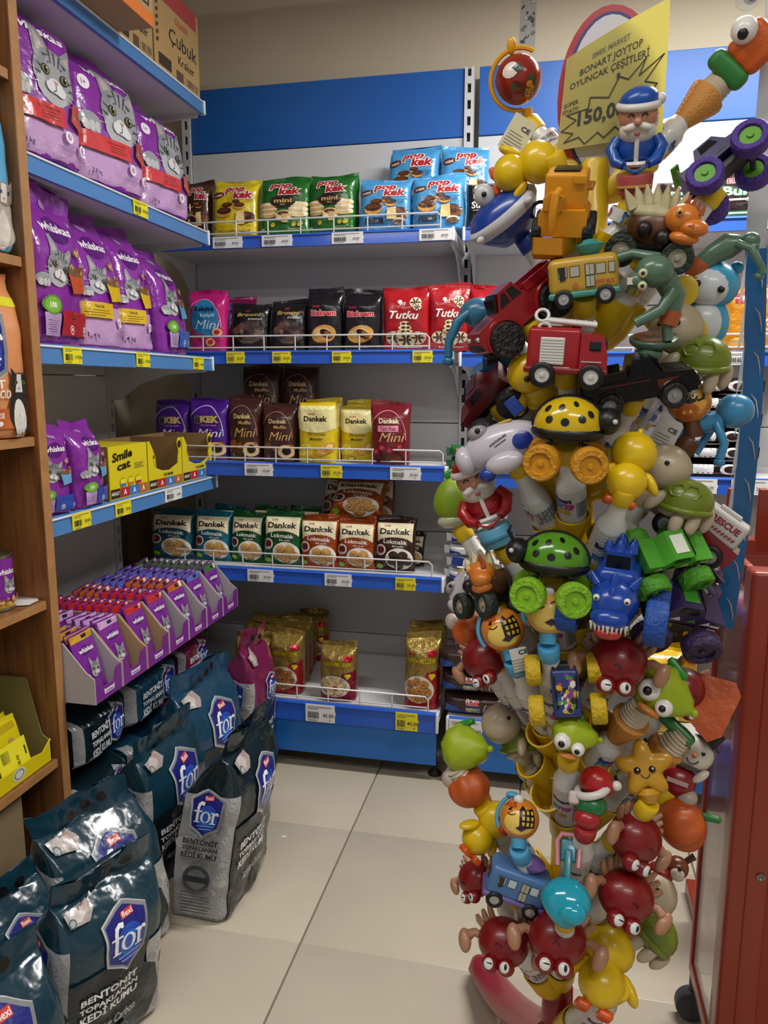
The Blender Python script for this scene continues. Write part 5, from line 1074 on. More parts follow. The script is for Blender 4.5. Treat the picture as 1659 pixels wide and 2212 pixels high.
# header board and paper sign
bd = MB().prism([(.062*math.cos(a*PI/16), .106*math.sin(a*PI/16)) for a in range(32)], -.006, .006, 'y', T(.012, 0, 1.578)).build('header_board', M('#a8182c', .35, coat=.2), rack)
MB().prism([(.054*math.cos(a*PI/16), .098*math.sin(a*PI/16)) for a in range(32)], -.007, -.0055, 'y', T(.012, 0, 1.578)).build('board_ring', M('#2c2a70', .4), bd)
MB().prism([(.050*math.cos(a*PI/16), .094*math.sin(a*PI/16)) for a in range(32)], -.008, -.0065, 'y', T(.012, 0, 1.578)).build('board_face', M('#c9c6d0', .4), bd)
MB().rbox((.006, 0, 1.485), (.03, .011, .05), .004, 2).build('board_stem', REDP, bd)
pp = bpy.data.materials.new('mat_paper'); pp.use_nodes = True; nt = pp.node_tree; b = nt.nodes['Principled BSDF']; b.inputs['Base Color'].default_value = (*lin('#cabf76'), 1); b.inputs['Roughness'].default_value = .7
tr = nt.nodes.new('ShaderNodeBsdfTranslucent'); tr.inputs['Color'].default_value = (*lin('#d8cc58'), 1); mx = nt.nodes.new('ShaderNodeMixShader'); mx.inputs[0].default_value = .45
nt.links.new(b.outputs[0], mx.inputs[1]); nt.links.new(tr.outputs[0], mx.inputs[2]); nt.links.new(mx.outputs[0], nt.nodes['Material Output'].inputs['Surface'])
SY = PY-.02
tl, trr, br, bl = [atY(*q, SY) for q in ((1224, 127), (1447, -3), (1432, 292), (1203, 326))]
def paper(u, v, off=0):     # u right, v up, both 0..1
    p = (bl*(1-u)+br*u)*(1-v)+(tl*(1-u)+trr*u)*v
    return Vector((p.x, p.y-.010*math.sin(PI*u)*.6+.012*(u-.5)*0+.006*math.cos(PI*v*1.3)*u-off, p.z))
mb = MB(); n = 12
for j in range(n+1):
    for i in range(n+1): mb.v.append(tuple(paper(i/n, j/n)))
mb.f = [(j*(n+1)+i, j*(n+1)+i+1, (j+1)*(n+1)+i+1, (j+1)*(n+1)+i) for j in range(n) for i in range(n)]
sg = tag(mb.build('paper_sign', pp, None), 'yellow paper price sign with black lettering on top of the toy stand', 'sign')
P = Print(paper, .05, step=.00003, base=.0006)
ik = '#2b2c26'
for t, u, v, h, w, c in (('EMEK MARKET', .45, .855, .05, .36, '#5a584a'), ('BONART JOYTOP', .455, .755, .062, .60, ik), ('OYUNCAK ÇEŞİTLERİ', .445, .655, .062, .76, ik), ('1', .54, .56, .05, .025, ik), ('SÜPER', .095, .47, .045, .14, ik), ('FİYAT!!!', .095, .40, .045, .15, ik)): P.text(t, u, v, h, c, w=w, bold=.01)
P.text('150,00', .40, .285, .13, ik, w=.44, bold=.03)
pts = [(.80, .62), (.64, .50), (.55, .55), (.46, .40), (.28, .46), (.27, .36), (.06, .36), (.16, .28), (.02, .20), (.14, .15), (.06, .07), (.20, .10), (.26, .02), (.38, .11), (.44, .05), (.54, .13), (.62, .08), (.68, .22), (.80, .20), (.78, .30), (.92, .40), (.80, .44), (.97, .60), (.74, .50), (.80, .62)]
P.line(pts, .012, ik)
P.build('sign_print', PR_FLAT, sg)

GREYL = None
def cup(root, ax, r=.0225, L=.06, st=.012):
    q = ax.to_track_quat('Z', 'Y').to_matrix().to_4x4(); q.translation = root-Vector((PX, PY, 0))
    MB().lathe([(.010, 0), (r*.8, .012), (r, .03), (r*1.02, st+L), (r*.9, st+L), (r*.88, .035), (.001, .03)], 18, q).build('cup', YP, rack)
LBLM = M('#8f9094', .5, var=.25, vscale=120)
def toy(fn, label, px, py, dy, s=1.0, yaw=0, pitch=0, roll=0, anchor=(0, 0, -.03), elev=52, neck='#d9b414', style='plain', name='toy_bottle', cat='toy', cupit=True, tagat=None, z_sh=0):
    p = atY(px, py, PY+dy); n = (CAM-p).normalized(); rt = Vector((0, 0, 1)).cross(n).normalized(); up = n.cross(rt)
    base = Matrix((( rt.x, -n.x, up.x, p.x), (rt.y, -n.y, up.y, p.y), (rt.z, -n.z, up.z, p.z), (0, 0, 0, 1)))
    mw = base @ R('Y', -roll) @ R('X', pitch) @ R('Z', yaw) @ Matrix.Scale(s, 4)
    o = link(name, None); tag(o, label, cat, 'toy-topped sweet bottles on the stand'); o.matrix_world = mw
    fn(o)
    # bottle: from its cup on the pole to the figure
    A = mw @ Vector(anchor); h = Vector((A.x-PX, A.y-PY, 0)); Rr = h.length
    root = Vector((PX, PY, A.z-max(.045, Rr*math.tan(math.radians(elev)))))
    if Rr > .02: root = root+h.normalized()*.012
    ax = (A-root); L = ax.length; ax.normalize()
    inv = mw.inverted(); q = ax.to_track_quat('Z', 'Y').to_matrix().to_4x4(); q.translation = root
    st = max(.036, min(.045, L*.35)); r = .0185; e = L-.002
    mb = MB(); mb.m = inv
    if style == 'cone':
        mb.lathe([(r*.9, st), (r, st+.008), (r, e-.088), (r*.75, e-.08), (r*.7, e-.074)], 18, q); mb.build('bottle', WHT, o)
        c = MB(); c.m = inv; c.lathe([(.012, e-.085), (.013, e-.07), (.024, e-.034), (.025, e-.028), (.02, e-.026)], 12, q); c.build('cone', M('#c98a3c', .5, bump=.3, bscale=300), o)
        c = MB(); c.m = inv; c.lathe([(.019-.0025*(k % 2)-.0002*k, e-.028+k*.0028) for k in range(13)], 18, q); c.build('spring_neck', M('#c9bda4', .5), o)
    else:
        mb.lathe([(r*.9, st), (r, st+.008), (r, max(st+.02, e-.058)), (r*.66, max(st+.028, e-.044)), (r*.62, e-.018), (r*.62, e-.012)], 18, q); mb.build('bottle', WHT, o)
        c = MB(); c.m = inv; c.lathe([(r*.70, e-.022), (r*.74, e-.018), (r*.74, e-.002), (r*.66, e)], 16, q); c.build('collar', M(neck, .4), o)
    z0, z1 = st+.035, max(st+.05, e-.062 if style != 'cone' else e-.095)
    def cyl(u, z, off): t = u/r; return inv @ (q @ Vector(((r+.0003+off)*math.cos(t), (r+.0003+off)*math.sin(t), z)))
    if z1-z0 > .012:
        P = Print(cyl, .006, base=.0003, step=.00008); H = z1-z0; P.rect(-r*PI, z0, r*PI, z1, '#d4d3cf')
        # seam side: grey small print; other side: coloured lettering
        P.rect(-r*1.1, z0+H*.05, r*1.1, z0+H*.62, '#8f9096')
        for k in range(5): P.rect(-r*.95, z0+H*(.12+.1*k), r*.9, z0+H*(.15+.1*k), '#55565c')
        for sgn in (-1, 1):
            P.text('Bonart', sgn*r*2.0, z0+H*.72, .007, '#1c2a6a', w=.022, bold=.06, rot=90*0); P.text('JOY', sgn*r*2.0-.005, z0+H*.5, .008, '#2c7ac0', w=.012, bold=.08); P.text('TOP', sgn*r*2.0+.008, z0+H*.5, .008, '#c02890', w=.012, bold=.08); P.text('FUN', sgn*r*2.0, z0+H*.3, .008, '#c8a820', w=.016, bold=.08)
        P.build('label', PR_TOY, o)
    if cupit: cup(root, ax, .0225, max(.03, min(.062, L*.42)))
    if tagat:
        tx, ty, trz = tagat; c = atY(tx, ty, PY+dy-.02)
        t = MB(); t.m = inv; k_ = .62 if ty > 1000 else .9; t.prism([(-.018*k_, -.026*k_), (.018*k_, -.026*k_), (.018*k_, .022*k_), (.014*k_, .026*k_), (-.018*k_, .026*k_)], 0, .0006, 'y', Matrix.Translation(c) @ R('Z', 12) @ R('Y', trz)); g = t.build('hang_tag', M('#cfc9a8' if ty < 400 else '#c9c8c2', .6), o, 0)
        ff = Matrix.Translation(c) @ R('Z', 12) @ R('Y', trz)
        P = Print(lambda x, z, off: inv @ (ff @ Vector((x, -off, z))), .5, base=.0004); P.text('CE', .006, .010, .006, '#303030', w=.012, bold=.03); fine(P, -.014, .014, .0, 6, .004, '#8a887c', .0012); P.build('tag_print', PR_FLAT, g)
    return o
def wheel(o, c, r, w, axis, tyre, hub, name='wheel'):
    q = {'y': R('X', 90), 'x': R('Y', 90)}.get(axis) if isinstance(axis, str) else axis
    pr = [(r*.62, -w/2), (r*.9, -w/2), (r, -w*.36), (r, w*.36), (r*.9, w/2), (r*.62, w/2), (r*.55, w*.3), (r*.55, -w*.3), (r*.62, -w/2)]
    m = MB(); m.lathe(pr, 22, T(*c) @ q); wo = m.build(name, tyre, o)
    hb = MB().lathe([(r*.001, -w*.32), (r*.56, -w*.32), (r*.56, w*.32), (r*.2, w*.32), (r*.15, w*.45), (r*.001, w*.46)], 14, T(*c) @ q); hb.lathe([(r*.001, -w*.46), (r*.15, -w*.45), (r*.2, -w*.32)], 14, T(*c) @ q); hb.build('wheel_hub', hub, wo)
    return wo
TY = lambda c: M(c, .55, bump=.5, bscale=160)
pl = lambda c, r=.3: M(c, r, coat=.15)
def eye(o, c, r, n=(0, -1, 0), white='#e6e4e0', look=(0, 0)):
    e = MB().ell(c, r, 14, 10).build('eye', pl(white), o); d = Vector((look[0], -1, look[1])).normalized()*r*.72
    MB().ell((c[0]+d.x, c[1]+d.y, c[2]+d.z), r*.45, 10, 8).build('pupil', BLK, e)
def dot(o, c, r, m=BLK, name='eye'): MB().ell(c, r, 10, 8).build(name, m, o)
def disc_print(o, fm, draw, name='print', mat=None): P = Print(fm, .006, step=.00006, base=.0004); draw(P); P.build(name, mat or PR_TOY, o)
def sphere_map(c, r): return lambda u, v, off: Vector((c[0]+(r+off)*math.sin(u/r)*math.cos(v/r), c[1]-(r+off)*math.cos(u/r)*math.cos(v/r), c[2]+(r+off)*math.sin(v/r)))

def duck(o):
    Y = pl('#dcb80f')
    MB().ell((0, 0, -.02), (.027, .025, .026)).build('body', Y, o); MB().ell((0, -.004, .022), (.031, .028, .029)).build('head', Y, o)
    MB().ell((0, 0, .051), (.004, .004, .006)).build('tuft', Y, o); MB().ell((0, -.033, .016), (.010, .008, .005)).build('beak', pl('#c83a20'), o)
    for sx in (-1, 1):
        dot(o, (sx*.014, -.028, .028), .0045); MB().ell((0, 0, 0), (.007, .011, .018), mx=T(sx*.031, -.002, -.014) @ R('Y', sx*-40)).build('wing', Y, o)
        MB().rbox((sx*.013, -.012, -.047), (.017, .02, .01), .004).build('foot', pl('#d9581a'), o)
def turtle(o):
    Cr = pl('#b3a48a', .4); Gr = pl('#6a7a1c', .35)
    MB().ell((-.016, .004, .022), (.032, .030, .030)).build('head', Cr, o)
    MB().ell((.016, 0, -.012), (.034, .030, .028), fn=lambda x, y, z: (x, y, max(z, -.35))).build('shell', Gr, o); MB().torus(.031, .004, 24, 8, T(.016, 0, -.02) @ R('X', 8)).build('shell_rim', Gr, o)
    MB().ell((.014, 0, -.026), (.028, .026, .010)).build('belly', Cr, o)
    for a, l in (((-.018, -.02, -.018), 1), ((.03, -.018, -.036), 0), ((.012, -.022, -.038), 0), ((.045, .0, -.03), 0)): MB().ell((0, 0, 0), (.008, .007, .016), mx=T(*a) @ R('Y', 40 if l else 10)).build('limb', Cr, o)
    dot(o, (-.034, -.022, .026), .003); dot(o, (-.014, -.026, .028), .003)
    for x in (.004, .022): MB().torus(.009, .0012, 6, 5, T(x, -.026, .0) @ R('X', 80)).build('shell_plate', Gr, o)
def crab(o):
    Rd = pl('#7c1014', .35); Tn = pl('#a87a5c', .4)
    MB().ell((0, 0, 0), (.039, .034, .035), 20, 14).build('shell', Rd, o)
    for sx in (-1, 1):
        MB().ell((sx*.012, -.020, -.032), (.013, .012, .012)).build('eyelid', Rd, o); MB().ell((sx*.012, -.0265, -.032), (.0085, .0062, .0085)).build('eye', pl('#dcdad8'), o)
        MB().ell((sx*.012+.002, -.0322, -.031), (.0022, .0012, .0042) if sx > 0 else (.0045, .0012, .001)).build('pupil', BLK, o)
        MB().tube([(sx*.030, 0, .0), (sx*.044, -.006, .004), (sx*.052, -.01, -.002)], [.006, .006, .008], 8).build('arm', Tn, o)
        MB().ell((0, 0, 0), (.010, .008, .017), mx=T(sx*.056, -.012, -.010) @ R('Y', sx*15)).build('claw', Tn, o)
        for k in range(3): MB().tube([(sx*(.02+.006*k), .008, .024-.006*k), (sx*(.027+.008*k), .004, .038-.008*k), (sx*(.030+.008*k), .0, .046-.009*k)], [.005, .005, .003], 7).build('leg', Tn, o)
    disc_print(o, sphere_map((0, .0, 0), .0352), lambda P: P.line([(-.005, -.006), (-.001, -.003), (.004, -.006), (.004, -.009)], .0015, '#3a0808'), 'mouth_line')
def ball(style):
    def f(o):
        bg = {'house': '#d8842c', 'wink': '#dca850', 'cat': '#c87a2c', 'red': '#8a2418'}[style]; r = .030
        MB().ell((0, 0, 0), r, 24, 16).build('ball', pl(bg, .2), o)
        def d(P):
            if style in ('house', 'wink'):
                P.ell(0, -.008, .026, .018, '#e8c860', 0, 18); P.poly([(-.02, .012), (-.012, .018), (-.014, .01)], '#1c1010'); P.arc(-.012, .008, .006, .004, 200, 340, .0016, '#1c1010')
                if style == 'house':
                    P.poly([(.0, -.016), (.0, .012), (.006, .02), (.01, .012), (.024, .016), (.026, -.012)], '#171012')
                    for x in (.004, .011, .018):
                        for z in (-.01, -.002, .006): P.rect(x, z, x+.004, z+.005, '#e0b848')
                else: P.arc(.008, .010, .006, .004, 20, 160, .0016, '#1c1010'); P.ell(.018, -.002, .008, .005, '#4a2050', 20, 12)
                P.poly([(-.006, -.014), (.004, -.008), (.012, -.014), (.004, -.019)], '#3a1c40'); blobs(P, -.018, .02, .014, .008, 6, .004, ['#c05a20', '#b84a18'])
            elif style == 'cat':
                P.ell(0, .004, .027, .026, '#d8a03c', 0, 20); P.ell(-.004, -.014, .018, .012, '#b85a20', 0, 16); P.poly([(-.012, -.016), (-.008, -.010), (-.005, -.016)], '#f0cc50'); P.poly([(.004, -.016), (.001, -.010), (-.002, -.016)], '#f0cc50')
                P.ell(.002, .006, .011, .009, '#1a1416', 0, 14); P.poly([(-.008, .01), (-.007, .02), (.0, .014)], '#1a1416'); P.poly([(.012, .01), (.011, .02), (.004, .014)], '#1a1416'); P.line([(.012, .0), (.02, .002), (.022, .008)], .003, '#1a1416')
                for x in (-.002, .006): P.ell(x, .007, .0035, .004, '#f0d880', 0, 10); P.ell(x, .007, .001, .003, '#000000', 0, 8)
            else:
                P.ell(-.012, .012, .012, .01, '#dcd0c8', 20, 14); P.poly([(-.01, .014), (.0, .022), (.008, .012), (-.002, .008)], '#2c3a24'); blobs(P, .006, -.01, .02, .014, 9, .007, ['#c8882c', '#5a1410', '#d8b858', '#3c4a24'])
        disc_print(o, sphere_map((0, 0, 0), r), d, 'ball_print')
        if style == 'red':
            Yc = pl('#e0a014'); MB().torus(.036, .003, 24, 6, R('Y', 30) @ R('X', 90), PI*.5, PI*1.72).build('arc_frame', Yc, o); MB().ell((-.010, 0, .038), (.006, .004, .010)).build('arc_tip', Yc, o); MB().cyl((.012, 0, -.033), (.014, 0, -.048), .007).build('stem', Yc, o)
        elif style != 'cat':
            Lb = pl('#4a9cc8'); MB().torus(.034, .003, 16, 6, R('X', 90), PI*.55, PI*1.15).build('handle', Lb, o); MB().ell((-.012, -.004, .033), (.010, .006, .005)).build('handle_knob', Lb, o); MB().ell((-.002, -.016, .027), (.008, .005, .007)).build('nub', WHT, o); MB().lathe([(.011, -.042), (.012, -.028), (.009, -.026)], 16).build('collar_ring', Lb, o)
        else: MB().lathe([(.014, -.05), (.012, -.028)], 16).build('collar_ring', pl('#5a3218'), o)
    return f
def ladybug(col, wc, flip=1):
    def f(o):
        Cm = pl(col, .18); MB().ell((0, 0, -.004), (.046, .036, .040), 22, 14, fn=lambda x, y, z: (x, y, max(z, -.1))).build('shell', Cm, o)
        MB().ell((0, .0, -.010), (.049, .038, .016)).build('underbody', BLK, o); MB().torus(.0402, .0028, 24, 6, T(0, 0, -.004) @ R('X', 90) @ Matrix.Diagonal((1.13, 1, 1, 1)), 0, PI).build('stripe', BLK, o)
        def em(u, v, off): a, e = u/.04, v/.038; k = 1+off/.04; return Vector((.046*k*math.sin(a)*math.cos(e), -.036*k*math.cos(a)*math.cos(e), -.004+.040*k*math.sin(e)))
        disc_print(o, em, lambda P: [P.ell(x, z, .005, .005, '#0c0c0c', 0, 12) for x, z in ((-.024, .012), (-.004, .010), (.016, .014), (-.012, .030), (.012, .036), (.03, .02), (-.034, .026))], 'spots')
        MB().ell((flip*.050, -.004, .006), (.017, .02, .018)).build('head', BLK, o); dot(o, (flip*.058, -.022, .008), .0035, M('#c8c8c8', .2))
        for k in (-1, 1): MB().tube([(flip*.058, k*.008, .02), (flip*.066, k*.01, .032), (flip*.062, k*.011, .038)], .0016, 6).build('antenna', BLK, o)
        for sx in (-1, 1):
            for sy in (-1, 1):
                c = (sx*.030, sy*.034, -.048); wheel(o, c, .024, .022, R('X', 90) @ R('Y', sx*12), TY(wc), M(wc, .4))
                MB().tube([(sx*.018, sy*.014, -.012), (sx*.024, sy*.022, -.03), c], .004, 6).build('strut', BLK, o)
                MB().tube([(sx*.024+.004*math.cos(k*1.3), sy*.024+.004*math.sin(k*1.3), -.014-.0016*k) for k in range(14)], .0009, 4).build('spring', M('#707278', .3, metal=.8), o)
    return f
def bus(c1, c2, cap, txt, windows=True):
    def f(o):
        MB().rbox((0, 0, .006), (.104, .05, .056), .012, 4).build('body', pl(c1, .35), o); MB().rbox((0, 0, -.021), (.107, .053, .010), .004).build('skirt', pl(c2), o)
        k = MB().lathe([(.001, .040), (.010, .040), (.012, .034), (.022, .046), (.023, .049), (.012, .052), (.009, .056), (.001, .057)], 20, T(.012, 0, .0)).build('roof_cap', pl(cap), o)
        for sx in (-1, 1):
            for sy in (-1, 1): wheel(o, (sx*.031, sy*.023, -.026), .0145, .012, 'y', BLK, M('#b8b8b6', .3, metal=.5))
        def d(P):
            for x, w in ((-.030, .012), (-.012, .013), (.026, .013), (.042, .008)): P.rect(x-w/2-.001, .005, x+w/2+.001, .021, '#2a2418'); P.rect(x-w/2, .006, x+w/2, .020, '#a8a698' if windows else '#b8d0d8')
            P.rect(.003, -.013, .017, .022, '#2a2418')
            for x in (.0042, .0105): P.rect(x, .006, x+.0055, .021, '#a8a698'); P.rect(x, -.011, x+.0055, .004, '#a8a698')
            P.poly([(-.036, .020), (-.026, .020), (-.026, .002), (-.034, .0)], '#201c14')
            if txt: P.text(txt, .031, -.006, .005, '#b04a30', w=.028, bold=.04); P.ell(-.012, -.008, .004, .004, '#b85a38', 0, 12)
        disc_print(o, flat_map((0, -.0251, 0), (1, 0, 0), (0, 0, 1), (0, -1, 0)), d, 'side_print'); disc_print(o, lambda x, z, off: Vector((x*-1, .0251+off, z)), d, 'side_print')
        MB().rbox((-.0515, 0, .014), (.004, .036, .018), .002).build('windscreen', M('#2a2418', .2), o); MB().rbox((.0515, 0, .014), (.004, .032, .010), .002).build('rear_window', M('#6a6c60', .2), o)
    return f
def pickup(col, bedcol, hub, mark=None, big=1.0):
    def f(o):
        Cb = pl(col, .2); W = .042
        MB().prism([(-.062, -.012), (.062, -.012), (.064, .002), (.058, .012), (.022, .016), (-.062, .014)], -W/2, W/2).build('body', Cb, o, 30)
        MB().prism([(-.012, .013), (.026, .013), (.014, .033), (-.006, .034)], -W/2+.003, W/2-.003).build('cab', Cb, o, 30)
        for sy in (-1, 1):
            MB().prism([(-.009, .017), (.004, .017), (.004, .030), (-.004, .030)], sy*(W/2-.003), sy*(W/2-.002)).build('side_window', M('#15171b', .1), o, 0)
            MB().prism([(.007, .017), (.021, .017), (.012, .030), (.007, .030)], sy*(W/2-.003), sy*(W/2-.002)).build('side_window', M('#15171b', .1), o, 0)
            for sx in (-.036, .036): wheel(o, (sx, sy*(W/2-.003), -.014), .015*big, .013*big, 'y', TY('#121214'), M(hub, .3, metal=.6)); MB().torus(.0165*big, .0022, 16, 6, T(sx, sy*W/2, -.013) @ R('X', 90), 0, PI).build('wheel_arch', Cb, o)
        MB().prism([(.0275, .0135), (.0215, .0335-.003), (.0155, .0335)], -W/2+.006, W/2-.006).build('windscreen', M('#15171b', .1), o, 30)
        MB().box(-.058, -W/2+.005, .0142, -.016, W/2-.005, .0147).build('bed_floor', M(bedcol, .4), o, 0)
        for k in range(6): MB().box(-.055+.006*k, -W/2+.006, .0147, -.052+.006*k, W/2-.006, .0165).build('bed_rib', M(bedcol, .3), o, 0)
        for a in ((-.062, -W/2, -.058, W/2), (-.062, -W/2, -.014, -W/2+.004), (-.062, W/2-.004, -.014, W/2)): MB().box(a[0], a[1], .012, a[2], a[3], .024).build('bed_wall', Cb, o, 0)
        MB().rbox((.063, 0, -.004), (.006, W*.98, .008), .002).build('bumper', BLK, o)
        for sy in (-1, 1): MB().rbox((.061, sy*.015, .006), (.004, .008, .005), .0015).build('headlight', M('#d8d8d4', .2), o)
        disc_print(o, flat_map((0, -W/2, 0), (1, 0, 0), (0, 0, 1), (0, -1, 0)), lambda P: (P.text(mark, -.015, .003, .006, '#c8782c', w=.016, bold=.02, shear=.2) if mark else P.poly([(.02, -.004), (.05, .0), (.03, .004), (.046, .008), (.018, .008)], '#5a1c14'), P.rect(-.045, .009, .01, .010, '#c8a42c' if mark else '#6a1c18')), 'side_print')
        disc_print(o, lambda x, z, off: Vector((.03+x, z, .0155+off-.08*max(0, x))), lambda P: [P.rect(.004, -.012+.006*k, .022, -.009+.006*k, '#2a2a2c') for k in range(4)], 'bonnet_print')
    return f
def firetruck(o):
    Rd = pl('#9c141c', .22); W = .05
    MB().rbox((-.016, 0, .004), (.066, W, .056), .006).build('body', Rd, o); MB().prism([(.016, -.022), (.05, -.022), (.05, .0), (.044, .022), (.036, .026), (.016, .026)], -W/2, W/2).build('cab', Rd, o, 30)
    MB().rbox((0, 0, -.020), (.104, W+.004, .008), .003).build('skirt', pl('#7a0f16'), o)
    sh = MB().rbox((-.018, -W/2-.001, .004), (.030, .003, .034), .002).build('shutter', pl('#cfcdc8'), o)
    for k in range(9): MB().box(-.032, -W/2-.0035, -.011+.0036*k, -.004, -W/2-.002, -.0092+.0036*k).build('shutter_slat', pl('#dad8d4'), sh, 0)
    MB().rbox((.034, -W/2-.0005, .012), (.014, .002, .012), .001).build('side_window', M('#15171b', .1), o); MB().rbox((.046, 0, .013), (.006, W*.8, .014), .002).build('windscreen', M('#15171b', .1), o)
    ld = MB(); ld.tube([(-.028, -.008, .040), (.034, -.008, .036)], .0034, 8); ld.tube([(-.028, .008, .040), (.034, .008, .036)], .0034, 8)
    for k in range(6): ld.tube([(-.024+.011*k, -.008, .0395), (-.024+.011*k, .008, .0395)], .002, 6)
    ld.build('ladder', pl('#d8d6d2'), o); MB().torus(.008, .0022, 14, 6, T(-.034, -.006, .046) @ R('X', 60)).build('ladder_hook', pl('#d8d6d2'), o); MB().torus(.007, .0022, 14, 6, T(-.030, -.010, .030) @ R('X', 90)).build('ladder_hook', pl('#d8d6d2'), o)
    MB().ell((.01, 0, .034), (.006, .006, .005)).build('beacon', Rd, o)
    for sx in (-.028, .032):
        for sy in (-1, 1): wheel(o, (sx, sy*(W/2), -.026), .0165, .012, 'y', BLK, pl('#c9c7c2'))
    disc_print(o, flat_map((0, -W/2-.0006, 0), (1, 0, 0), (0, 0, 1), (0, -1, 0)), lambda P: (fine(P, -.036, .01, -.0165, 1, .004, '#d0b8b0', .0014), fine(P, .018, .045, -.008, 1, .004, '#d0b8b0', .0014)), 'side_print')
def excavator(o):
    Y = pl('#d8921a', .35)
    MB().rbox((0, .01, .028), (.058, .05, .05), .006).build('cab', Y, o); MB().rbox((0, .008, .0545), (.036, .03, .004), .0015).build('roof_window', M('#1d1a14', .2), o); MB().prism([(-.034, -.03), (.034, -.03), (.034, .0), (.03, .006), (-.03, .006), (-.034, .0)], -.026, .034).build('body', Y, o, 30)
    MB().prism([(-.028, .006), (.0, .006), (.0, .022), (-.018, .03), (-.028, .022)], -.028, -.014).build('fender', Y, o, 30)
    a = MB().tube([(-.006, -.026, .034), (-.010, -.036, .03), (-.012, -.04, .004), (-.012, -.038, -.02)], [.005, .006, .006, .005], 8).build('arm', Y, o); MB().tube([(-.002, -.03, .026), (-.006, -.038, .006)], .003, 6).build('piston', M('#b87a14', .4), a)
    bk = MB(); w = .044; bk.prism([(-.058, -.022), (-.056, -.046), (-.034, -.060), (-.030, -.058), (-.052, -.044), (-.054, -.024)], -.036, .008, 'x', T(0, 0, 0)); bk.build('bucket', Y, o, 30)
    for x in (-.036, .008-.002): MB().prism([(-.058, -.022), (-.056, -.046), (-.034, -.060), (-.036, -.03)], x, x+.002, 'x').build('bucket_side', Y, o, 0)
    for sx in (-1, 1):
        for y in (-.012, .03): wheel(o, (sx*.036, y, -.024), .017, .014, 'x', TY('#17171a'), M('#b8862c', .4))
    MB().rbox((.02, -.018, .046), (.018, .006, .012), .002).build('step_panel', Y, o); MB().rbox((.012, .02, .03), (.05, .036, .006), .002).build('trim', M('#b8741a', .4), o)
def dinocar(o):
    Br = M('#5c3a24', .35, var=.5, vscale=26); Cr = M('#b3ab84', .5, var=.18, vscale=60)
    MB().ell((0, .004, 0), (.036, .03, .026)).build('body', Br, o); dot(o, (-.012, -.024, -.002), .010, M('#1d1612', .35), 'spot'); dot(o, (.012, -.025, -.01), .011, M('#1d1612', .35), 'spot')
    for k in range(7): MB().lathe([(.009, 0), (.006, .012), (.001, .026)], 6, T(-.03+.009*k, .004*(k % 2)-.006, .018+.006*math.sin(k*.5)) @ R('Y', -35+8*k)).build('back_plate', Cr, o)
    MB().ell((-.004, .002, .016), (.032, .024, .012)).build('back_hide', Cr, o)
    hd = pl('#d0782a'); MB().ell((.030, -.024, .014), (.021, .019, .018)).build('head', hd, o); MB().ell((.044, -.034, .006), (.017, .014, .011)).build('snout', hd, o); MB().ell((.036, -.030, -.006), (.018, .014, .009)).build('jaw', hd, o)
    eye(o, (.024, -.041, .022), .005, white='#d8a050')
    for k in range(4): MB().lathe([(.004, 0), (.001, .012)], 6, T(.030+.006*k, -.024-.002*k, .030-.003*k) @ R('Y', 15)).build('crest_spike', pl('#a04a24'), o)
    disc_print(o, sphere_map((.044, -.034, .006), .0165), lambda P: blobs(P, -.004, .002, .004, .003, 6, .001, ['#4a2410']), 'freckles')
    MB().rbox((0, .004, -.024), (.05, .03, .014), .004).build('chassis', BLK, o)
    for sx in (-1, 1):
        for sy in (-1, 1): wheel(o, (sx*.034, sy*.026, -.030), .020, .018, 'y', TY('#1f2c26'), M('#a09a84', .5))
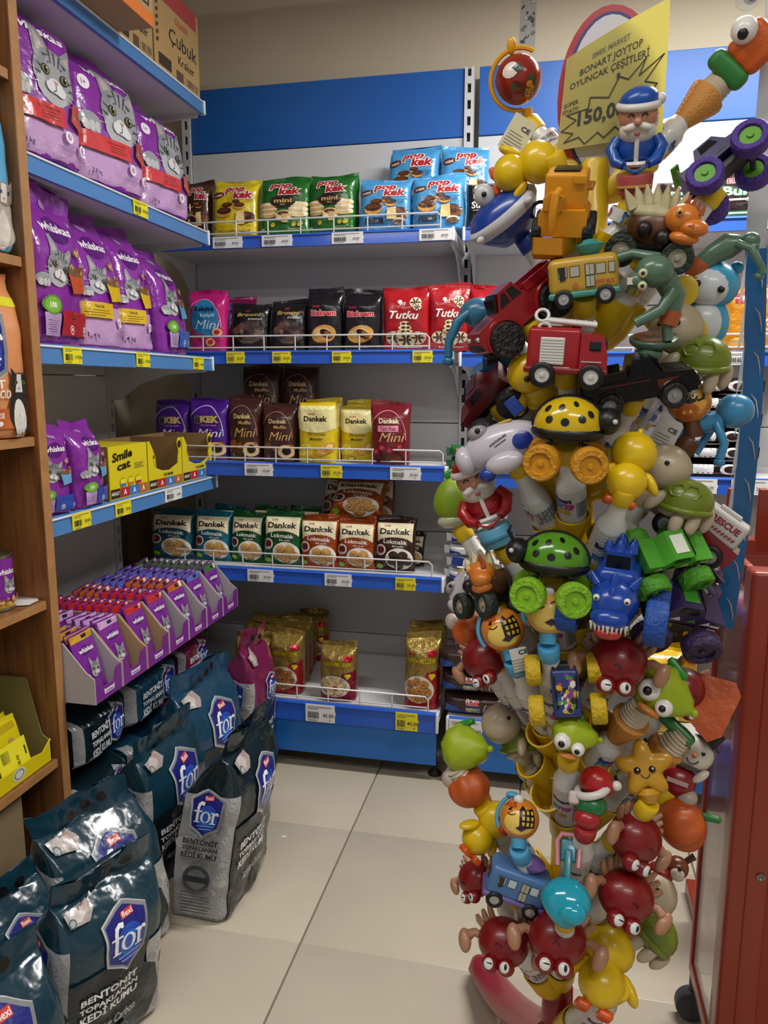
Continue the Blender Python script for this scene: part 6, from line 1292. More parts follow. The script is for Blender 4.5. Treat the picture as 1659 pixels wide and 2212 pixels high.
def monster(body, wheels, under='#121214', spoiler=None, decal=None):
    def f(o):
        Cb = pl(body, .28)
        MB().prism([(-.05, 0), (.05, 0), (.052, .012), (.022, .016), (.012, .032), (-.016, .032), (-.026, .016), (-.05, .018)], -.022, .022, 'y', T(0, 0, .004)).build('body', Cb, o, 30)
        for sy in (-1, 1): MB().prism([(-.014, .019), (.012, .019), (.007, .029), (-.011, .029)], sy*.022, sy*.0228, 'y', T(0, 0, .004)).build('side_window', M('#101216', .12), o, 0)
        MB().prism([(.0225, .0165), (.0125, .032), (.0145, .0325)], -.018, .018, 'y', T(0, 0, .005)).build('windscreen', M('#101216', .12), o, 0)
        MB().rbox((0, 0, -.006), (.088, .026, .014), .004).build('chassis', M(under, .4), o)
        for x in (-.034, .034): MB().cyl((x, -.03, -.016), (x, .03, -.016), .004).build('axle', M('#5a5c60', .3, metal=.8), o)
        for sx in (-1, 1):
            for sy in (-1, 1): wheel(o, (sx*.034, sy*.036, -.016), .024, .022, 'y', TY(wheels), M(spoiler or wheels, .45))
        for x in (-.02, .02): MB().tube([(x, -.02, .004), (x*1.6, -.028, -.014)], .0026, 6).build('shock', M('#3f7a2c' if spoiler else '#2c2c30', .4), o)
        if spoiler: MB().rbox((-.046, 0, .036), (.012, .044, .003), .001).build('spoiler', pl(spoiler), o); [MB().cyl((-.044, y, .018), (-.046, y, .036), .002).build('spoiler_post', pl(spoiler), o) for y in (-.014, .014)]
        def d(P):
            c = decal or ['#1a1a1a', '#e8e8e0', '#3a3a3a']
            for k in range(6): q = random.Random(k+len(body)); P.poly([(-.04+.014*k, q.uniform(-.016, -.006)), (-.03+.014*k, q.uniform(-.006, .004)), (-.034+.015*k, q.uniform(.006, .016))], c[k % len(c)])
        disc_print(o, lambda x, z, off: Vector((x, z, .0365+off if -.016 < x < .012 else .0225+off)), lambda P: P.rect(-.012, -.014, .008, .014, (decal or ['#1a1a1a'])[0]), 'roof_print')
        disc_print(o, flat_map((0, -.022, .008), (1, 0, 0), (0, 0, 1), (0, -1, 0)), lambda P: [P.poly([(-.04+.02*k, .0), (-.03+.02*k, .008), (-.026+.02*k, .001)], (decal or ['#1a1a1a', '#e0e0d8'])[k % 2]) for k in range(4)]+[P.rect(.034, .0, .046, .004, '#e0d8c0')], 'side_print')
    return f
def dinotruck(o):           # blue, grinning front towards the viewer
    B_ = pl('#143f9c', .25)
    MB().rbox((0, .02, .006), (.046, .07, .042), .012, 4).build('body', B_, o); MB().ell((0, -.022, -.006), (.026, .026, .024)).build('head', B_, o); MB().ell((0, -.042, -.016), (.020, .014, .012)).build('snout', B_, o)
    MB().prism([(-.017, .024), (.017, .024), (.012, .044), (-.012, .044)], -.006, .03).build('cabin', B_, o, 30); MB().box(-.012, -.0068, .026, .012, -.006, .040).build('windscreen', M('#0b1020', .15), o, 0)
    for k, (x, y, z) in enumerate(((0, .004, .046), (0, .018, .05), (0, .034, .046), (-.012, .01, .044), (.012, .01, .044), (-.012, .026, .044), (.012, .026, .044), (0, -.026, .02), (0, -.038, .008))): MB().lathe([(.006, 0), (.0045, .007), (.001, .012)], 8, T(x, y, z-.004)).build('spike', B_, o)
    for sx in (-1, 1): MB().lathe([(.006, 0), (.003, .01), (.001, .014)], 8, T(sx*.018, -.018, .012) @ R('Y', sx*30)).build('horn', B_, o); eye(o, (sx*.015, -.040, .004), .0036, white='#d8d8c8')
    MB().ell((0, -.046, -.030), (.014, .008, .007)).build('tongue', pl('#b02c24'), o)
    for sx in range(-4, 5): MB().lathe([(.0004, -.009), (.0024, 0)], 6, T(sx*.0042, -.0545+.0016*abs(sx), -.019)).build('tooth', WHT, o)
    MB().rbox((0, .01, -.018), (.034, .06, .014), .004).build('chassis', BLK, o)
    for sx in (-1, 1):
        for y in (-.02, .05): wheel(o, (sx*.044, y, -.022), .024, .022, 'x', TY('#16489c'), M('#16489c', .4))
def topcar(o):              # small off-road car seen from above: yellow wheels, printed shell
    MB().rbox((0, 0, 0), (.034, .02, .076), .006).build('chassis', BLK, o); sh = MB().rbox((0, -.012, -.002), (.036, .014, .062), .005).build('shell', M('#2a3878', .3), o)
    disc_print(o, flat_map((0, -.019, 0), (1, 0, 0), (0, 0, 1), (0, -1, 0)), lambda P: blobs(P, 0, -.002, .013, .024, 70, .004, ['#c8a41c', '#141418', '#4a8a2c', '#d8d0c0', '#7a3088', '#2c50a8', '#a83a28'], 9), 'shell_print')
    for z in (-.03, .0, .03): MB().tube([(-.02, -.006, z), (.02, -.006, z)], .0025, 6).build('axle', BLK, o)
    for sx in (-1, 1):
        for z in (-.026, .028): wheel(o, (sx*.040, .0, z), .021, .020, 'x', TY('#c9a814'), M('#c9a814', .5))
        MB().tube([(sx*.014, -.01, .036), (sx*.014, -.018, .02), (sx*.012, -.018, -.02), (sx*.014, -.01, -.036)], .0022, 6).build('roll_bar', BLK, o)
def zombie(pose):
    def f(o):
        G_ = pl('#52705c', .28); O_ = pl('#a8552a', .35)
        if pose == 'run':
            MB().tube([(-.022, 0, -.012), (-.004, 0, .004), (.018, 0, .016), (.034, -.002, .018)], [.016, .016, .019, .012], 14).build('torso', G_, o)
            MB().tube([(-.016, 0, -.004), (-.026, 0, -.018), (-.026, 0, -.026)], [.017, .019, .014], 12).build('shorts', O_, o)
            MB().ell((.046, 0, .020), (.014, .013, .013)).build('head', G_, o); MB().ell((.05, -.004, .012), (.009, .01, .008)).build('jaw', G_, o)
            MB().tube([(.028, -.014, .018), (.046, -.018, .010), (.062, -.016, -.016), (.064, -.014, -.026)], [.006, .006, .005, .006], 9).build('arm', G_, o); MB().tube([(.028, .012, .016), (.050, .014, .012), (.058, .012, -.006)], [.006, .006, .005], 9).build('arm', G_, o); MB().ell((.060, -.014, -.030), (.007, .006, .006)).build('hand', G_, o)
            for y, kx in ((-.008, -.030), (.008, -.008)): MB().tube([(-.026, y, -.026), (kx, y, -.044), (kx-.012, y, -.058)], [.012, .010, .007], 9).build('shorts_leg', O_, o); MB().tube([(kx-.010, y, -.054), (kx-.024, y, -.070), (kx-.034, y, -.070)], [.0065, .006, .005], 9).build('leg', G_, o)
        else:
            MB().tube([(.016, 0, -.02), (.020, 0, .0), (.008, -.006, .020)], [.013, .014, .014], 12).build('torso', G_, o); MB().ell((-.004, -.018, .028), (.022, .02, .019)).build('head', G_, o)
            MB().ell((-.022, -.026, .018), (.011, .012, .010)).build('jaw', G_, o); MB().box(-.033, -.036, .014, -.022, -.034, .022).build('teeth', M('#cfcab4', .4), o, 0)
            for z in (.026, .012): eye(o, (-.016, -.036, z), .0055, white='#c8c49a')
            MB().tube([(.010, -.008, .022), (-.002, .0, .044), (-.03, .004, .050), (-.046, .004, .046)], [.008, .007, .006, .006], 9).build('arm', G_, o); MB().tube([(.018, -.012, .006), (.006, -.022, -.016), (-.022, -.026, -.030)], [.008, .007, .006], 9).build('arm', G_, o)
            MB().tube([(.018, -.004, -.018), (.014, -.006, -.034)], [.013, .011], 10).build('shorts', O_, o); MB().tube([(.014, -.006, -.034), (.016, -.008, -.052)], [.0065, .006], 9).build('leg', G_, o)
            MB().lathe([(.026, -.058), (.029, -.054), (.029, -.050), (.024, -.049), (.001, -.049)], 20, R('X', 14)).build('disc_base', G_, o); disc_print(o, lambda x, z, off: R('X', 14) @ Vector((x, z, -.0488+off)), lambda P: (P.ell(0, 0, .023, .023, '#8a4a2c', 0, 20), P.poly([(-.014, .006), (-.004, .002), (0, .006), (.004, .002), (.014, .006), (.008, -.006), (-.008, -.006)], '#1a1210')), 'disc_print')
    return f
def penguin(o):
    B_ = pl('#3c9cc4'); MB().ell((.006, .006, -.018), (.03, .026, .034)).build('body', B_, o); MB().ell((.006, .002, .026), (.032, .028, .028)).build('head', B_, o); MB().ell((.004, -.010, .024), (.025, .020, .022)).build('face', pl('#cfd4d8'), o); MB().ell((.006, -.008, -.018), (.022, .018, .026)).build('belly', pl('#cfd4d8'), o)
    dot(o, (-.008, -.028, .026), .004); dot(o, (.018, -.028, .022), .004)
    for x in (-.016, .03): MB().ell((x, .004, .048), (.008, .006, .007)).build('ear', B_, o)
    fl_ = M('#d8b82c', .4, alpha=.96)
    for a in (90, 200, 320): MB().ell((0, 0, 0), (.015, .003, .018), mx=T(-.020+.022*math.cos(math.radians(a)), -.036, -.008+.024*math.sin(math.radians(a))) @ R('Y', 90-a)).build('fan_blade', fl_, o)
    MB().ell((-.020, -.038, -.006), (.011, .006, .011)).build('fan_hub', pl('#d8942c'), o)
def plane(o):
    W_ = pl('#c4bec8', .25); MB().ell((0, 0, 0), (.056, .028, .030), 22, 14).build('fuselage', W_, o); MB().ell((-.052, -.004, -.004), (.014, .018, .020)).build('nose', W_, o)
    MB().ell((.0, -.030, -.022), (.026, .013, .014)).build('wing_pod', W_, o); MB().ell((-.026, -.026, -.030), (.012, .012, .010)).build('intake', pl('#1d3a94'), o); MB().ell((.0, .03, -.02), (.026, .013, .014)).build('wing_pod', W_, o)
    disc_print(o, lambda x, z, off: Vector((x, -(.028+off)*math.sqrt(max(.05, 1-(x/.058)**2-(z/.032)**2)), z)), lambda P: (P.ell(.030, -.002, .013, .012, '#1c3690', 0, 18), P.text('AVIATION-002', .0, .008, .003, '#2a2a38', w=.026, bold=.03, rot=18), P.line([(-.006, .001), (.01, .006)], .0012, '#3a3a48')), 'side_print')
    MB().ell((-.024, -.010, .026), (.014, .012, .010)).build('eye_dome', pl('#9a989c'), o); dot(o, (-.022, -.020, .028), .004); MB().rbox((.044, 0, .03), (.018, .004, .024), .003, mx=R('Y', -20)).build('tail_fin', pl('#1d3a94'), o); MB().rbox((.014, -.006, .028), (.018, .012, .004), .002).build('canopy_stripe', pl('#c8a81c'), o)
def ship(o):
    B_ = pl('#1c3f94', .25); W_ = pl('#c8c8ca', .3); k = Matrix.Diagonal((1.0, .8, 1, 1))
    MB().lathe([(.002, -.030), (.022, -.026), (.036, -.010), (.040, -.004)], 26, k).build('hull', B_, o); MB().lathe([(.040, -.004), (.045, .002), (.046, .008), (.042, .012)], 26, k).build('hull_band', W_, o); MB().lathe([(.042, .012), (.036, .020), (.020, .026), (.001, .028)], 26, k).build('deck', B_, o)
    MB().ell((-.004, 0, .034), (.012, .010, .014)).build('funnel', W_, o); dot(o, (-.004, -.010, .038), .003); MB().torus(.010, .002, 16, 6, T(.034, -.018, -.016) @ R('X', 90)).build('lifebuoy', BLK, o)
    for x in (-.036, .0, .03): MB().ell((x, -.031, .005), (.005, .004, .004)).build('porthole', W_, o)
def santa(coat, drumc, stripes):
    def f(o):
        Cc = pl(coat); W_ = pl('#d6d2cc', .4); Sk = pl('#b98368', .4)
        MB().ell((0, 0, -.022), (.026, .021, .026)).build('body', Cc, o); MB().ell((0, -.002, .018), (.026, .023, .024)).build('head', Sk, o)
        MB().ell((0, .0, .036), (.026, .023, .018), fn=lambda x, y, z: (x+.12*max(0, z), y, z)).build('hat', Cc, o); MB().torus(.025, .0052, 24, 8, T(0, 0, .031) @ R('X', 6)).build('hat_band', W_, o); MB().ell((.027, -.002, .036), .0075).build('pompom', W_, o)
        MB().ell((0, -.006, .0), (.024, .02, .018)).build('beard', W_, o); MB().ell((0, .006, .012), (.027, .02, .022)).build('hair', W_, o)
        for sx in (-1, 1):
            MB().ell((0, 0, 0), (.010, .005, .005), mx=T(sx*.009, -.025, .006) @ R('Y', sx*15)).build('moustache', W_, o); MB().torus(.0035, .0009, 8, 5, T(sx*.009, -.0245, .018) @ R('X', 90), 0, PI).build('eye', BLK, o)
            MB().tube([(sx*.024, 0, -.010), (sx*.033, -.006, -.022), (sx*.026, -.020, -.036), (sx*.016, -.028, -.040)], [.009, .009, .008, .006], 9).build('arm', Cc, o); MB().tube([(sx*.016, -.028, -.042), (sx*.004, -.034, -.048)], .0018, 6).build('drumstick', Cc, o)
            MB().ell((sx*.002, -.036, -.048), .0032).build('stick_tip', Cc, o)
        MB().ell((0, -.027, .012), .0055).build('nose', Sk, o); MB().ell((0, -.026, -.002), (.004, .002, .003)).build('mouth', pl('#b05048'), o)
        MB().tube([(0, -.021, -.006), (0, -.022, -.024), (0, -.018, -.042)], .0032, 6).build('coat_trim', W_, o); MB().torus(.024, .004, 20, 6, T(0, 0, -.040)).build('coat_hem', W_, o)
        dr = MB().lathe([(.018, -.080), (.023, -.078), (.025, -.054), (.024, -.052), (.001, -.052)], 20, T(0, -.016, 0)).build('drum', pl(drumc), o)
        for k, c in enumerate(stripes): MB().lathe([(.0243-.0004*k, -.060-.006*k), (.0242-.0004*k, -.063-.006*k)], 20, T(0, -.016, 0) @ R('X', 4*(-1)**k)).build('drum_band', pl(c), dr)
    return f
def elf(o):
    MB().ell((.004, 0, .022), (.020, .018, .018), fn=lambda x, y, z: (x+.3*max(0, x)*max(0, -z+.3), y, z)).build('hat', pl('#a8181c'), o); MB().torus(.018, .005, 20, 8, T(.0, -.002, .012) @ R('Y', -20) @ R('X', 25)).build('hat_band', pl('#d6d2cc'), o); MB().ell((.028, -.004, .020), .006).build('pompom', pl('#d6d2cc'), o)
    MB().ell((.0, 0, -.006), (.019, .016, .014)).build('scarf', pl('#1d6a3c'), o); MB().ell((-.004, 0, -.022), (.016, .014, .012)).build('body', pl('#a02024'), o); MB().rbox((-.020, -.004, .0), (.014, .012, .016), .004).build('gift', pl('#c9b8b4'), o); MB().ell((-.016, .008, .004), (.010, .010, .010)).build('hair', pl('#1d5a38'), o)
def snowman(o):
    W_ = pl('#d0c9bc', .4); MB().ell((0, 0, .016), (.027, .024, .026)).build('head', W_, o); MB().ell((-.012, 0, -.026), (.026, .02, .024)).build('body', pl('#8a1420'), o)
    MB().lathe([(.021, 0), (.021, .003), (.014, .004), (.013, .022), (.001, .022)], 18, T(.012, 0, .036) @ R('Y', 32)).build('hat', BLK, o); MB().lathe([(.004, 0), (.001, .010)], 8, T(.002, -.022, .012) @ R('X', 90)).build('nose', pl('#c8752c'), o)
    dot(o, (-.008, -.022, .020), .003); dot(o, (.012, -.021, .018), .003); MB().torus(.008, .0009, 10, 5, T(.001, -.022, .009) @ R('X', 90), PI*1.1, PI*1.9).build('mouth', BLK, o); MB().torus(.018, .003, 18, 6, T(-.004, 0, -.006)).build('collar_scarf', pl('#4a4438'), o)
    for a in ((-.03, -.006, -.004), (.016, -.01, -.012)): MB().ell((0, 0, 0), (.006, .006, .013), mx=T(*a) @ R('Y', 40)).build('arm', W_, o)
    MB().box(-.024, -.0225, -.032, .004, -.0205, -.026).build('belt_band', pl('#b89a94'), o, 0)
def starfig(o):
    Y = pl('#c08e1c', .35); mb = MB(); pts = []
    for i in range(40):
        a = 2*PI*i/40; r = .036*(1+.26*math.cos(5*a)); pts.append((r*math.sin(a), r*math.cos(a)))
    vs = []; lay = [(-.013, .5), (-.012, .78), (-.006, .97), (0, 1), (.006, .97), (.012, .78), (.013, .5)]
    for y, k in lay: vs += [(p[0]*k, y, p[1]*k) for p in pts]
    n = 40; mb.v = vs; mb.f = [(j*n+i, j*n+(i+1) % n, (j+1)*n+(i+1) % n, (j+1)*n+i) for j in range(6) for i in range(n)]+[tuple(range(n-1, -1, -1)), tuple(6*n+i for i in range(n))]
    mb.build('star', Y, o, 80)
    for sx in (-1, 1): eye(o, (sx*.011, -.012, .0), .0055, white='#1c1410'); MB().ell((sx*.011+.001, -.0175, .002), .0015).build('eye_glint', WHT, o)
    dot(o, (-.022, -.011, -.002), .003, pl('#b8442c'), 'cheek'); MB().torus(.006, .0008, 8, 5, T(0, -.0135, -.006) @ R('X', 90), PI, 2*PI).build('mouth', BLK, o); MB().lathe([(.010, -.05), (.018, -.036), (.012, -.028)], 14).build('spring_neck', Y, o)
def lumpy(seed, amp=.05, f=9):
    q = random.Random(seed); a = [q.uniform(0, 6.28) for _ in range(6)]
    def g(x, y, z):
        k = 1+amp*(math.sin(f*x+a[0])*math.sin(f*y+a[1])+math.sin(f*z+a[2])*math.cos(f*x*.8+a[3])); return (x*k, y*k, z*k)
    return g
def lime(seed=1, nub=1, eyes=True):
    def f(o):
        G_ = M('#9db31c', .45); L_ = lumpy(seed, .045, 10)
        def sh(x, y, z): x, y, z = L_(x, y, z); t = max(0, nub*x); return (x*(1+.35*t), y*(1-.35*t), z*(1-.30*t))
        MB().ell((0, 0, 0), (.032, .032, .034), 26, 18, fn=sh).build('fruit', G_, o); MB().ell((nub*.045, 0, .0), (.005, .005, .005)).build('nub', G_, o)
        MB().rbox((0, 0, 0), (.032, .013, .010), .004, 3, T(.0, -.004, .034) @ R('Y', 18)).build('leaf', pl('#2c8a34'), o)
        if eyes:
            eye(o, (-.012, -.026, -.008), .014, look=(-.1, -.2)); eye(o, (.013, -.026, -.016), .011, look=(-.1, -.2)); MB().ell((.0, -.026, -.030), (.016, .010, .005)).build('mouth', pl('#b8742c'), o)
    return f
def pumpkin(leaf=1):
    def f(o):
        def rib(x, y, z): a = math.atan2(y, x); k = 1+.06*math.cos(7*a)*(1-z*z); return (x*k, y*k, z*.92)
        MB().ell((0, 0, 0), (.034, .032, .034), 42, 14, fn=rib).build('fruit', M('#b8541c', .42), o); MB().rbox((.0, 0, 0), (.010, .012, .026), .004, 2, T(leaf*.006, -.004, .038) @ R('Y', leaf*35)).build('stem', pl('#24722c'), o)
        MB().ell((-.026, -.008, .022), (.012, .011, .014)).build('eye_white', pl('#b0a094', .4), o)
    return f
def carrot(o):
    MB().ell((0, 0, 0), (.030, .026, .036), 8, 6, fn=lambda x, y, z: (x*(1-.25*z), y*(1-.2*z), z)).build('carrot', M('#c85a1c', .42), o, 30) if False else MB().rbox((.004, 0, .010), (.050, .042, .052), .012, 3, R('Y', 12)).build('carrot', M('#c85a1c', .45, bump=.3, bscale=60), o)
    MB().rbox((0, 0, -.026), (.056, .044, .026), .010, 3, R('Y', 8)).build('leaf_band', M('#2c7a34', .45), o); eye(o, (-.016, -.018, .016), .016, look=(.1, -.3))
def wedge(o):
    MB().prism([(-.030, .032), (.026, .034), (.034, .022), (.026, -.024), (.014, -.034), (-.006, -.02)], -.018, .018).build('carrot', M('#b8501c', .45, bump=.4, bscale=70), o, 30); MB().rbox((-.004, 0, -.036), (.05, .018, .014), .005, 3, R('Y', 28)).build('leaf_band', pl('#2c7a34'), o); eye(o, (-.03, -.01, .004), .009)
def imp(o):
    B_ = pl('#3a86b4'); MB().ell((.012, 0, .014), (.020, .018, .019)).build('head', B_, o); MB().tube([(.0, 0, .004), (-.02, 0, -.002), (-.034, 0, .004)], [.012, .011, .009], 10).build('body', B_, o)
    MB().tube([(-.006, -.008, .0), (.004, -.014, -.022), (.0, -.012, -.038)], [.005, .0045, .005], 8).build('arm', B_, o); MB().tube([(-.008, .008, .0), (-.02, .010, -.024), (-.026, .008, -.034)], [.005, .0045, .005], 8).build('arm', B_, o); MB().ell((.0, -.012, -.042), (.006, .005, .005)).build('hand', B_, o)
def pipe(o):
    B_ = pl('#2c6c8c'); MB().ell((.014, 0, .012), (.026, .022, .020)).build('head', B_, o); MB().tube([(.0, -.012, .012), (-.014, -.016, .0), (-.026, -.016, -.026), (-.026, -.016, -.046)], [.006, .007, .006, .006], 9).build('arm', B_, o); MB().ell((-.026, -.016, -.052), (.008, .007, .007)).build('hand', B_, o); MB().tube([(.02, -.014, .004), (.05, -.006, -.004)], [.007, .012], 9).build('body', B_, o)
def shovel(o):
    Cy = pl('#1f9cb4', .12); MB().ell((0, 0, -.014), (.034, .022, .032), 22, 14, fn=lambda x, y, z: (x*(1-.25*max(0, -z)), y, z)).build('bowl', Cy, o); MB().ell((.008, -.012, -.026), (.020, .014, .016)).build('bowl_lip', Cy, o)
    MB().rbox((0, -.004, .028), (.010, .008, .05), .003).build('shaft', pl('#1c7484'), o); g = MB(); g.tube([(-.014, -.004, .03), (-.016, -.004, .062), (-.010, -.004, .072), (.010, -.004, .072), (.016, -.004, .062), (.014, -.004, .03)], .004, 8); g.build('grip', pl('#b87a80'), o); MB().rbox((0, .0, .052), (.022, .006, .03), .004).build('grip_plate', pl('#1c7484'), o)
def rescue(o):
    Rd = pl('#7c141c', .25); MB().prism([(-.058, -.016), (.058, -.016), (.058, .004), (-.03, .012), (-.05, .008), (-.058, .0)], -.022, .022).build('body', Rd, o, 30); MB().rbox((.020, 0, .020), (.062, .040, .034), .005).build('box_body', pl('#b4b0ae'), o); MB().prism([(-.03, .010), (-.010, .012), (-.010, .030), (-.020, .030)], -.020, .020).build('cab', Rd, o, 30); MB().prism([(-.027, .014), (-.012, .014), (-.012, .027), (-.019, .027)], -.0207, -.02).build('side_window', M('#15171b', .1), o, 0)
    for sx in (-.034, .034):
        for sy in (-1, 1): wheel(o, (sx, sy*.022, -.018), .0155, .011, 'y', BLK, M('#9a9a98', .3, metal=.5))
    disc_print(o, flat_map((0, -.0202, 0), (1, 0, 0), (0, 0, 1), (0, -1, 0)), lambda P: (P.text('RESCUE', .024, .026, .008, '#8a1c24', w=.038, bold=.04), [P.poly([(.0+.005*k, .012), (.003+.005*k, .012), (.005+.005*k, .016), (.002+.005*k, .016)], '#9a2c30') for k in range(9)]), 'side_print')
    MB().rbox((.02, 0, .039), (.03, .012, .006), .002).build('light_bar', pl('#b4b0ae'), o)
def deer(o):
    B_ = pl('#6a3418'); MB().ell((.006, 0, .008), (.016, .015, .016)).build('head', B_, o); MB().ell((.010, -.010, .0), (.010, .009, .009)).build('muzzle', pl('#b8a898'), o); MB().tube([(.012, 0, .02), (.020, 0, .034)], [.004, .005], 8).build('antler', pl('#3a2014'), o); dot(o, (.010, -.0175, .008), .003); MB().ell((-.010, 0, -.010), (.018, .014, .014)).build('body', pl('#8a141c'), o); MB().ell((-.012, -.004, -.03), (.014, .012, .014)).build('tunic', pl('#b8941c'), o)
def pear(o):
    G_ = M('#7f9c1c', .42); MB().ell((0, 0, 0), (.032, .028, .036), 22, 14, fn=lambda x, y, z: (x*(1-.22*max(0, z)), y, z)).build('fruit', G_, o); MB().rbox((0, 0, 0), (.016, .014, .012), .004, 2, T(-.002, -.002, .040) @ R('Y', -20)).build('leaf', pl('#2c8a34'), o); MB().ell((-.006, -.002, -.028), (.024, .02, .012)).build('face_white', pl('#b8bc9c'), o)

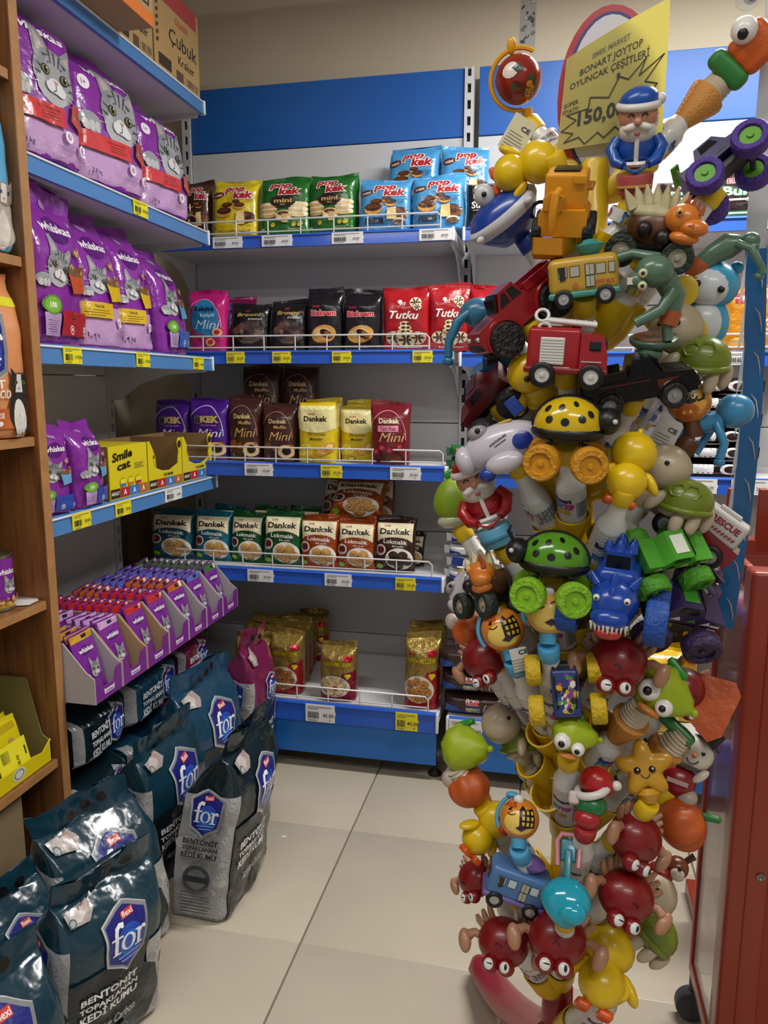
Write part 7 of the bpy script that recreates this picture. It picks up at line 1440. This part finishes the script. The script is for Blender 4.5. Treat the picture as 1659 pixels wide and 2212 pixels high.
TOYS = [
 (ball('red'), 'toy bottle topped by a red globe in a yellow arc frame', 1120, 172, .02, 1.0, dict(anchor=(.014, 0, -.048), roll=0, tagat=(1118, 292, 30), elev=47)),
 (duck, 'toy bottle topped by a yellow duck lying sideways below the red globe', 1130, 362, -.05, .84, dict(roll=-70, pitch=10, yaw=160, anchor=(.0, .01, .045))),
 (excavator, 'toy bottle topped by an orange-yellow toy excavator', 1220, 455, -.10, 1.08, dict(pitch=14, yaw=-6, roll=-2, anchor=(0, .0, -.03))),
 (ship, 'toy bottle topped by a blue and white toy ship at the left', 1092, 470, -.02, 1.12, dict(roll=38, pitch=12, anchor=(.004, 0, -.028), neck='#1c3f94')),
 (santa('#174ba0', '#a84848', ['#8a2c2c', '#c8a050', '#8a2c2c']), 'toy bottle topped by a blue-coated bearded drummer under the paper sign', 1377, 282, -.05, .88, dict(pitch=4, anchor=(0, -.016, -.08), elev=57)),
 (carrot, 'toy bottle topped by an orange carrot on an ice cream cone at the upper right', 1610, 110, .03, .98, dict(roll=-38, anchor=(0, 0, -.036), style='cone', elev=42)),
 (monster('#2c1c5a', '#4a2c8c', '#2c2c30', '#5a9c1c', ['#1a1432', '#6aa82c']), 'toy bottle topped by a purple monster truck with green frame, tipped up at the right', 1560, 362, -.02, 1.12, dict(roll=48, pitch=-30, yaw=20, anchor=(-.02, 0, -.02))),
 (dinocar, 'toy bottle topped by an orange-headed dinosaur car beside the blue drummer', 1415, 490, -.07, 1.08, dict(roll=-10, pitch=4, anchor=(0, .01, -.03))),
 (zombie('run'), 'toy bottle topped by a green running figure in orange shorts at the right edge', 1545, 556, -.01, .84, dict(roll=0, anchor=(-.034, 0, -.07), neck='#52705c')),
 (bus('#b8922c', '#3a8a80', '#2c8a86', 'CITY BUS'), 'toy bottle topped by a mustard yellow toy city bus', 1260, 602, -.11, 1.0, dict(roll=6, pitch=2, anchor=(0, .01, -.026))),
 (zombie('disc'), 'toy bottle topped by a green figure bending over a round base', 1418, 640, -.10, .98, dict(anchor=(0, 0, -.058), neck='#52705c', elev=57)),
 (pickup('#8a141c', '#5a1014', '#8a2028', '119', 1.35), 'toy bottle topped by a red off-road car at the left of the fire truck', 1118, 672, -.07, 1.25, dict(roll=36, pitch=10, yaw=200, anchor=(0, .01, -.014))),
 (firetruck, 'toy bottle topped by a red fire truck with white ladder', 1224, 762, -.12, 1.05, dict(roll=-3, pitch=6, anchor=(0, .01, -.02))),
 (penguin, 'toy bottle topped by a light blue penguin holding a yellow fan', 1512, 665, .01, 1.1, dict(roll=-8, anchor=(0, 0, -.05))),
 (pipe, 'toy bottle topped by a blue figure with a long hanging arm at the far left', 1012, 695, .0, 1.0, dict(anchor=(.05, -.004, -.006), neck='#2c6c8c')),
 (turtle, 'toy bottle topped by a turtle with cream head below the penguin', 1485, 752, -.03, 1.12, dict(roll=-4, anchor=(-.02, 0, -.005), neck='#b3a48a', elev=57)),
 (duck, 'toy bottle topped by a yellow duck tucked beneath the fire truck', 1150, 828, -.06, 1.0, dict(roll=30, pitch=30, yaw=20, anchor=(0, .01, -.03))),
 (pickup('#0f0f12', '#2a2a2c', '#b0aeb0'), 'toy bottle topped by a black pickup truck', 1375, 832, -.10, 1.18, dict(roll=8, pitch=16, yaw=12, anchor=(0, .01, -.014))),
 (ball('cat'), 'toy bottle topped by an orange ball with a black cat picture', 1488, 868, -.02, 1.0, dict(anchor=(0, 0, -.05), neck='#5a3218', roll=10)),
 (imp, 'toy bottle topped by a light blue figure hanging forward at the right edge', 1560, 915, -.02, 1.15, dict(anchor=(-.034, 0, .0), neck='#3a86b4', tagat=(1436, 942, 25), elev=37)),
 (monster('#5a1418', '#1a1a1c', '#121214'), 'toy bottle topped by a small black and red car at the far left', 1058, 862, -.02, .9, dict(roll=60, yaw=150, pitch=20, anchor=(0, 0, -.01))),
 (monster('#2c5a78', '#1f2c26', '#1a2a34'), 'toy bottle topped by a blue buggy behind the fire truck at the left', 1082, 795, .0, .85, dict(roll=30, yaw=160, pitch=20, anchor=(0, 0, -.01))),
 (ladybug('#cfae14', '#c88a14'), 'toy bottle topped by a yellow ladybird car with yellow wheels', 1228, 915, -.13, 1.12, dict(roll=-2, pitch=8, anchor=(0, .01, -.03))),
 (plane, 'toy bottle topped by a white toy aeroplane with a blue window', 1085, 962, -.08, 1.05, dict(roll=20, yaw=-8, anchor=(.006, .01, -.022))),
 (santa('#9c1a20', '#5a9cb8', ['#c8b84c', '#3a7c9c', '#c8b84c']), 'toy bottle topped by a red-coated bearded drummer at the left', 1035, 1058, -.05, .97, dict(roll=24, pitch=6, yaw=-8, anchor=(0, -.012, -.08), elev=54)),
 (duck, 'toy bottle topped by a large yellow duck right of the ladybird car', 1362, 1010, -.12, 1.12, dict(roll=-12, pitch=-18, yaw=190, anchor=(0, .01, -.03))),
 (turtle, 'toy bottle topped by a turtle with cream head above the rescue car', 1455, 1055, -.06, 1.15, dict(roll=-10, anchor=(-.03, 0, -.005), neck='#b3a48a', elev=60)),
 (pear, 'toy bottle topped by a green pear behind the red drummer', 982, 1082, .04, 1.0, dict(roll=10, anchor=(0, 0, -.036))),
 (rescue, 'toy bottle topped by a red and white rescue car', 1508, 1138, -.02, 1.12, dict(roll=-34, pitch=10, anchor=(0, .01, -.016))),
 (ladybug('#4f8a1c', '#7fb41c', -1), 'toy bottle topped by a green ladybird car with lime wheels', 1198, 1205, -.13, 1.12, dict(roll=-3, pitch=10, anchor=(0, .01, -.03))),
 (dinocar, 'toy bottle topped by an orange-headed dinosaur car at the left of the green ladybird', 1052, 1258, -.06, 1.15, dict(roll=10, yaw=-60, anchor=(0, .01, -.03))),
 (plane, 'toy bottle topped by a blue and grey aeroplane behind the left dinosaur car', 1010, 1262, .03, .8, dict(roll=60, anchor=(.0, .01, -.022))),
 (dinotruck, 'toy bottle topped by a blue dinosaur truck with big blue wheels', 1330, 1275, -.13, 1.15, dict(pitch=20, yaw=-4, roll=-3, anchor=(0, .03, -.02))),
 (monster('#4a9c2c', '#4f9c24', '#121214', None, ['#e0e4d8', '#1a1a1a']), 'toy bottle topped by a bright green racing truck with lime wheels', 1445, 1200, -.08, 1.15, dict(roll=-38, pitch=52, yaw=60, anchor=(0, .01, -.016))),
 (monster('#34264f', '#33234c', '#1a1428', None, ['#3f8a2c', '#d8d8d0']), 'toy bottle topped by a dark purple truck with green decals', 1462, 1320, -.06, 1.2, dict(roll=-35, pitch=40, yaw=40, anchor=(0, .01, -.016))),
 (bus('#4a3a5c', '#3a2c4a', '#3a2c4a', ''), 'toy bottle topped by a dull purple bus behind the green racing truck', 1492, 1258, .01, .95, dict(roll=-50, pitch=10, anchor=(0, .01, -.026))),
 (ball('wink'), 'toy bottle topped by a winking orange ball with light blue handle', 1186, 1322, -.13, 1.02, dict(anchor=(0, 0, -.042), neck='#4a9cc8', elev=57)),
 (ball('house'), 'toy bottle topped by an orange ball with a dark house picture at the left', 1086, 1360, -.10, 1.02, dict(anchor=(0, 0, -.042), neck='#4a9cc8', tagat=(1124, 1425, -15), roll=20)),
 (pumpkin(-1), 'toy bottle topped by a pumpkin with green leaf at the far left', 1020, 1360, -.02, .95, dict(roll=20, anchor=(0, 0, -.03))),
 (crab, 'toy bottle topped by a dark red crab below the house ball', 1045, 1422, -.06, 1.0, dict(yaw=-40, roll=25, anchor=(.01, .01, .0))),
 (crab, 'toy bottle topped by a winking red crab facing forward beside the lime', 1335, 1430, -.12, 1.12, dict(roll=-2, anchor=(0, .02, .01))),
 (topcar, 'toy bottle topped by a printed car with four yellow wheels', 1222, 1490, -.13, 1.15, dict(roll=8, pitch=10, anchor=(0, .012, -.01))),
 (lime(1), 'toy bottle topped by a big-eyed lime on an ice cream cone at the right', 1430, 1492, -.10, 1.0, dict(roll=-30, anchor=(-.008, .0, -.030), style='cone', elev=52)),
 (crab, 'toy bottle topped by a dark red crab hidden behind the big-eyed lime', 1478, 1488, -.03, 1.0, dict(yaw=40, roll=-20, anchor=(0, .01, .0))),
 (wedge, 'toy bottle topped by an orange carrot wedge with green leaf at the right', 1515, 1525, -.03, 1.25, dict(roll=-10, anchor=(-.01, 0, -.035), style='cone', elev=50)),
 (lime(2, -1), 'toy bottle topped by a lime on a cone at the far left', 1000, 1615, -.04, .98, dict(roll=0, yaw=150, anchor=(.01, 0, -.03), style='cone', elev=52)),
 (turtle, 'toy bottle topped by a turtle behind the left lime', 1108, 1590, -.02, 1.0, dict(roll=20, yaw=60, anchor=(0, 0, -.02), neck='#b3a48a')),
 (lime(3), 'toy bottle topped by a lime with sleepy eyes at the front', 1235, 1585, -.13, .78, dict(roll=-6, pitch=14, anchor=(0, .0, -.034), elev=55)),
 (pumpkin(), 'toy bottle topped by a pumpkin below the left lime', 1012, 1702, -.05, .95, dict(roll=20, anchor=(.01, 0, -.03))),
 (starfig, 'toy bottle topped by a smiling yellow star', 1392, 1660, -.10, 1.05, dict(roll=14, pitch=10, anchor=(0, 0, -.05), elev=57)),
 (snowman, 'toy bottle topped by a snowman with black hat', 1492, 1650, -.01, 1.0, dict(roll=-10, anchor=(-.016, 0, -.04))),
 (elf, 'toy bottle topped by a small figure in a red pompom hat', 1278, 1728, -.14, 1.05, dict(anchor=(-.004, 0, -.03), elev=55, neck='#a02024')),
 (duck, 'toy bottle topped by a yellow duck below the left pumpkin', 1050, 1790, -.06, .95, dict(roll=-40, yaw=40, anchor=(.0, .01, .02))),
 (ball('house'), 'toy bottle topped by an orange house ball beside the lower left duck', 1122, 1768, -.11, .95, dict(anchor=(0, 0, -.042), neck='#4a9cc8', elev=57)),
 (crab, 'toy bottle topped by a dark red crab turned right below the star', 1372, 1808, -.10, 1.15, dict(yaw=50, roll=-20, anchor=(-.02, .01, -.01))),
 (pumpkin(), 'toy bottle topped by a pumpkin with green stem at the lower right', 1472, 1780, -.04, 1.1, dict(roll=-58, anchor=(-.02, 0, -.02))),
 (crab, 'toy bottle topped by a small red crab at the left of the blue bus', 1028, 1898, -.05, .95, dict(yaw=-50, roll=10, anchor=(.02, .01, .0))),
 (bus('#4a74a8', '#6a5a9c', '#7a5aa8', '', False), 'toy bottle topped by a blue bus seen from above with purple cap', 1116, 1908, -.11, 1.05, dict(roll=-20, pitch=34, yaw=14, anchor=(0, .01, -.026))),
 (shovel, 'toy bottle topped by a shiny cyan shovel with pink grip', 1224, 1925, -.17, 1.0, dict(roll=0, pitch=-6, anchor=(0, .01, -.03))),
 (crab, 'toy bottle topped by a dark red crab at the lower right', 1352, 1935, -.12, 1.15, dict(yaw=26, roll=-16, anchor=(-.01, .02, .0))),
 (deer, 'toy bottle topped by a small brown reindeer at the lower right', 1448, 1880, -.02, 1.0, dict(roll=-20, anchor=(-.012, 0, -.02))),
 (turtle, 'toy bottle topped by a green turtle at the lower right', 1405, 1975, -.05, 1.1, dict(roll=-40, anchor=(-.03, 0, .0), neck='#b3a48a')),
 (crab, 'toy bottle topped by a red crab at the bottom left', 1088, 2035, -.11, 1.12, dict(yaw=-12, roll=-6, anchor=(.01, .02, .01))),
 (crab, 'toy bottle topped by a red crab under the cyan shovel', 1204, 2028, -.14, 1.2, dict(roll=-4, anchor=(0, .02, .01))),
 (duck, 'toy bottle topped by a yellow duck at the very bottom', 1308, 2085, -.11, 1.15, dict(roll=-10, pitch=-20, yaw=190, anchor=(-.02, .01, -.02))),
]
KS = (('bus', .76), ('ladybird', .8), ('crab', .82), ('excavator', .76), ('pickup', .88), ('fire truck', .88), ('monster', .8), ('star', .8), ('ball', .92), ('dinosaur car', .88), ('racing truck', .78), ('off-road', .84), ('aeroplane', .92), ('rescue', .9), ('purple truck', .85), ('cyan', .92), ('pumpkin', .92), ('turtle', .95), ('yellow wheels', .82))
for fn, lab, px, py, dy, s, kw in TOYS:
    for w_, k_ in KS:
        if w_ in lab: s = s*k_; break
    toy(fn, lab, px, py, dy, s, **kw)
# empty cups low on the pole and bottles at the back
for px, py, dy, el in ((1140, 1640, -.05, 40), (1165, 1700, -.09, 40), (1250, 1290, -.09, 50), (1300, 390, -.06, 70), (1225, 1110, -.1, 50), (1340, 1550, -.08, 40), (1150, 1560, -.08, 40), (1330, 1120, -.09, 45)):
    e = atY(px, py, PY+dy); h = Vector((e.x-PX, e.y-PY, 0)); root = Vector((PX, PY, e.z-h.length*math.tan(math.radians(el)))); ax = (e-root); cup(root+ax*.1, ax.normalized(), .024, .07)

# a scrap on the floor
g = atZ(613, 1808, 0)
tag(MB().prism([(-.008, -.004), (.004, -.006), (.009, .0), (.002, .006), (-.007, .003)], 0, .0012, 'z').build('paper_scrap', M('#d8d6cf', .6), None, 0, (g.x, g.y, .0005)), 'tiny white paper scrap lying on the floor tiles', 'paper')
